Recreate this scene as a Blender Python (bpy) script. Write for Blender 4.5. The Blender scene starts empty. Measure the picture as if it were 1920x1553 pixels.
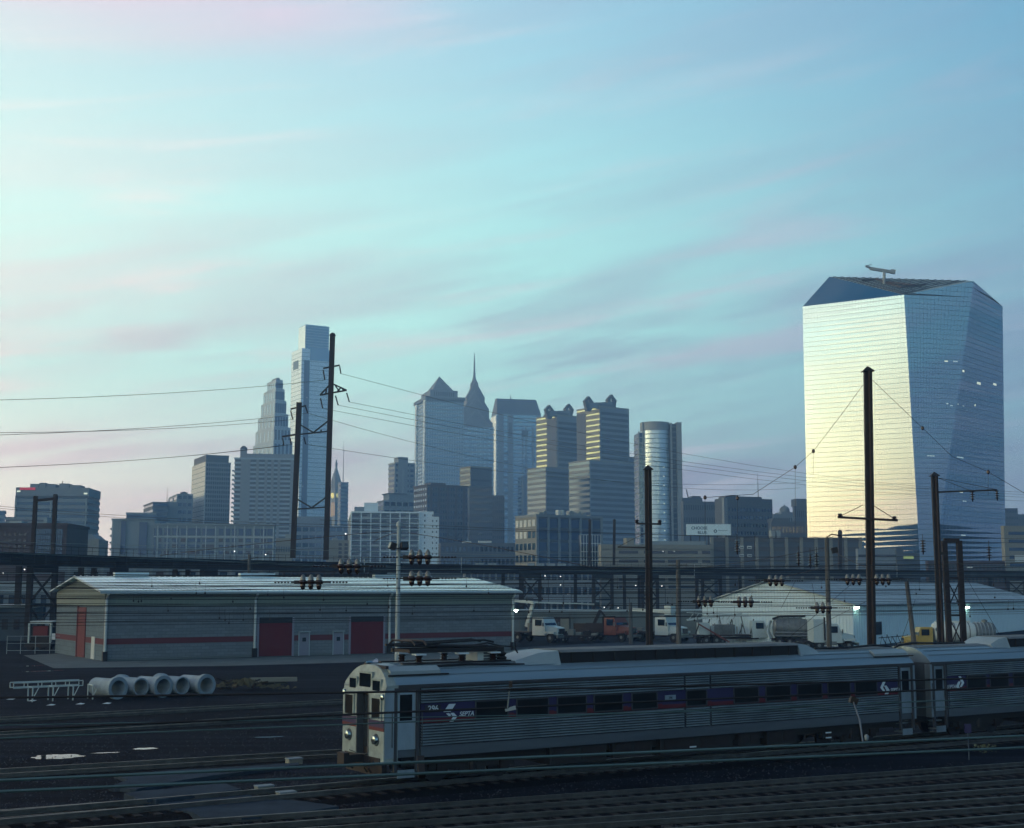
import bpy, math, random
from mathutils import Vector, Matrix
random.seed(7)
SC = bpy.context.scene
COL = SC.collection
R = math.radians

# ---------------------------------------------------------------- camera
IMG_W, IMG_H, FPX = 1920.0, 1553.0, 2486.0
CX, CY, CAM_H = IMG_W / 2, IMG_H / 2, 6.7
PITCH = math.atan((1107.0 - CY) / FPX)
cp, sp = math.cos(PITCH), math.sin(PITCH)
cam_data = bpy.data.cameras.new('camera')
cam_data.sensor_fit = 'HORIZONTAL'
cam_data.sensor_width = 69.5
cam_data.lens = 69.5 * FPX / IMG_W
cam_data.clip_start = 0.2
cam_data.clip_end = 9000
cam = bpy.data.objects.new('camera', cam_data)
cam.location = (0, 0, CAM_H)
cam.rotation_euler = (math.pi / 2 + PITCH, 0, 0)
COL.objects.link(cam)
SC.camera = cam

# ---------------------------------------------------------------- dusk sky
SUN_AZ = R(100)          # left of the view, a little behind the camera
SUN_EL = R(2.2)
sun_dir = Vector((-math.sin(SUN_AZ), math.cos(SUN_AZ), 0))
world = bpy.data.worlds.new('World')
SC.world = world
world.use_nodes = True
wt = world.node_tree
for n in list(wt.nodes):
    wt.nodes.remove(n)

def wn(kind, **kw):
    n = wt.nodes.new(kind)
    for k, v in kw.items():
        setattr(n, k, v)
    return n

def wl(a, b):
    wt.links.new(a, b)

def wmath(op, a, b=None, c=None, clamp=False):
    n = wn('ShaderNodeMath', operation=op, use_clamp=clamp)
    for i, v in enumerate((a, b, c)):
        if v is None:
            continue
        if isinstance(v, (int, float)):
            n.inputs[i].default_value = v
        else:
            wl(v, n.inputs[i])
    return n.outputs[0]

def wramp(fac, stops):
    n = wn('ShaderNodeValToRGB')
    r = n.color_ramp
    while len(r.elements) < len(stops):
        r.elements.new(0.5)
    for e, (p, c) in zip(r.elements, stops):
        e.position = p
        e.color = (c[0], c[1], c[2], 1)
    wl(fac, n.inputs[0])
    return n.outputs[0]

def wmix(fac, a, b, mode='MIX'):
    n = wn('ShaderNodeMix', data_type='RGBA', blend_type=mode)
    if isinstance(fac, (int, float)):
        n.inputs[0].default_value = fac
    else:
        wl(fac, n.inputs[0])
    for i, v in ((6, a), (7, b)):
        if isinstance(v, tuple):
            n.inputs[i].default_value = (*v, 1)
        else:
            wl(v, n.inputs[i])
    return n.outputs[2]

def smooth(v, lo, hi):
    n = wn('ShaderNodeMapRange', interpolation_type='SMOOTHSTEP')
    wl(v, n.inputs[0])
    n.inputs[1].default_value = lo
    n.inputs[2].default_value = hi
    return n.outputs[0]

tc = wn('ShaderNodeTexCoord')
sep = wn('ShaderNodeSeparateXYZ')
wl(tc.outputs['Generated'], sep.inputs[0])
dx, dy, dz = sep.outputs
hlen = wmath('SQRT', wmath('ADD', wmath('MULTIPLY', dx, dx), wmath('MULTIPLY', dy, dy)))
ddot = wmath('DIVIDE', wmath('ADD', wmath('MULTIPLY', dx, sun_dir.x), wmath('MULTIPLY', dy, sun_dir.y)), wmath('MAXIMUM', hlen, 0.001))
az = wmath('MULTIPLY_ADD', ddot, 0.5, 0.5)          # 0 away from the sunset, 1 towards it
# ramps hold radiance / 3
low = wramp(az, [(0, (0.034, 0.070, 0.112)), (.12, (0.062, 0.105, 0.153)), (.24, (0.112, 0.138, 0.177)), (.41, (0.194, 0.211, 0.228)), (.6, (0.600, 0.520, 0.410)), (.78, (0.310, 0.339, 0.316)), (.92, (1.000, 0.702, 0.353)), (1, (1.000, 0.702, 0.335))])
mid = wramp(az, [(0, (0.018, 0.064, 0.112)), (.12, (0.045, 0.116, 0.167)), (.24, (0.128, 0.238, 0.265)), (.41, (0.247, 0.447, 0.395)), (.6, (0.398, 0.534, 0.446)), (.78, (0.255, 0.441, 0.419)), (.92, (0.750, 0.766, 0.558)), (1, (0.825, 0.789, 0.558))])
high = wramp(az, [(0, (0.015, 0.059, 0.114)), (.12, (0.027, 0.092, 0.157)), (.24, (0.069, 0.167, 0.237)), (.41, (0.150, 0.259, 0.314)), (.6, (0.250, 0.324, 0.337)), (.78, (0.163, 0.313, 0.351)), (1, (0.200, 0.356, 0.361))])
top = wramp(az, [(0, (.008, .036, .070)), (1, (.012, .050, .090))])
sky = wmix(smooth(dz, 0.03, 0.19), low, mid)
sky = wmix(smooth(dz, 0.16, 0.46), sky, high)
sky = wmix(smooth(dz, 0.40, 0.78), sky, top)
# thin streaks of high cloud, tilted, stretched along the horizon
band = wmath('ADD', dz, wmath('MULTIPLY', dx, -0.16))
comb = wn('ShaderNodeCombineXYZ')
wl(wmath('MULTIPLY', dx, 2.2), comb.inputs[0])
wl(wmath('MULTIPLY', dy, 2.2), comb.inputs[1])
wl(wmath('MULTIPLY', band, 19.0), comb.inputs[2])
nz = wn('ShaderNodeTexNoise')
nz.inputs['Scale'].default_value = 1.3
nz.inputs['Detail'].default_value = 7
nz.inputs['Roughness'].default_value = 0.55
nz.inputs['Distortion'].default_value = 0.35
wl(comb.outputs[0], nz.inputs['Vector'])
comb2 = wn('ShaderNodeCombineXYZ')
wl(wmath('MULTIPLY', dx, 5.0), comb2.inputs[0])
wl(wmath('MULTIPLY', dy, 5.0), comb2.inputs[1])
wl(wmath('MULTIPLY', wmath('ADD', dz, wmath('MULTIPLY', dx, -0.22)), 60.0), comb2.inputs[2])
nz2 = wn('ShaderNodeTexNoise')
nz2.inputs['Scale'].default_value = 1.0
nz2.inputs['Detail'].default_value = 5
nz2.inputs['Roughness'].default_value = 0.6
nz2.inputs['Distortion'].default_value = 0.8
wl(comb2.outputs[0], nz2.inputs['Vector'])
cl_col = wramp(az, [(0, (0.058, 0.078, 0.130)), (.24, (0.109, 0.125, 0.186)), (.41, (0.181, 0.179, 0.223)), (.52, (0.319, 0.269, 0.279)), (.62, (0.522, 0.386, 0.358)), (1, (1.000, 0.672, 0.419))])
wisp = smooth(nz.outputs[0], 0.40, 0.62)
fine = smooth(nz2.outputs[0], 0.42, 0.66)
lowband = wmath('SUBTRACT', 1.0, smooth(dz, 0.10, 0.34))
cfac = wmath('MULTIPLY', wmath('MULTIPLY_ADD', fine, 0.30, wmath('MULTIPLY', wisp, 0.85)), wmath('MULTIPLY_ADD', lowband, 0.60, 0.20), clamp=True)
sky = wmix(cfac, sky, cl_col)
# brighter pink threads catching the last light
comb3 = wn('ShaderNodeCombineXYZ')
wl(wmath('MULTIPLY', dx, 3.0), comb3.inputs[0])
wl(wmath('MULTIPLY', dy, 3.0), comb3.inputs[1])
wl(wmath('MULTIPLY_ADD', band, 30.0, 7.3), comb3.inputs[2])
nz3 = wn('ShaderNodeTexNoise')
nz3.inputs['Scale'].default_value = 1.1
nz3.inputs['Detail'].default_value = 6
nz3.inputs['Roughness'].default_value = 0.6
nz3.inputs['Distortion'].default_value = 0.5
wl(comb3.outputs[0], nz3.inputs['Vector'])
pk = wramp(az, [(0, (0.098, 0.112, 0.167)), (.24, (0.168, 0.196, 0.251)), (.41, (0.329, 0.308, 0.321)), (.58, (0.560, 0.437, 0.391)), (1, (1.000, 0.762, 0.465))])
pfac = wmath('MULTIPLY', smooth(nz3.outputs[0], 0.50, 0.72), wmath('MULTIPLY_ADD', wmath('SUBTRACT', 1.0, smooth(dz, 0.14, 0.36)), 0.60, 0.28))
sky = wmix(pfac, sky, pk)
# a veil of high pink cloud over the sunset side
nz4 = wn('ShaderNodeTexNoise')
nz4.inputs['Scale'].default_value = 0.9
nz4.inputs['Detail'].default_value = 4
wl(comb.outputs[0], nz4.inputs['Vector'])
veil = wmath('MULTIPLY', wmath('MULTIPLY', smooth(dz, 0.365, 0.435), wmath('SUBTRACT', 1.0, smooth(dz, 0.52, 0.75))), wmath('MULTIPLY', smooth(az, 0.42, 0.52), smooth(nz4.outputs[0], 0.25, 0.6)))
sky = wmix(wmath('MULTIPLY', veil, 0.95), sky, (.43, .26, .315))
# the physical sky underneath
nish = wn('ShaderNodeTexSky', sky_type='NISHITA')
nish.sun_disc = False
nish.sun_elevation = SUN_EL
nish.sun_rotation = -SUN_AZ
nish.dust_density = 1.2
nish.ozone_density = 2.5
sky3 = wmix(1.0, sky, (3.0, 3.0, 3.0), 'MULTIPLY')
nscaled = wmix(1.0, nish.outputs[0], (.035, .035, .035), 'MULTIPLY')
total = wmix(1.0, sky3, nscaled, 'ADD')
glow_f = wmath('MULTIPLY', smooth(az, 0.88, 0.96), wmath('SUBTRACT', 1.0, smooth(dz, 0.12, 0.30)))
total = wmix(1.0, total, wmix(glow_f, (0, 0, 0), wmix(smooth(dz, 0.09, 0.22), wmix(smooth(dz, 0.02, 0.10), (10.0, 5.0, 1.9), (9.0, 6.4, 2.6)), (4.2, 3.9, 2.7))), 'ADD')
bg = wn('ShaderNodeBackground')
bg.inputs['Strength'].default_value = 0.1
wl(total, bg.inputs['Color'])
wo = wn('ShaderNodeOutputWorld')
wl(bg.outputs[0], wo.inputs['Surface'])

sun_l = bpy.data.lights.new('sun', 'SUN')
sun_l.energy = 0.04
sun_l.angle = R(4)
sun_l.color = (1.0, .84, .56)
sun_o = bpy.data.objects.new('sun', sun_l)
sv = Vector((sun_dir.x * math.cos(SUN_EL), sun_dir.y * math.cos(SUN_EL), math.sin(SUN_EL)))
sun_o.rotation_euler = (-sv).to_track_quat('-Z', 'Y').to_euler()
sun_o.location = (-60, 0, 60)
COL.objects.link(sun_o)

vs = SC.view_settings
vs.view_transform = 'Standard'
vs.look = 'None'
vs.exposure = 3.32
vs.gamma = 1
vs.use_curve_mapping = False
SC.render.engine = 'CYCLES'
cy = SC.cycles
cy.use_denoising = True
cy.max_bounces = 5
cy.diffuse_bounces = 2
cy.glossy_bounces = 3
cy.transmission_bounces = 2
cy.volume_bounces = 0
cy.caustics_reflective = False
cy.caustics_refractive = False
cy.sample_clamp_indirect = 1.0

# ---------------------------------------------------------------- helpers
def pt(px, py, Y):
    a, b = (px - CX) / FPX, (CY - py) / FPX
    d = Vector((a, cp - b * sp, sp + b * cp))
    return Vector((0, 0, CAM_H)) + d * (Y / d.y)

def gp(px, py, z=0.0):
    a, b = (px - CX) / FPX, (CY - py) / FPX
    d = Vector((a, cp - b * sp, sp + b * cp))
    return Vector((0, 0, CAM_H)) + d * ((z - CAM_H) / d.z)

def proj(p):
    zc = p[1] * cp + (p[2] - CAM_H) * sp
    yc = -p[1] * sp + (p[2] - CAM_H) * cp
    return CX + FPX * p[0] / zc, CY - FPX * yc / zc

def along(C, u, px, Z):
    """metres from C along the flat direction u to where it meets picture column px at height Z"""
    k = (px - CX) / FPX
    return (k * (C.y * cp + (Z - CAM_H) * sp) - C.x) / (u.x - k * u.y * cp)

MATS = {}
def mat(name, col, rough=0.7, metal=0.0, var=0.25, scale=0.6, bump=0.0, bscale=None, emit=None, estr=0, spec=0.4, stretch=(1, 1, 1), detail=4, spread=.2):
    if max(col) - min(col) < .35 * max(col) or name.startswith(('stone', 'glass')):
        col = (col[0] * .80, col[1] * 1.0, min(1, col[2] * 1.06))     # cool cast of the dusk light mixed into greys, stone and glass
    m = bpy.data.materials.new(name)
    m.use_nodes = True
    t = m.node_tree
    b = t.nodes['Principled BSDF']
    b.inputs['Roughness'].default_value = rough
    b.inputs['Metallic'].default_value = metal
    b.inputs['Specular IOR Level'].default_value = spec
    if emit:
        b.inputs['Emission Color'].default_value = (*emit, 1)
        b.inputs['Emission Strength'].default_value = estr
    c = t.nodes.new('ShaderNodeTexCoord')
    mp = t.nodes.new('ShaderNodeMapping')
    mp.inputs['Scale'].default_value = stretch
    t.links.new(c.outputs['Object'], mp.inputs[0])
    if var:
        n = t.nodes.new('ShaderNodeTexNoise')
        n.inputs['Scale'].default_value = scale
        n.inputs['Detail'].default_value = detail
        n.inputs['Roughness'].default_value = 0.65
        t.links.new(mp.outputs[0], n.inputs['Vector'])
        r = t.nodes.new('ShaderNodeValToRGB')
        r.color_ramp.elements[0].position = 0.5 - spread
        r.color_ramp.elements[1].position = 0.5 + spread
        r.color_ramp.elements[0].color = (*[x * (1 - var) for x in col], 1)
        r.color_ramp.elements[1].color = (*[min(1, x * (1 + var)) for x in col], 1)
        t.links.new(n.outputs[0], r.inputs[0])
        t.links.new(r.outputs[0], b.inputs['Base Color'])
    else:
        b.inputs['Base Color'].default_value = (*col, 1)
    if bump:
        n2 = t.nodes.new('ShaderNodeTexNoise')
        n2.inputs['Scale'].default_value = bscale or scale * 6
        n2.inputs['Detail'].default_value = 3
        t.links.new(mp.outputs[0], n2.inputs['Vector'])
        bp = t.nodes.new('ShaderNodeBump')
        bp.inputs['Strength'].default_value = min(1, bump)
        bp.inputs['Distance'].default_value = 0.05 * max(1, bump)
        t.links.new(n2.outputs[0], bp.inputs['Height'])
        t.links.new(bp.outputs[0], b.inputs['Normal'])
    MATS[name] = m
    return m

class MB:
    """collects faces; build() links them as one mesh object"""
    def __init__(self):
        self.v, self.f = [], []
    def add(self, vs_, fs_):
        o = len(self.v)
        self.v += [tuple(x) for x in vs_]
        self.f += [tuple(i + o for i in f) for f in fs_]
        return self
    def box(self, x0, x1, y0, y1, z0, z1):
        return self.add([(x0, y0, z0), (x1, y0, z0), (x1, y1, z0), (x0, y1, z0), (x0, y0, z1), (x1, y0, z1), (x1, y1, z1), (x0, y1, z1)],
                        [(0, 3, 2, 1), (4, 5, 6, 7), (0, 1, 5, 4), (1, 2, 6, 5), (2, 3, 7, 6), (3, 0, 4, 7)])
    def prism(self, poly, z0, z1, top=None):
        n = len(poly)
        tp = top or poly
        vs_ = [(p[0], p[1], z0) for p in poly] + [(p[0], p[1], z1) for p in tp]
        fs_ = [tuple(range(n - 1, -1, -1)), tuple(range(n, 2 * n))] + [(i, (i + 1) % n, n + (i + 1) % n, n + i) for i in range(n)]
        return self.add(vs_, fs_)
    def extrude_x(self, prof, x0, x1):
        """profile of (y, z) points swept along x"""
        n = len(prof)
        vs_ = [(x0, p[0], p[1]) for p in prof] + [(x1, p[0], p[1]) for p in prof]
        fs_ = [tuple(range(n)), tuple(range(2 * n - 1, n - 1, -1))] + [(i, n + i, n + (i + 1) % n, (i + 1) % n) for i in range(n)]
        return self.add(vs_, fs_)
    def extrude_y(self, prof, y0, y1):
        n = len(prof)
        vs_ = [(p[0], y0, p[1]) for p in prof] + [(p[0], y1, p[1]) for p in prof]
        fs_ = [tuple(range(n - 1, -1, -1)), tuple(range(n, 2 * n))] + [(i, (i + 1) % n, n + (i + 1) % n, n + i) for i in range(n)]
        return self.add(vs_, fs_)
    def tube(self, pts, r, n=6, closed_ends=True):
        pts = [Vector(p) for p in pts]
        rs = r if isinstance(r, (list, tuple)) else [r] * len(pts)
        vs_, fs_ = [], []
        for i, p in enumerate(pts):
            d = (pts[min(i + 1, len(pts) - 1)] - pts[max(i - 1, 0)]).normalized()
            ref = Vector((0, 0, 1)) if abs(d.z) < 0.9 else Vector((1, 0, 0))
            a = d.cross(ref).normalized()
            b = d.cross(a)
            for k in range(n):
                t = 2 * math.pi * k / n
                vs_.append(p + (a * math.cos(t) + b * math.sin(t)) * rs[i])
        for i in range(len(pts) - 1):
            for k in range(n):
                fs_.append((i * n + k, i * n + (k + 1) % n, (i + 1) * n + (k + 1) % n, (i + 1) * n + k))
        if closed_ends:
            fs_.append(tuple(range(n - 1, -1, -1)))
            fs_.append(tuple((len(pts) - 1) * n + k for k in range(n)))
        return self.add(vs_, fs_)
    def bar(self, a, b, w, h):
        """a square-section bar between two points"""
        a, b = Vector(a), Vector(b)
        d = (b - a).normalized()
        ref = Vector((0, 0, 1)) if abs(d.z) < 0.95 else Vector((1, 0, 0))
        s = d.cross(ref).normalized() * w / 2
        u = s.cross(d).normalized() * h / 2
        vs_ = [a - s - u, a + s - u, a + s + u, a - s + u, b - s - u, b + s - u, b + s + u, b - s + u]
        return self.add(vs_, [(0, 3, 2, 1), (4, 5, 6, 7), (0, 1, 5, 4), (1, 2, 6, 5), (2, 3, 7, 6), (3, 0, 4, 7)])
    def lathe(self, prof, c=(0, 0, 0), axis='z', n=16):
        """profile of (radius, height)"""
        vs_, fs_ = [], []
        c = Vector(c)
        for (r, h) in prof:
            for k in range(n):
                t = 2 * math.pi * k / n
                a, b = r * math.cos(t), r * math.sin(t)
                vs_.append(c + (Vector((a, b, h)) if axis == 'z' else Vector((h, a, b)) if axis == 'x' else Vector((b, h, a))))
        m = len(prof)
        for i in range(m - 1):
            for k in range(n):
                fs_.append((i * n + k, i * n + (k + 1) % n, (i + 1) * n + (k + 1) % n, (i + 1) * n + k))
        fs_.append(tuple(range(n - 1, -1, -1)))
        fs_.append(tuple((m - 1) * n + k for k in range(n)))
        return self.add(vs_, fs_)
    def mesh(self, name, m, smooth_=False):
        me = bpy.data.meshes.new(name)
        me.from_pydata(self.v, [], self.f)
        me.materials.append(m)
        if smooth_:
            me.polygons.foreach_set('use_smooth', [True] * len(me.polygons))
            if hasattr(me, 'set_sharp_from_angle'):
                me.set_sharp_from_angle(angle=R(40))
        me.update()
        return me
    def build(self, name, m, parent=None, smooth_=False):
        return link(name, self.mesh(name, m, smooth_), parent)

def link(name, me, parent=None, loc=None, rz=None, scale=None):
    o = bpy.data.objects.new(name, me)
    COL.objects.link(o)
    if parent is not None:
        o.parent = parent
    if loc is not None:
        o.location = loc
    if rz is not None:
        o.rotation_euler = (0, 0, rz)
    if scale is not None:
        o.scale = scale
    return o

def tag(o, label=None, cat=None, group=None, kind=None):
    for k, v in (('label', label), ('category', cat), ('group', group), ('kind', kind)):
        if v:
            o[k] = v
    return o

def thing(name, label, cat, loc=(0, 0, 0), rz=0.0, group=None):
    o = link(name, None, None, loc, rz)
    return tag(o, label, cat, group)

UNIT = {}
def boxpart(name, m, parent, x0, x1, y0, y1, z0, z1):
    """a box part; alike boxes of one material share a unit cube"""
    if m.name not in UNIT:
        UNIT[m.name] = MB().box(-.5, .5, -.5, .5, -.5, .5).mesh('unit_' + m.name, m)
    return link(name, UNIT[m.name], parent, ((x0 + x1) / 2, (y0 + y1) / 2, (z0 + z1) / 2), None, (x1 - x0, y1 - y0, z1 - z0))

def text_mesh(s, size, m, bold=0.0, depth=0.004, shear=0.0):
    cu = bpy.data.curves.new('lettering', 'FONT')
    cu.body = s
    cu.size = size
    cu.extrude = depth
    cu.offset = bold
    cu.shear = shear
    cu.align_x = 'CENTER'
    cu.align_y = 'CENTER'
    ob = bpy.data.objects.new('lettering_tmp', cu)
    COL.objects.link(ob)
    dg = bpy.context.evaluated_depsgraph_get()
    me = bpy.data.meshes.new_from_object(ob.evaluated_get(dg))
    bpy.data.objects.remove(ob)
    me.materials.clear()
    me.materials.append(m)
    return me

def copy_tree(o, parent=None):
    c = o.copy()
    COL.objects.link(c)
    c.parent = parent
    for ch in list(o.children):
        copy_tree(ch, c)
    return c

# ---------------------------------------------------------------- materials
M = MATS
def ground_mat():
    m = bpy.data.materials.new('gravel')
    m.use_nodes = True
    t = m.node_tree
    b = t.nodes['Principled BSDF']
    b.inputs['Roughness'].default_value = .95
    b.inputs['Specular IOR Level'].default_value = .04
    c = t.nodes.new('ShaderNodeTexCoord')
    def noise(scale, detail, rough, rot=0, st=(1, 1, 1)):
        mp = t.nodes.new('ShaderNodeMapping')
        mp.inputs['Rotation'].default_value = (0, 0, rot)
        mp.inputs['Scale'].default_value = st
        t.links.new(c.outputs['Object'], mp.inputs[0])
        n = t.nodes.new('ShaderNodeTexNoise')
        n.inputs['Scale'].default_value = scale
        n.inputs['Detail'].default_value = detail
        n.inputs['Roughness'].default_value = rough
        t.links.new(mp.outputs[0], n.inputs['Vector'])
        return n.outputs[0]
    def ramp(f, stops):
        r = t.nodes.new('ShaderNodeValToRGB')
        for e, (p, col) in zip(r.color_ramp.elements, stops):
            e.position = p
            e.color = (*col, 1)
        t.links.new(f, r.inputs[0])
        return r.outputs[0]
    def mix(f, a, bb, mode='MIX'):
        n = t.nodes.new('ShaderNodeMix')
        n.data_type = 'RGBA'
        n.blend_type = mode
        if isinstance(f, float):
            n.inputs[0].default_value = f
        else:
            t.links.new(f, n.inputs[0])
        t.links.new(a, n.inputs[6])
        t.links.new(bb, n.inputs[7])
        return n.outputs[2]
    base = ramp(noise(.10, 5, .6), [(.38, (.0055, .0085, .0155)), (.62, (.012, .0165, .027))])
    rut = ramp(noise(.9, 4, .6, -.55, (.08, 1, 1)), [(.42, (.55, .55, .55)), (.66, (1.35, 1.35, 1.35))])
    fine = ramp(noise(9, 8, .75), [(.36, (.35, .35, .35)), (.66, (1.8, 1.8, 1.8))])
    col = mix(1.0, mix(1.0, base, rut, 'MULTIPLY'), fine, 'MULTIPLY')
    t.links.new(col, b.inputs['Base Color'])
    bp = t.nodes.new('ShaderNodeBump')
    bp.inputs['Strength'].default_value = 1
    bp.inputs['Distance'].default_value = .06
    t.links.new(noise(11, 5, .7), bp.inputs['Height'])
    t.links.new(bp.outputs[0], b.inputs['Normal'])
    MATS['gravel'] = m
ground_mat()
mat('ballast', (.0055, .0052, .0065), .95, spec=.05, var=.5, scale=1.2, bump=1.0, bscale=14, detail=8)
mat('asphalt_patch', (.030, .048, .068), .95, spec=.05, var=.25, scale=1.1, bump=.4, bscale=20, detail=8)
mat('concrete', (.12, .135, .135), .9, spec=.1, var=.2, scale=.5, bump=.2)
mat('rail_steel', (.125, .11, .10), .45, metal=.7, var=.3, scale=2)
mat('tie_wood', (.014, .011, .010), .9, var=.4, scale=3)
mat('rust_steel', (.013, .009, .009), .75, var=.4, scale=1.2, bump=.2)
mat('dark_steel', (.011, .010, .011), .6, var=.3, scale=1.5)
mat('girder', (.009, .007, .010), .75, var=.5, scale=.5, bump=.2)
mat('wire', (.012, .013, .016), .6, var=0)
mat('wire_light', (.20, .30, .32), .45, metal=.5, var=0)
mat('copper_wire', (.07, .135, .145), .5, metal=.3, var=.15, scale=3)
mat('wood_pole', (.09, .085, .08), .9, var=.35, scale=2, stretch=(3, 3, .4), bump=.3)
mat('insulator', (.018, .010, .008), .18, var=.2, scale=4, spec=.6)
mat('insulator_top', (.17, .165, .155), .3, metal=.4, var=.2)
mat('glass_cira', (.42, .45, .49), .015, metal=1, var=.04, scale=.05)
mat('mullion', (.03, .045, .06), .5, var=0)
mat('glass_dark', (.045, .066, .10), .10, metal=.9, var=.3, scale=.12)
mat('glass_mid', (.20, .28, .36), .09, metal=.95, var=.12, scale=.08)
mat('glass_tower', (.58, .68, .72), .34, metal=.45, var=.08, scale=.05)
mat('glass_glow_tint', (.19, .20, .145), .08, metal=1, var=.08, scale=.05)  # yellow of the reflected sunset mixed into the glass colour
mat('stone_blue', (.25, .33, .38), .7, var=.12, scale=.1)
mat('paint_bright', (.62, .70, .72), .6, var=.08, scale=.4)
mat('glass_glow_side', (.40, .50, .56), .08, metal=1, var=.08, scale=.05)  # brighter glass copy for sunset-facing panes, their reflection put into the tone
mat('glass_black', (.018, .022, .028), .12, var=.3, scale=.2, spec=.6)
mat('stone_pale', (.22, .25, .26), .8, var=.15, scale=.1)
mat('stone_grey', (.17, .20, .225), .8, var=.15, scale=.1)
mat('stone_dark', (.068, .082, .10), .8, var=.2, scale=.1)
mat('stone_tan', (.20, .195, .165), .85, var=.15, scale=.1)
mat('brick_dark', (.050, .034, .034), .85, var=.3, scale=.3)
mat('brick_brown', (.065, .062, .066), .85, var=.2, scale=.15)
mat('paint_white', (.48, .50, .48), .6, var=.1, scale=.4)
mat('panel_cream', (.16, .195, .165), .6, var=.08, scale=.3)
mat('block_grey', (.135, .15, .155), .85, var=.12, scale=.6, bump=.3, bscale=6)
mat('block_cream', (.30, .30, .26), .85, var=.10, scale=.6)
mat('stripe_maroon', (.085, .022, .030), .8, var=.15, scale=.8)
mat('door_red', (.085, .005, .012), .65, var=.2, scale=.7)
mat('door_blue_grey', (.16, .20, .26), .6, var=.1)
mat('roof_metal', (.72, .80, .80), .32, metal=.45, var=.12, scale=.4, stretch=(1, .2, 1))
mat('roof_grey', (.30, .34, .36), .6, metal=.2, var=.15, scale=.3)
mat('shed_white', (.62, .70, .72), .6, var=.08, scale=.5)
mat('puddle', (.01, .012, .015), .03, var=0, spec=.9)
mat('pipe_concrete', (.22, .27, .31), .85, var=.18, scale=1.2, bump=.2, bscale=10)
mat('truck_white', (.40, .46, .46), .35, var=.08, scale=1)
mat('truck_red', (.11, .035, .030), .5, var=.3, scale=1.5)
mat('truck_yellow', (.30, .25, .05), .4, var=.12, scale=1)
mat('truck_grey', (.14, .15, .15), .5, metal=.3, var=.3, scale=2)
mat('tank_white', (.55, .56, .52), .35, var=.1, scale=.6)
mat('rubber', (.010, .010, .011), .9, var=.2)
mat('chassis', (.015, .014, .014), .8, var=.3)
mat('chrome', (.5, .5, .5), .15, metal=1, var=0)
mat('lamp_white', (.8, .9, .8), .5, var=0, emit=(.75, 1.0, .75), estr=3.2)
mat('lamp_small', (.8, .9, .9), .5, var=0, emit=(.95, .95, .9), estr=.22)
mat('lamp_red', (.8, .05, .1), .5, var=0, emit=(1, .12, .2), estr=.012)
mat('lit_window', (.6, .6, .5), .5, var=0, emit=(.86, .95, .74), estr=.075)
mat('lit_cool', (.6, .6, .6), .5, var=0, emit=(.6, .85, .85), estr=.04)
mat('clock_face', (.6, .6, .2), .5, var=0, emit=(1, .95, .25), estr=.06)
mat('lit_green', (.4, .6, .2), .5, var=0, emit=(.75, .9, .35), estr=.022)
mat('sign_white', (.60, .72, .74), .6, var=.05)
mat('sign_blue', (.015, .06, .12), .6, var=0)
mat('patina', (.12, .17, .20), .7, var=.2, scale=.2)
mat('weeds', (.05, .055, .03), .9, var=.4, scale=3)

# ---------------------------------------------------------------- terrain and air
tag(MB().add([(-1040, -890, 0), (890, -890, 0), (890, 1755, 0), (-1040, 1755, 0)], [(0, 1, 2, 3)]).build('ground', M['gravel']), kind='structure')
hz = bpy.data.materials.new('haze')
hz.use_nodes = True
ht = hz.node_tree
for n in list(ht.nodes):
    ht.nodes.remove(n)
pv = ht.nodes.new('ShaderNodeVolumePrincipled')
pv.inputs['Color'].default_value = (.25, .56, 1.0, 1)
pv.inputs['Density'].default_value = 0.00045
pv.inputs['Anisotropy'].default_value = 0.0
ho = ht.nodes.new('ShaderNodeOutputMaterial')
ht.links.new(pv.outputs[0], ho.inputs['Volume'])
tag(MB().box(-1050, 900, -900, 1765, -1, 312).build('haze', hz), 'thin blue evening haze over the rail yard and city', 'haze', kind='stuff')

def ridge(x0, y0, x1, y1, h, n, name):
    m = MB()
    rr = random.Random(3)
    a, b = Vector((x0, y0, 0)), Vector((x1, y1, 0))
    w = (b - a).cross(Vector((0, 0, 1))).normalized() * 130
    rows = []
    for i in range(n + 1):
        t = i / n
        p = a.lerp(b, t)
        e = math.sin(math.pi * min(1, t * 5, (1 - t) * 5) / 2)
        hh = h * e * (0.72 + 0.28 * math.sin(t * 9 + 1)) + e * rr.uniform(-5, 6)
        rows.append((p - w, p + Vector((0, 0, max(0, hh))), p + w))
    for i in range(n):
        (a0, a1, a2), (b0, b1, b2) = rows[i], rows[i + 1]
        m.add([a0, b0, b1, a1, a2, b2], [(0, 1, 2, 3), (3, 2, 5, 4)])
    return tag(m.build(name, M['weeds']), kind='structure')
ridge(-760, 560, -620, -820, 78, 70, 'unseen_hill')  # out of view; raised to shade the yard and darken the tower's reflection

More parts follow.
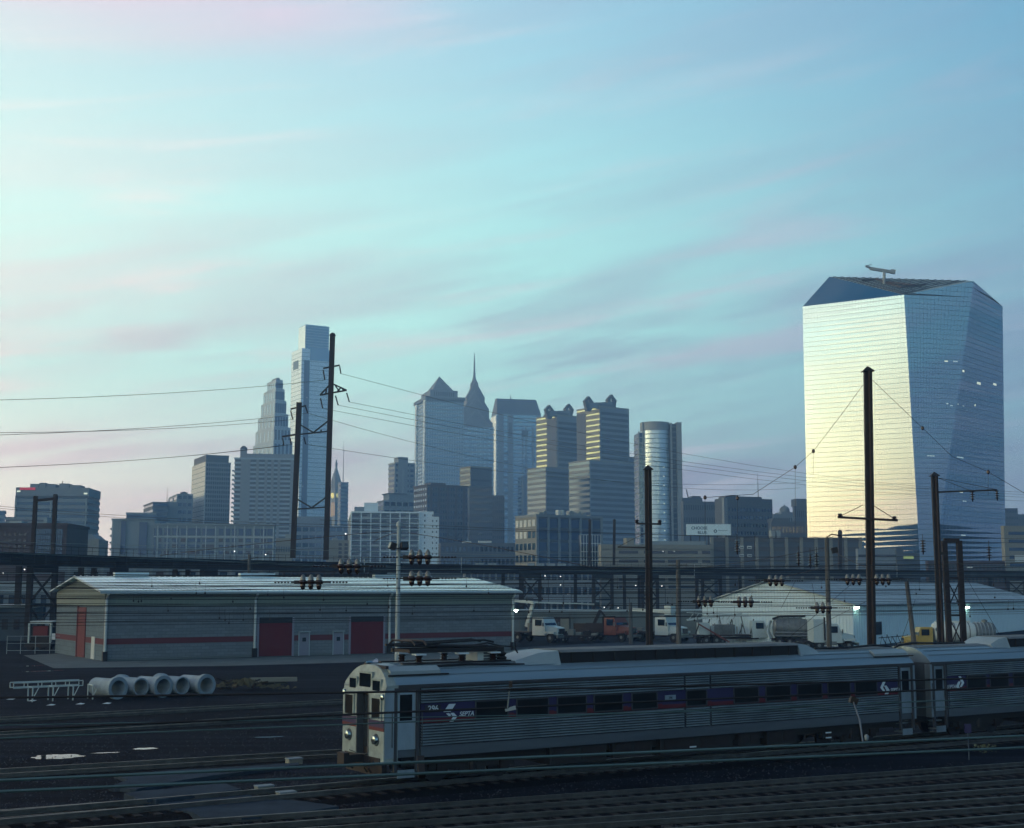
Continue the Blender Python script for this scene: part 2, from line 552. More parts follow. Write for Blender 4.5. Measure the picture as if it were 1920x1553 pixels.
# ---------------------------------------------------------------- towers
class Tower:
    def __init__(s, name, label, xl, xc, xr, ytop, D, a=24, depth=30, cat='building', group=None):
        a = R(a)
        s.C = pt(xc, ytop, D)
        s.D = D
        s.Z = s.C.z
        s.u = Vector((math.cos(a), math.sin(a), 0))
        s.v = Vector((-math.sin(a), math.cos(a), 0))
        s.w = along(s.C, s.u, xr, s.Z)
        if xl is not None and xl < xc:
            s.d = along(s.C, s.v, xl, s.Z)
            if s.d <= 0 or s.d > 160:
                print('TOWER depth', name, round(s.d, 1))
                s.d = depth
        else:
            s.d = depth
        s.root = thing(name, label, cat, (s.C.x, s.C.y, 0), a, group)
    def z(s, py):
        return pt(CX, py, s.D).z
    def x(s, px, z=None):
        return along(s.C, s.u, px, s.Z if z is None else z)
    def y(s, px, z=None):
        return along(s.C, s.v, px, s.Z if z is None else z)
    def box(s, name, m, x0, x1, y0, y1, z0, z1):
        return boxpart(name, m, s.root, x0, x1, y0, y1, z0, z1)
    def facade(s, n, core, slab, box=None, band=0.45, proud=0.35, piers_r=0, piers_l=0, pier=None, pier_w=0.8, z0=0.0, first=0, slab_name='spandrel', cap=1.2):
        x0, x1, y0, y1, zt = box or (0, s.w, 0, s.d, s.Z)
        s.box('glazing', core, x0, x1, y0, y1, z0, zt - .05)
        h = (zt - cap - z0) / n
        for i in range(first, n):
            zz = z0 + i * h
            s.box(slab_name, slab, x0 - proud, x1 + proud, y0 - proud, y1 + proud, zz, zz + h * band)
        s.box('parapet', slab, x0 - proud - .1, x1 + proud + .1, y0 - proud - .1, y1 + proud + .1, zt - cap, zt)
        p = proud + .15
        for k in range(piers_r):
            c = x0 + (x1 - x0) * (k / (piers_r - 1) if piers_r > 1 else .5)
            s.box('pier', pier or slab, c - pier_w / 2, c + pier_w / 2, y0 - p, y0 + .2, z0, zt - cap - .02)
        for k in range(piers_l):
            c = y0 + (y1 - y0) * (k / (piers_l - 1) if piers_l > 1 else .5)
            s.box('pier', pier or slab, x0 - p, x0 + .2, c - pier_w / 2, c + pier_w / 2, z0, zt - cap - .02)
        return h
    def windows(s, face, cols, rows, m, box=None, frac=(.55, .55), zr=None, recess_m=None):
        """separate window panes set in a face as one joined mesh of shallow boxes"""
        x0, x1, y0, y1, zt = box or (0, s.w, 0, s.d, s.Z)
        za, zb = zr or (0, zt)
        mb = MB()
        hh = (zb - za) / rows
        for r in range(rows):
            for c in range(cols):
                if face == 'r':
                    ww = (x1 - x0) / cols
                    a, b = x0 + (c + .5 - frac[0] / 2) * ww, x0 + (c + .5 + frac[0] / 2) * ww
                    mb.box(a, b, y0 - .12, y0 + .3, za + (r + .5 - frac[1] / 2) * hh, za + (r + .5 + frac[1] / 2) * hh)
                else:
                    ww = (y1 - y0) / cols
                    a, b = y0 + (c + .5 - frac[0] / 2) * ww, y0 + (c + .5 + frac[0] / 2) * ww
                    mb.box(x0 - .12, x0 + .3, a, b, za + (r + .5 - frac[1] / 2) * hh, za + (r + .5 + frac[1] / 2) * hh)
        o = mb.build('windows', m, s.root)
        o['kind'] = 'stuff'
        return o
    def lamp(s, px, py, w=1.0, h=.8, m=None, face='r', proud=.5):
        z = s.z(py)
        if face == 'r':
            c = s.x(px, z)
            s.box('lit_window', m or M['lit_window'], c - w / 2, c + w / 2, -proud, .1, z - h / 2, z + h / 2)
        else:
            c = s.y(px, z)
            s.box('lit_window', m or M['lit_window'], -proud, .1, c - w / 2, c + w / 2, z - h / 2, z + h / 2)

# --- tall glass tower with the notched crown
t = Tower('glass_skyscraper', 'tallest pale glass skyscraper with a narrower block on its top, behind the left masts', 547, 566, 618, 653, 1440, 30)
ztop = t.z(607)
t.box('glazing', M['glass_tower'], 0, t.w, 0, t.d, 0, t.Z)
for i in range(1, 58):
    zz = t.Z * i / 58
    t.box('floor_line', M['stone_grey'], -.12, t.w + .12, -.12, t.d + .12, zz, zz + .55)
xr0, xr1 = t.x(571), t.x(581)
t.box('recessed_corner', M['glass_dark'], xr0, xr1, -.5, 1, 0, t.z(675))
t.box('crown', M['glass_mid'], t.x(574), t.w - .4, 1.5, t.d * .75, t.Z, ztop)
for i in range(1, 9):
    zz = t.Z + (ztop - t.Z) * i / 9
    t.box('floor_line', M['stone_grey'], t.x(574) - .15, t.w - .2, 1.35, t.d * .75 + .15, zz, zz + .6)
t.box('crown_side', M['glass_tower'], t.x(574) - .6, t.x(574) - .2, 2, t.d * .72, t.Z, ztop - 1)
t.box('upper_louvre', M['glass_mid'], t.x(581) + .5, t.w + .1, -.3, .5, t.z(674), t.Z + .2)
t.box('sky_garden_opening', M['glass_black'], -.4, .5, t.y(560), t.y(551), t.z(689), t.z(673))
for (a, b) in ((576, 905), (590, 890), (590, 905), (590, 912), (604, 906), (604, 914), (567, 912), (575, 745), (599, 935), (584, 960)):
    t.lamp(a, b, 1.3, 1.5, M['lit_cool'])

# --- stepped art-deco tower
t = Tower('stepped_skyscraper', 'blue grey skyscraper stepping inward at both shoulders up to a flat top', 471, 512, 553, 855, 1330, 30)
steps = [(471, 553, 855), (474, 549, 826), (478, 546, 800), (482, 542, 775), (487, 539, 750), (491, 536, 728), (497, 533, 711)]
lastz = 0
for i, (a, b, y) in enumerate(steps):
    zz = t.z(y)
    k = i * 1.35
    x1_, y1_ = t.x(b, zz), t.y(a, zz)
    if i == 0:
        t.facade(34, M['glass_mid'], M['stone_blue'], (0, t.w, 0, t.d, zz), .5, .3, 9, 7, M['stone_blue'], 1.0)
    else:
        t.box('setback', M['stone_blue'], k * .25, x1_ - k * .1, k * .25, y1_ - k * .1, lastz, zz)
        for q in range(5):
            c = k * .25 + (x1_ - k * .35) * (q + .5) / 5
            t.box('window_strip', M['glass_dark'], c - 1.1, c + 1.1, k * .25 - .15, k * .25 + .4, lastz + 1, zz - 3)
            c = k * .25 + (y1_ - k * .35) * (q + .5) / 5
            t.box('window_strip', M['glass_glow_side'], k * .25 - .15, k * .25 + .4, c - 1.0, c + 1.0, lastz + 1, zz - 3)  # sunset side gets the brighter glass copy
    lastz = zz
t.box('roof_plant', M['stone_dark'], k * .25 + 1, k * .25 + (x1_ - k * .35) * .6, k * .25 + 1, k * .25 + (y1_ - k * .35) * .6, lastz, lastz + 2.0)

# --- banded apartment tower in front of it
t = Tower('apartment_tower', 'broad banded apartment tower in front of the stepped skyscraper', 433, 441, 553, 858, 900, 9, 16)
t.facade(31, M['glass_black'], M['stone_blue'], None, .45, .45, 0, 0)
for (a, b) in ((452, 470), (481, 486), (497, 502), (509, 514), (521, 526), (545, 551)):
    t.box('pier', M['stone_grey'], t.x(a), t.x(b), -.9, .3, 0, t.Z - 1.3)
t.box('penthouse', M['stone_grey'], t.x(452), t.w, 1, t.d - 1, t.Z, t.z(850))
t.box('stair_tower', M['stone_grey'], t.x(450), t.x(462), 2, 8, t.Z, t.z(842))
MB().lathe([(2.6, 0), (2.3, 1.4), (1.2, 2.5), (.1, 2.9)], (t.x(456), 5, t.z(842)), n=10).build('dome', M['stone_dark'], t.root)
for i in range(26):
    z_ = t.Z * (i + 3) / 31
    t.box('balcony', M['stone_pale'], -1.8, -.46, .5, 4.5, z_, z_ + 1.0)

# --- slab with bright end wall
t = Tower('office_slab', 'dark office slab with a bright pale end wall, left of the banded apartment tower', 362, 387, 432, 866, 950, 26)
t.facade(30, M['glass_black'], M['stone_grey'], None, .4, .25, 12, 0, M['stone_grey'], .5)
t.box('end_wall', M['paint_white'], -.7, -.26, 0, t.d, 0, t.Z - .05)  # sunset light on this end put in as whiter paint
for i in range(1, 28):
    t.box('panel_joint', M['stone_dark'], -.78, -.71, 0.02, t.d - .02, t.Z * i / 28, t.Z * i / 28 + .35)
t.box('penthouse', M['stone_dark'], t.x(388), t.w - .5, 3, t.d - 1, t.Z, t.z(852))

# --- city hall style clock tower
t = Tower('clock_tower', 'old stone clock tower with yellow lit clock and statue on top', 620, 629, 640, 905, 1600, 42, 12)
c = (t.w / 2, t.d / 2)
t.box('shaft', M['stone_grey'], 0, t.w, 0, t.d, 0, t.z(915))
t.box('cornice', M['stone_grey'], -.8, t.w + .8, -.8, t.d + .8, t.z(917), t.z(913))
MB().lathe([(7.5, t.z(914)), (6.8, t.z(905)), (5.6, t.z(898)), (4.0, t.z(890)), (2.6, t.z(884)), (1.8, t.z(880)), (1.4, t.z(876))], (c[0], c[1], 0), n=8).build('dome', M['patina'], t.root)
MB().lathe([(1.0, t.z(876)), (1.5, t.z(872)), (1.3, t.z(867)), (.7, t.z(865)), (.75, t.z(863)), (.3, t.z(861))], (c[0], c[1], 0), n=8).build('statue', M['patina'], t.root)
zc = t.z(929)
MB().lathe([(3.3, -.7), (3.3, -.45)], (c[0], 0, zc), 'y', 18).build('clock_face', M['clock_face'], t.root)
MB().lathe([(3.3, -.7), (3.3, -.45)], (0, c[1], zc), 'x', 18).build('clock_face', M['clock_face'], t.root)
for k in range(3):
    q = t.w * (k + .5) / 3
    t.box('window_slot', M['glass_black'], q - .9, q + .9, -.2, .3, t.z(968), t.z(942))
    t.box('window_slot', M['glass_black'], -.2, .3, q - .9, q + .9, t.z(968), t.z(942))

t = Tower('slim_office_block', 'slim dark block with a lattice antenna beside the clock tower', 634, 639, 653, 904, 1500, 25, 10)
t.facade(30, M['glass_dark'], M['stone_grey'], None, .5, .3)
MB().tube([(4, 4, t.Z), (4, 4, t.z(868)), (4, 4, t.z(826))], [.55, .35, .15], 5).build('antenna', M['dark_steel'], t.root)

# --- mid block left of the pyramid tower
t = Tower('midrise_block', 'midrise with white striped left wing and taller middle, left of the pyramid tower', 729, 741, 777, 867, 1100, 26)
t.facade(26, M['glass_dark'], M['stone_pale'], (0, t.w, 0, t.d, t.Z), .48, .3, 5, 0, M['stone_grey'], 1.2)
t.box('service_core', M['stone_grey'], t.x(746), t.x(764), -1.2, t.d * .6, 0, t.z(857))
t.box('pale_shaft', M['stone_pale'], t.x(753), t.x(757), -1.5, -1.21, 0, t.z(880))

# --- pyramid-topped tower
t = Tower('pyramid_topped_tower', 'square blue skyscraper crowned by a pointed pyramid roof', 779, 800, 869, 744, 1420, 17)
t.facade(52, M['glass_mid'], M['stone_blue'], None, .5, .2, 16, 6, M['stone_blue'], 1.0, cap=2)
for q in (.06, .80):
    t.box('lit_tone_pilaster', M['paint_bright'], -1.3, -.4, t.d * q, t.d * q + t.d * .13, 0, t.Z - 2)  # light on the sunset face put in as bright paint
t.box('cornice', M['stone_grey'], -1.8, t.w + 1.8, -1.8, t.d + 1.8, t.Z - 3, t.Z + .6)
for k in range(16):
    q = t.w * (k + .5) / 16
    t.box('cornice_bracket', M['stone_dark'], q - .6, q + .6, -2.3, -1.81, t.Z - 4.4, t.Z - 1)
zb, za = t.z(729), t.z(697)
ins = t.w * .21
t.box('attic', M['stone_grey'], ins * .6, t.w - ins * .6, ins * .6, t.d - ins * .6, t.Z + .6, zb)
for k in range(10):
    q = ins + (t.w - 2 * ins) * (k + .5) / 10
    t.box('attic_slot', M['glass_black'], q - .7, q + .7, ins * .6 - .15, ins * .6 + .3, t.Z + 2, zb - 2)
m = MB()
x0_, x1_, y0_, y1_ = ins, t.w - ins, ins, t.d - ins
m.add([(x0_, y0_, zb), (x1_, y0_, zb), (x1_, y1_, zb), (x0_, y1_, zb), ((x0_ + x1_) / 2, (y0_ + y1_) / 2, za)], [(0, 1, 4), (1, 2, 4), (2, 3, 4), (3, 0, 4), (3, 2, 1, 0)])
m.build('pyramid_roof', M['patina'], t.root)
for j in range(1, 6):
    f0 = j / 6
    yy = y0_ + (y1_ - y0_) / 2 * f0
    t.box('roof_rib', M['stone_grey'], x0_ + (x1_ - x0_) / 2 * f0, x1_ - (x1_ - x0_) / 2 * f0, yy - .25, yy + .3, zb + (za - zb) * f0 - .3, zb + (za - zb) * f0 + .3)

# --- spired tower with stacked gables
t = Tower('spired_skyscraper', 'skyscraper with stacked pointed gables narrowing to a tall needle spire', 856, 862, 925, 800, 1560, 10, 40)
cx_, cy_ = t.w / 2, 20
t.facade(40, M['glass_mid'], M['stone_blue'], (0, t.w, 0, 40, t.Z), .4, .3, 9, 6, M['stone_blue'], .8, slab_name='spandrel')
def crossgable(hw, ze, zr_, name, m_):
    for ax in (0, 1):
        b = MB()
        pf = [(-hw, lastz), (hw, lastz), (hw, ze), (0, zr_), (-hw, ze)]
        if ax == 0:
            b.extrude_y([(p[0] * .97 + cx_, p[1]) for p in pf], cy_ - hw - .02, cy_ + hw + .02)
        else:
            b.extrude_x([(p[0] + cy_, p[1]) for p in pf], cx_ - hw * .42, cx_ + hw * .42)
        b.build(name, m_, t.root)
lastz = t.Z - 1
half = t.w / 2
for (f0, ye, yr) in ((1.0, 793, 752), (.80, 766, 727), (.56, 742, 712)):
    crossgable(half * f0, t.z(ye), t.z(yr), 'gable', M['patina'])
    b = MB()
    hw = half * f0 * .82
    ze, zr_ = t.z(ye) - 3, t.z(yr) - 8
    b.extrude_y([(cx_ - hw, ze), (cx_ - hw + 1.6, ze), (cx_, zr_ - 2), (cx_ + hw - 1.6, ze), (cx_ + hw, ze), (cx_, zr_)], cy_ - half * f0 - .5, cy_ - half * f0 + .2)
    b.build('gable_trim', M['stone_pale'], t.root)
    lastz = t.z(ye) - 4
MB().prism([(cx_ - half * .80, cy_ - half * .80), (cx_ + half * .80, cy_ - half * .80), (cx_ + half * .80, cy_ + half * .80), (cx_ - half * .80, cy_ + half * .80)], t.z(796), t.z(709), [(cx_ - half * .14, cy_ - half * .14), (cx_ + half * .14, cy_ - half * .14), (cx_ + half * .14, cy_ + half * .14), (cx_ - half * .14, cy_ + half * .14)]).build('tapering_crown', M['patina'], t.root)
MB().lathe([(half * .20, t.z(716)), (half * .13, t.z(707)), (1.6, t.z(700)), (1.1, t.z(690)), (.9, t.z(675)), (.25, t.z(656))], (cx_, cy_, 0), n=8).build('spire', M['patina'], t.root)

# --- second gabled tower
t = Tower('mansard_roofed_tower', 'blue glass skyscraper with a dark sloping roof, right of the spired one', 922, 932, 1014, 776, 1650, 14)
t.facade(46, M['glass_mid'], M['stone_blue'], None, .35, .25, 0, 0, M['stone_pale'], .9, cap=1)
t.box('lit_tone_end', M['paint_bright'], -1.2, -.36, .5, t.d - .5, 0, t.Z - 2)  # sunset on the left face put in as a bright panel
for (a, b, y) in ((934, 944, 777), (952, 962, 777), (997, 1001, 800), (985, 988, 800), (979, 981, 800), (1007, 1013, 777)):
    t.box('pier', M['stone_grey'], t.x(a), t.x(b), -1.0, .2, 0, t.z(y))
t.box('dark_panel', M['glass_black'], t.x(953), t.x(960), -1.2, -.9, t.z(818), t.z(792))
t.box('dark_panel', M['glass_black'], t.x(978), t.x(990), -1.2, .1, t.z(818), t.z(806))
for k in range(9):
    t.box('balcony_band', M['stone_dark'], t.x(944), t.x(958), -.85, .1, t.z(850 + k * 15) - 1.2, t.z(850 + k * 15) + 1.2)
zr_ = t.z(745)
m = MB()
m.add([(-.5, -.5, t.Z), (t.w + .5, -.5, t.Z), (t.w + .5, t.d + .5, t.Z), (-.5, t.d + .5, t.Z), (t.x(935), t.d * .35, zr_), (t.x(1009), t.d * .35, zr_), (t.x(1009), t.d * .65, zr_), (t.x(935), t.d * .65, zr_)],
      [(3, 2, 1, 0), (4, 5, 6, 7), (0, 1, 5, 4), (1, 2, 6, 5), (2, 3, 7, 6), (3, 0, 4, 7)])
m.build('sloping_roof', M['stone_dark'], t.root)
MB().tube([(t.x(963), t.d * .5, zr_), (t.x(963), t.d * .5, t.z(735))], [.9, .1], 5).build('finial', M['patina'], t.root)
t.box('tower_wing', M['stone_dark'], t.x(976), t.w + 3, -14, -4, 0, t.z(893))

# --- twin office towers with pierced diamond gables
def twin(name, label, top, low, D, dia, a=36):
    t = Tower(name, label, top[0], top[1], top[2], top[3], D, a)
    n = int(t.Z / 4.6)
    z0 = t.z(low[3])
    t.facade(n - int(z0 / 4.6), M['glass_glow_tint'], M['stone_tan'], None, .70, .3, 0, 0, z0=z0 - 2)
    t.box('shade_flank', M['stone_grey'], .4, t.w + .45, -.42, 2.0, z0 - 2, t.Z - 1.3)  # unlit face put in as a separate sheet over the sunset-toned facade
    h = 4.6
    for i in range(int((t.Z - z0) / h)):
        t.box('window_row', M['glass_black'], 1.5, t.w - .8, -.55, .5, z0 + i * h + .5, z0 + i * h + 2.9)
    t.box('recess', M['stone_dark'], -.5, 1.0, t.y(top[4]), t.y(top[5]), z0, t.Z - 4) if top[4] else None  # shade of the recess drawn as a dark panel on the face
    # lower block, set out from the upper one
    C2 = pt(low[1], low[3], D - 8)
    off = t.root.matrix_world.inverted() if False else None
    loc = Vector((C2.x - t.C.x, C2.y - t.C.y, 0))
    lx, ly = loc.dot(t.u), loc.dot(t.v)
    Z2 = C2.z
    w2 = along(C2, t.u, low[2], Z2)
    d2 = along(C2, t.v, low[0], Z2)
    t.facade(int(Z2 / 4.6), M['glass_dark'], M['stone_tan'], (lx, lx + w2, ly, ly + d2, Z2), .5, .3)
    t.box('shade_flank', M['stone_grey'], lx + .4, lx + w2 + .45, ly - .42, ly + 2, 0, Z2 - 1.3)
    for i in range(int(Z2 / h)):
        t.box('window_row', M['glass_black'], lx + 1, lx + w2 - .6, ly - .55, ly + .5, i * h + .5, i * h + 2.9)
    # pierced diamonds and the gallery joining them
    pf = []
    for (px, py, r_, face) in dia:
        zc = t.z(py)
        if face == 'l':
            yy = t.y(px, zc)
            b = MB()
            ring = [(0, r_), (r_, 0), (0, -r_), (-r_, 0)]
            i_ = r_ * .42
            inner = [(-i_ * .7, i_ * .7), (i_ * .7, i_ * .7), (i_ * .7, -i_ * .7), (-i_ * .7, -i_ * .7)]
        xx = t.x(px, zc)
        b = MB()
        o_ = [(xx, zc + r_), (xx + r_ * 1.05, zc), (xx + r_ * .45, zc - r_ * .6), (xx + r_ * .45, zc - r_ * 1.6), (xx - r_ * .45, zc - r_ * 1.6), (xx - r_ * .45, zc - r_ * .6), (xx - r_ * 1.05, zc)]
        q = r_ * .3
        # four pieces round a square opening
        y0, y1 = 1.5, 4.5
        b.extrude_y([(xx - r_ * 1.05, zc), (xx - q, zc - q), (xx - q, zc + q), (xx, zc + r_)], y0, y1)
        b.extrude_y([(xx, zc + r_), (xx + q, zc + q), (xx + q, zc - q), (xx + r_ * 1.05, zc)], y0, y1)
        b.extrude_y([(xx - q, zc + q), (xx + q, zc + q), (xx, zc + r_)], y0, y1)
        b.extrude_y([(xx - r_ * 1.05, zc), (xx - r_ * .5, zc - r_ * 1.9), (xx + r_ * .5, zc - r_ * 1.9), (xx + r_ * 1.05, zc), (xx + q, zc - q), (xx - q, zc - q)], y0, y1)
        b.build('pierced_gable', M['stone_dark'], t.root)
        pf.append((xx, zc, r_))
    x_a, x_b = pf[0][0], pf[-1][0]
    m = MB()
    m.bar((x_a, 4, pf[0][1] - .8 * pf[0][2]), (x_b, 3.5, pf[-1][1] - .8 * pf[-1][2]), 5, 4.5)
    m.build('roof_gallery', M['stone_grey'], t.root)
    t.box('roof_plinth', M['stone_dark'], 1, t.w * .6, 1, t.d * .7, t.Z - .1, t.Z + 2)
    return t
twin('gabled_office_tower', 'shorter, left one of the twin striped office towers with pierced diamond gables', (1006, 1044, 1083, 777, 1043.6, 1026), (989, 1023, 1067, 875), 1150, ((1033, 769, 4.3, 'r'), (1070, 764, 4.7, 'r')))
twin('gabled_office_tower', 'taller, right one of the twin striped office towers with pierced diamond gables', (1082, 1124, 1178, 761, 1098, 1082.5), (1067, 1105, 1198, 862), 1080, ((1107, 754, 4.3, 'r'), (1150, 747, 4.8, 'r')))

t = Tower('dark_office_block', 'plain dark block between the taller twin tower and the round tower', 1176, 1180, 1201, 857, 1250, 20, 20)
t.facade(24, M['glass_dark'], M['stone_dark'], None, .5, .3)

# --- round fronted tower
t = Tower('round_fronted_tower', 'shiny round fronted apartment tower with pale fin on its right side', 1198, 1200, 1278, 806, 850, 6, 22)
zt = t.z(790)
rad = (t.x(1259) - t.x(1207)) / 2 * 1.02
cc = (t.x(1233), 8.5)
nfl = 36
MB().lathe([(rad, 0), (rad, t.z(805))], (cc[0], cc[1], 0), n=40).build('glazing', M['glass_tower'], t.root, True)
ring = MB().lathe([(rad + .05, 0), (rad + .25, .05), (rad + .25, .5), (rad + .05, .55)], (0, 0, 0), n=40).mesh('floor_ring', M['stone_blue'], True)
for i in range(nfl):
    link('floor_ring', ring, t.root, (cc[0], cc[1], t.z(805) * i / nfl))
MB().lathe([(rad + .3, t.z(806)), (rad + .3, zt)], (cc[0], cc[1], 0), n=40).build('crown', M['stone_pale'], t.root, True)
t.box('side_wing', M['glass_dark'], 0, t.x(1216), 4, 20, 0, t.z(810))
for i in range(0, 30):
    t.box('wing_sill', M['stone_pale'], -.2, t.x(1216), 3.7, 20.2, t.z(810) * i / 30, t.z(810) * i / 30 + .7)
for q in (1200, 1207.5):
    t.box('wing_post', M['stone_pale'], t.x(q) - .35, t.x(q) + .35, 3.4, 4.5, 0, t.z(808) if q == 1200 else zt)
t.box('dark_slot', M['glass_black'], t.x(1256), t.x(1269), 2, 18, 0, t.z(794))
for i in range(0, 33):
    t.box('slot_sill', M['stone_dark'], t.x(1257), t.x(1269), 1.6, 3, zt * i / 33, zt * i / 33 + .8)
t.box('fin', M['stone_pale'], t.x(1269), t.w, 0, 20, 0, t.z(791))
t.box('fin', M['stone_pale'], t.x(1259) - .5, t.x(1259) + .5, .5, 2.2, 0, t.z(792))
for k in range(9):
    zz = t.z(876 + k * 17)
    b = MB().box(-.3, .3, -.1, .1, -.3, .3)
    o = b.build('lit_window', M['lit_window'], t.root)
    an = -1.45 + .1
    o.location = (cc[0] + (rad + .45) * math.sin(.38), cc[1] - (rad + .45) * math.cos(.38), zz)

# --- small blocks in front of the tall towers
t = Tower('banded_block', 'small block with bright banded left side below the spired skyscraper', 863, 882, 921, 874, 1000, 28)
t.facade(24, M['glass_glow_tint'], M['stone_tan'], None, .62, .3)
t.box('shade_flank', M['stone_dark'], .4, t.w + .4, -.45, 1, 0, t.Z - 1.4)  # shaded side put in as a dark sheet
for i in range(22):
    t.box('window_row', M['glass_black'], 1, t.w - 1, -.6, .4, t.Z * i / 24 + 1, t.Z * i / 24 + 2.6)
t = Tower('brown_apartment_block', 'brown block with rows of small windows behind the white balconied apartments', 776, 801, 877, 911, 900, 28)
t.box('wall', M['brick_brown'], 0, t.w, 0, t.d, 0, t.Z)
t.windows('r', 16, 20, M['glass_dark'], frac=(.5, .5))
t.windows('l', 6, 20, M['glass_mid'], frac=(.5, .4))
for k in range(5):
    q = t.w * (k + .5) / 5
    t.box('pier', M['brick_dark'], q - .7, q + .7, -.5, .1, 0, t.Z)
t.box('parapet', M['brick_dark'], -.4, t.w + .4, -.4, t.d + .4, t.Z, t.Z + 1)
t.box('penthouse', M['brick_brown'], 4, t.w * .5, 3, t.d * .6, t.Z + 1, t.z(904))
t = Tower('dark_brown_block', 'dark stepped block with faint windows right of the brown apartments', 876, 880, 923, 914, 960, 15, 25)
t.box('wall', M['stone_dark'], 0, t.w, 0, t.d, 0, t.Z)
t.windows('r', 12, 18, M['glass_black'], frac=(.6, .45))
t.box('lower_wing', M['brick_brown'], t.w, t.x(946), 0, t.d, 0, t.z(928))
t.windows('r', 6, 16, M['glass_black'], (t.w, t.x(946), 0, t.d, t.z(928)), (.6, .45))
t.box('parapet', M['stone_dark'], -.4, t.w + .4, -.4, t.d + .4, t.Z, t.Z + .8)
t = Tower('grey_stepped_block', 'low grey stepped block left of the brown apartments', 708, 720, 777, 938, 960, 24)
t.facade(12, M['glass_dark'], M['stone_grey'], None, .5, .3, 6, 0, M['stone_grey'], 1)
t.box('upper_step', M['stone_grey'], t.x(731), t.w, 2, t.d, t.Z, t.z(926))
t.box('roof_slab', M['stone_dark'], t.x(728), t.x(764), 1, t.d, t.z(926), t.z(924))

# --- white balconied apartment block
t = Tower('balconied_apartment_block', 'white apartment block with a grid of balconies and plain right end', 652, 659, 823, 962, 780, 8, 14)
xb = t.x(786)
t.box('wall', M['stone_grey'], 0, xb, 0, t.d, 0, t.Z)
t.box('end_block', M['paint_bright'], xb, t.w, -.6, t.d, 0, t.z(968))
t.box('end_upper', M['paint_bright'], xb, t.x(813), .2, t.d, t.z(968), t.z(958))
nb, nf = 7, 16
bw, fh = xb / nb, t.Z / nf
for i in range(nf):
    t.box('balcony_slab', M['paint_bright'], -.1, xb, -1.6, -.01, i * fh, i * fh + .28)
    for k in range(nb):
        t.box('balcony_rail', M['stone_dark'] if (i + k) % 4 else M['stone_pale'], k * bw + .3, k * bw + bw - .3, -1.55, -1.45, i * fh + .28, i * fh + 1.15)
        t.box('balcony_door', M['glass_black'], k * bw + .6, k * bw + bw * (.62 if k % 2 else .8), -.06, .1, i * fh + .3, i * fh + 2.2)
for k in range(nb + 1):
    t.box('balcony_post', M['paint_bright'], k * bw - .28, k * bw + .28, -1.75, -.02, 0, t.Z + .4)
t.box('roof_slab', M['paint_bright'], -.3, xb, -1.8, t.d, t.Z, t.Z + .9)
for r in range(9):
    for c in (.28, .68, .88):
        zz = t.z(1040) + r * fh
        t.box('window', M['glass_black'], xb + (t.w - xb) * c - .35, xb + (t.w - xb) * c + .35, -.68, -.4, zz, zz + 1.1)
t.box('penthouse', M['paint_bright'], t.x(683), t.x(709), 2, 10, t.Z + .9, t.z(942))
t.box('roof_plant', M['stone_grey'], t.x(665), t.x(683), 2, 10, t.Z + .9, t.z(950))

# --- left hand skyline
t = Tower('hospital_block', 'wide grey block with a red sign strip at its top left corner', 26, 32, 166, 914, 640, 5, 25)
t.facade(17, M['glass_dark'], M['stone_grey'], None, .52, .3, cap=4)
t.box('dark_soffit', M['stone_dark'], -.45, t.w + .45, -.5, 1, t.Z - 5, t.Z - 4.02)
for (a, b, y) in ((52, 68, 909), (69, 81, 907), (83, 100, 909), (107, 125, 908), (128, 147, 911)):
    t.box('roof_plant', M['stone_grey'], t.x(a), t.x(b), 4, 14, t.Z, t.z(y) + .8)
MB().tube([(t.x(109), 8, t.Z), (t.x(109), 8, t.z(899))], .2, 4).build('antenna', M['dark_steel'], t.root)
t.box('red_sign', M['lamp_red'], t.x(38), t.x(67), -.75, -.4, t.z(919), t.z(914.5))
t.lamp(35.5, 921.5, 1.6, .7, proud=.75)
t.lamp(161, 925, 1.6, .7, proud=.75)
for k in range(3):
    t.box('pier', M['stone_pale'], t.x(30 + k * 66) , t.x(33 + k * 66), -.7, .2, 0, t.Z - 5)
t.box('low_wing', M['stone_grey'], t.x(24, 40), t.x(100, 40), -12, -2, 0, t.z(972))
t.box('stair_tower', M['stone_pale'], t.x(98), t.x(104), -13, -4, 0, t.z(975))
for k in range(5):
    t.box('window_row', M['glass_black'], t.x(28), t.x(97), -12.2, -11.8, t.z(980 + k * 9), t.z(977 + k * 9))
t = Tower('sliver_building', 'thin sliver of grey building at the left edge of the skyline', -30, -20, 10, 957, 1000, 20)
t.facade(14, M['glass_dark'], M['stone_grey'], None, .5)
t.box('roof_step', M['stone_grey'], t.w, t.x(22), 2, 20, 0, t.z(978))
t = Tower('brick_factory', 'dark brick factory with barred window grid behind the viaduct at the left edge', -60, -40, 126, 986, 330, 3, 20)
t.box('wall', M['brick_dark'], 0, t.w, 0, t.d, 0, t.Z)
xg = t.x(68)
for c in range(11):
    for r in range(8):
        ww, hh = (t.w - xg - 1) / 11, 1.25
        zz = t.Z - 2.0 - r * hh * 1.12
        t.box('pane', M['glass_dark'], xg + c * ww + .06, xg + c * ww + ww - .06, -.12, .2, zz, zz + hh)
t.box('parapet', M['brick_dark'], -.3, t.w + .3, -.3, t.d + .3, t.Z, t.Z + .7)
t.box('roof_vent', M['roof_grey'], t.x(10), t.x(33), 3, 8, t.Z + .7, t.Z + 1.4)
t.windows('r', 9, 4, M['glass_black'], (1, xg - 2, 0, 1, t.Z), (.5, .5), (t.z(1040), t.Z - 1.5))
t = Tower('tan_low_block', 'pale tan low block stepping down beside the barred factory windows', 118, 124, 186, 1001, 560, 6, 20)
t.box('wall', M['stone_tan'], 0, t.x(162), 0, t.d, 0, t.z(990))
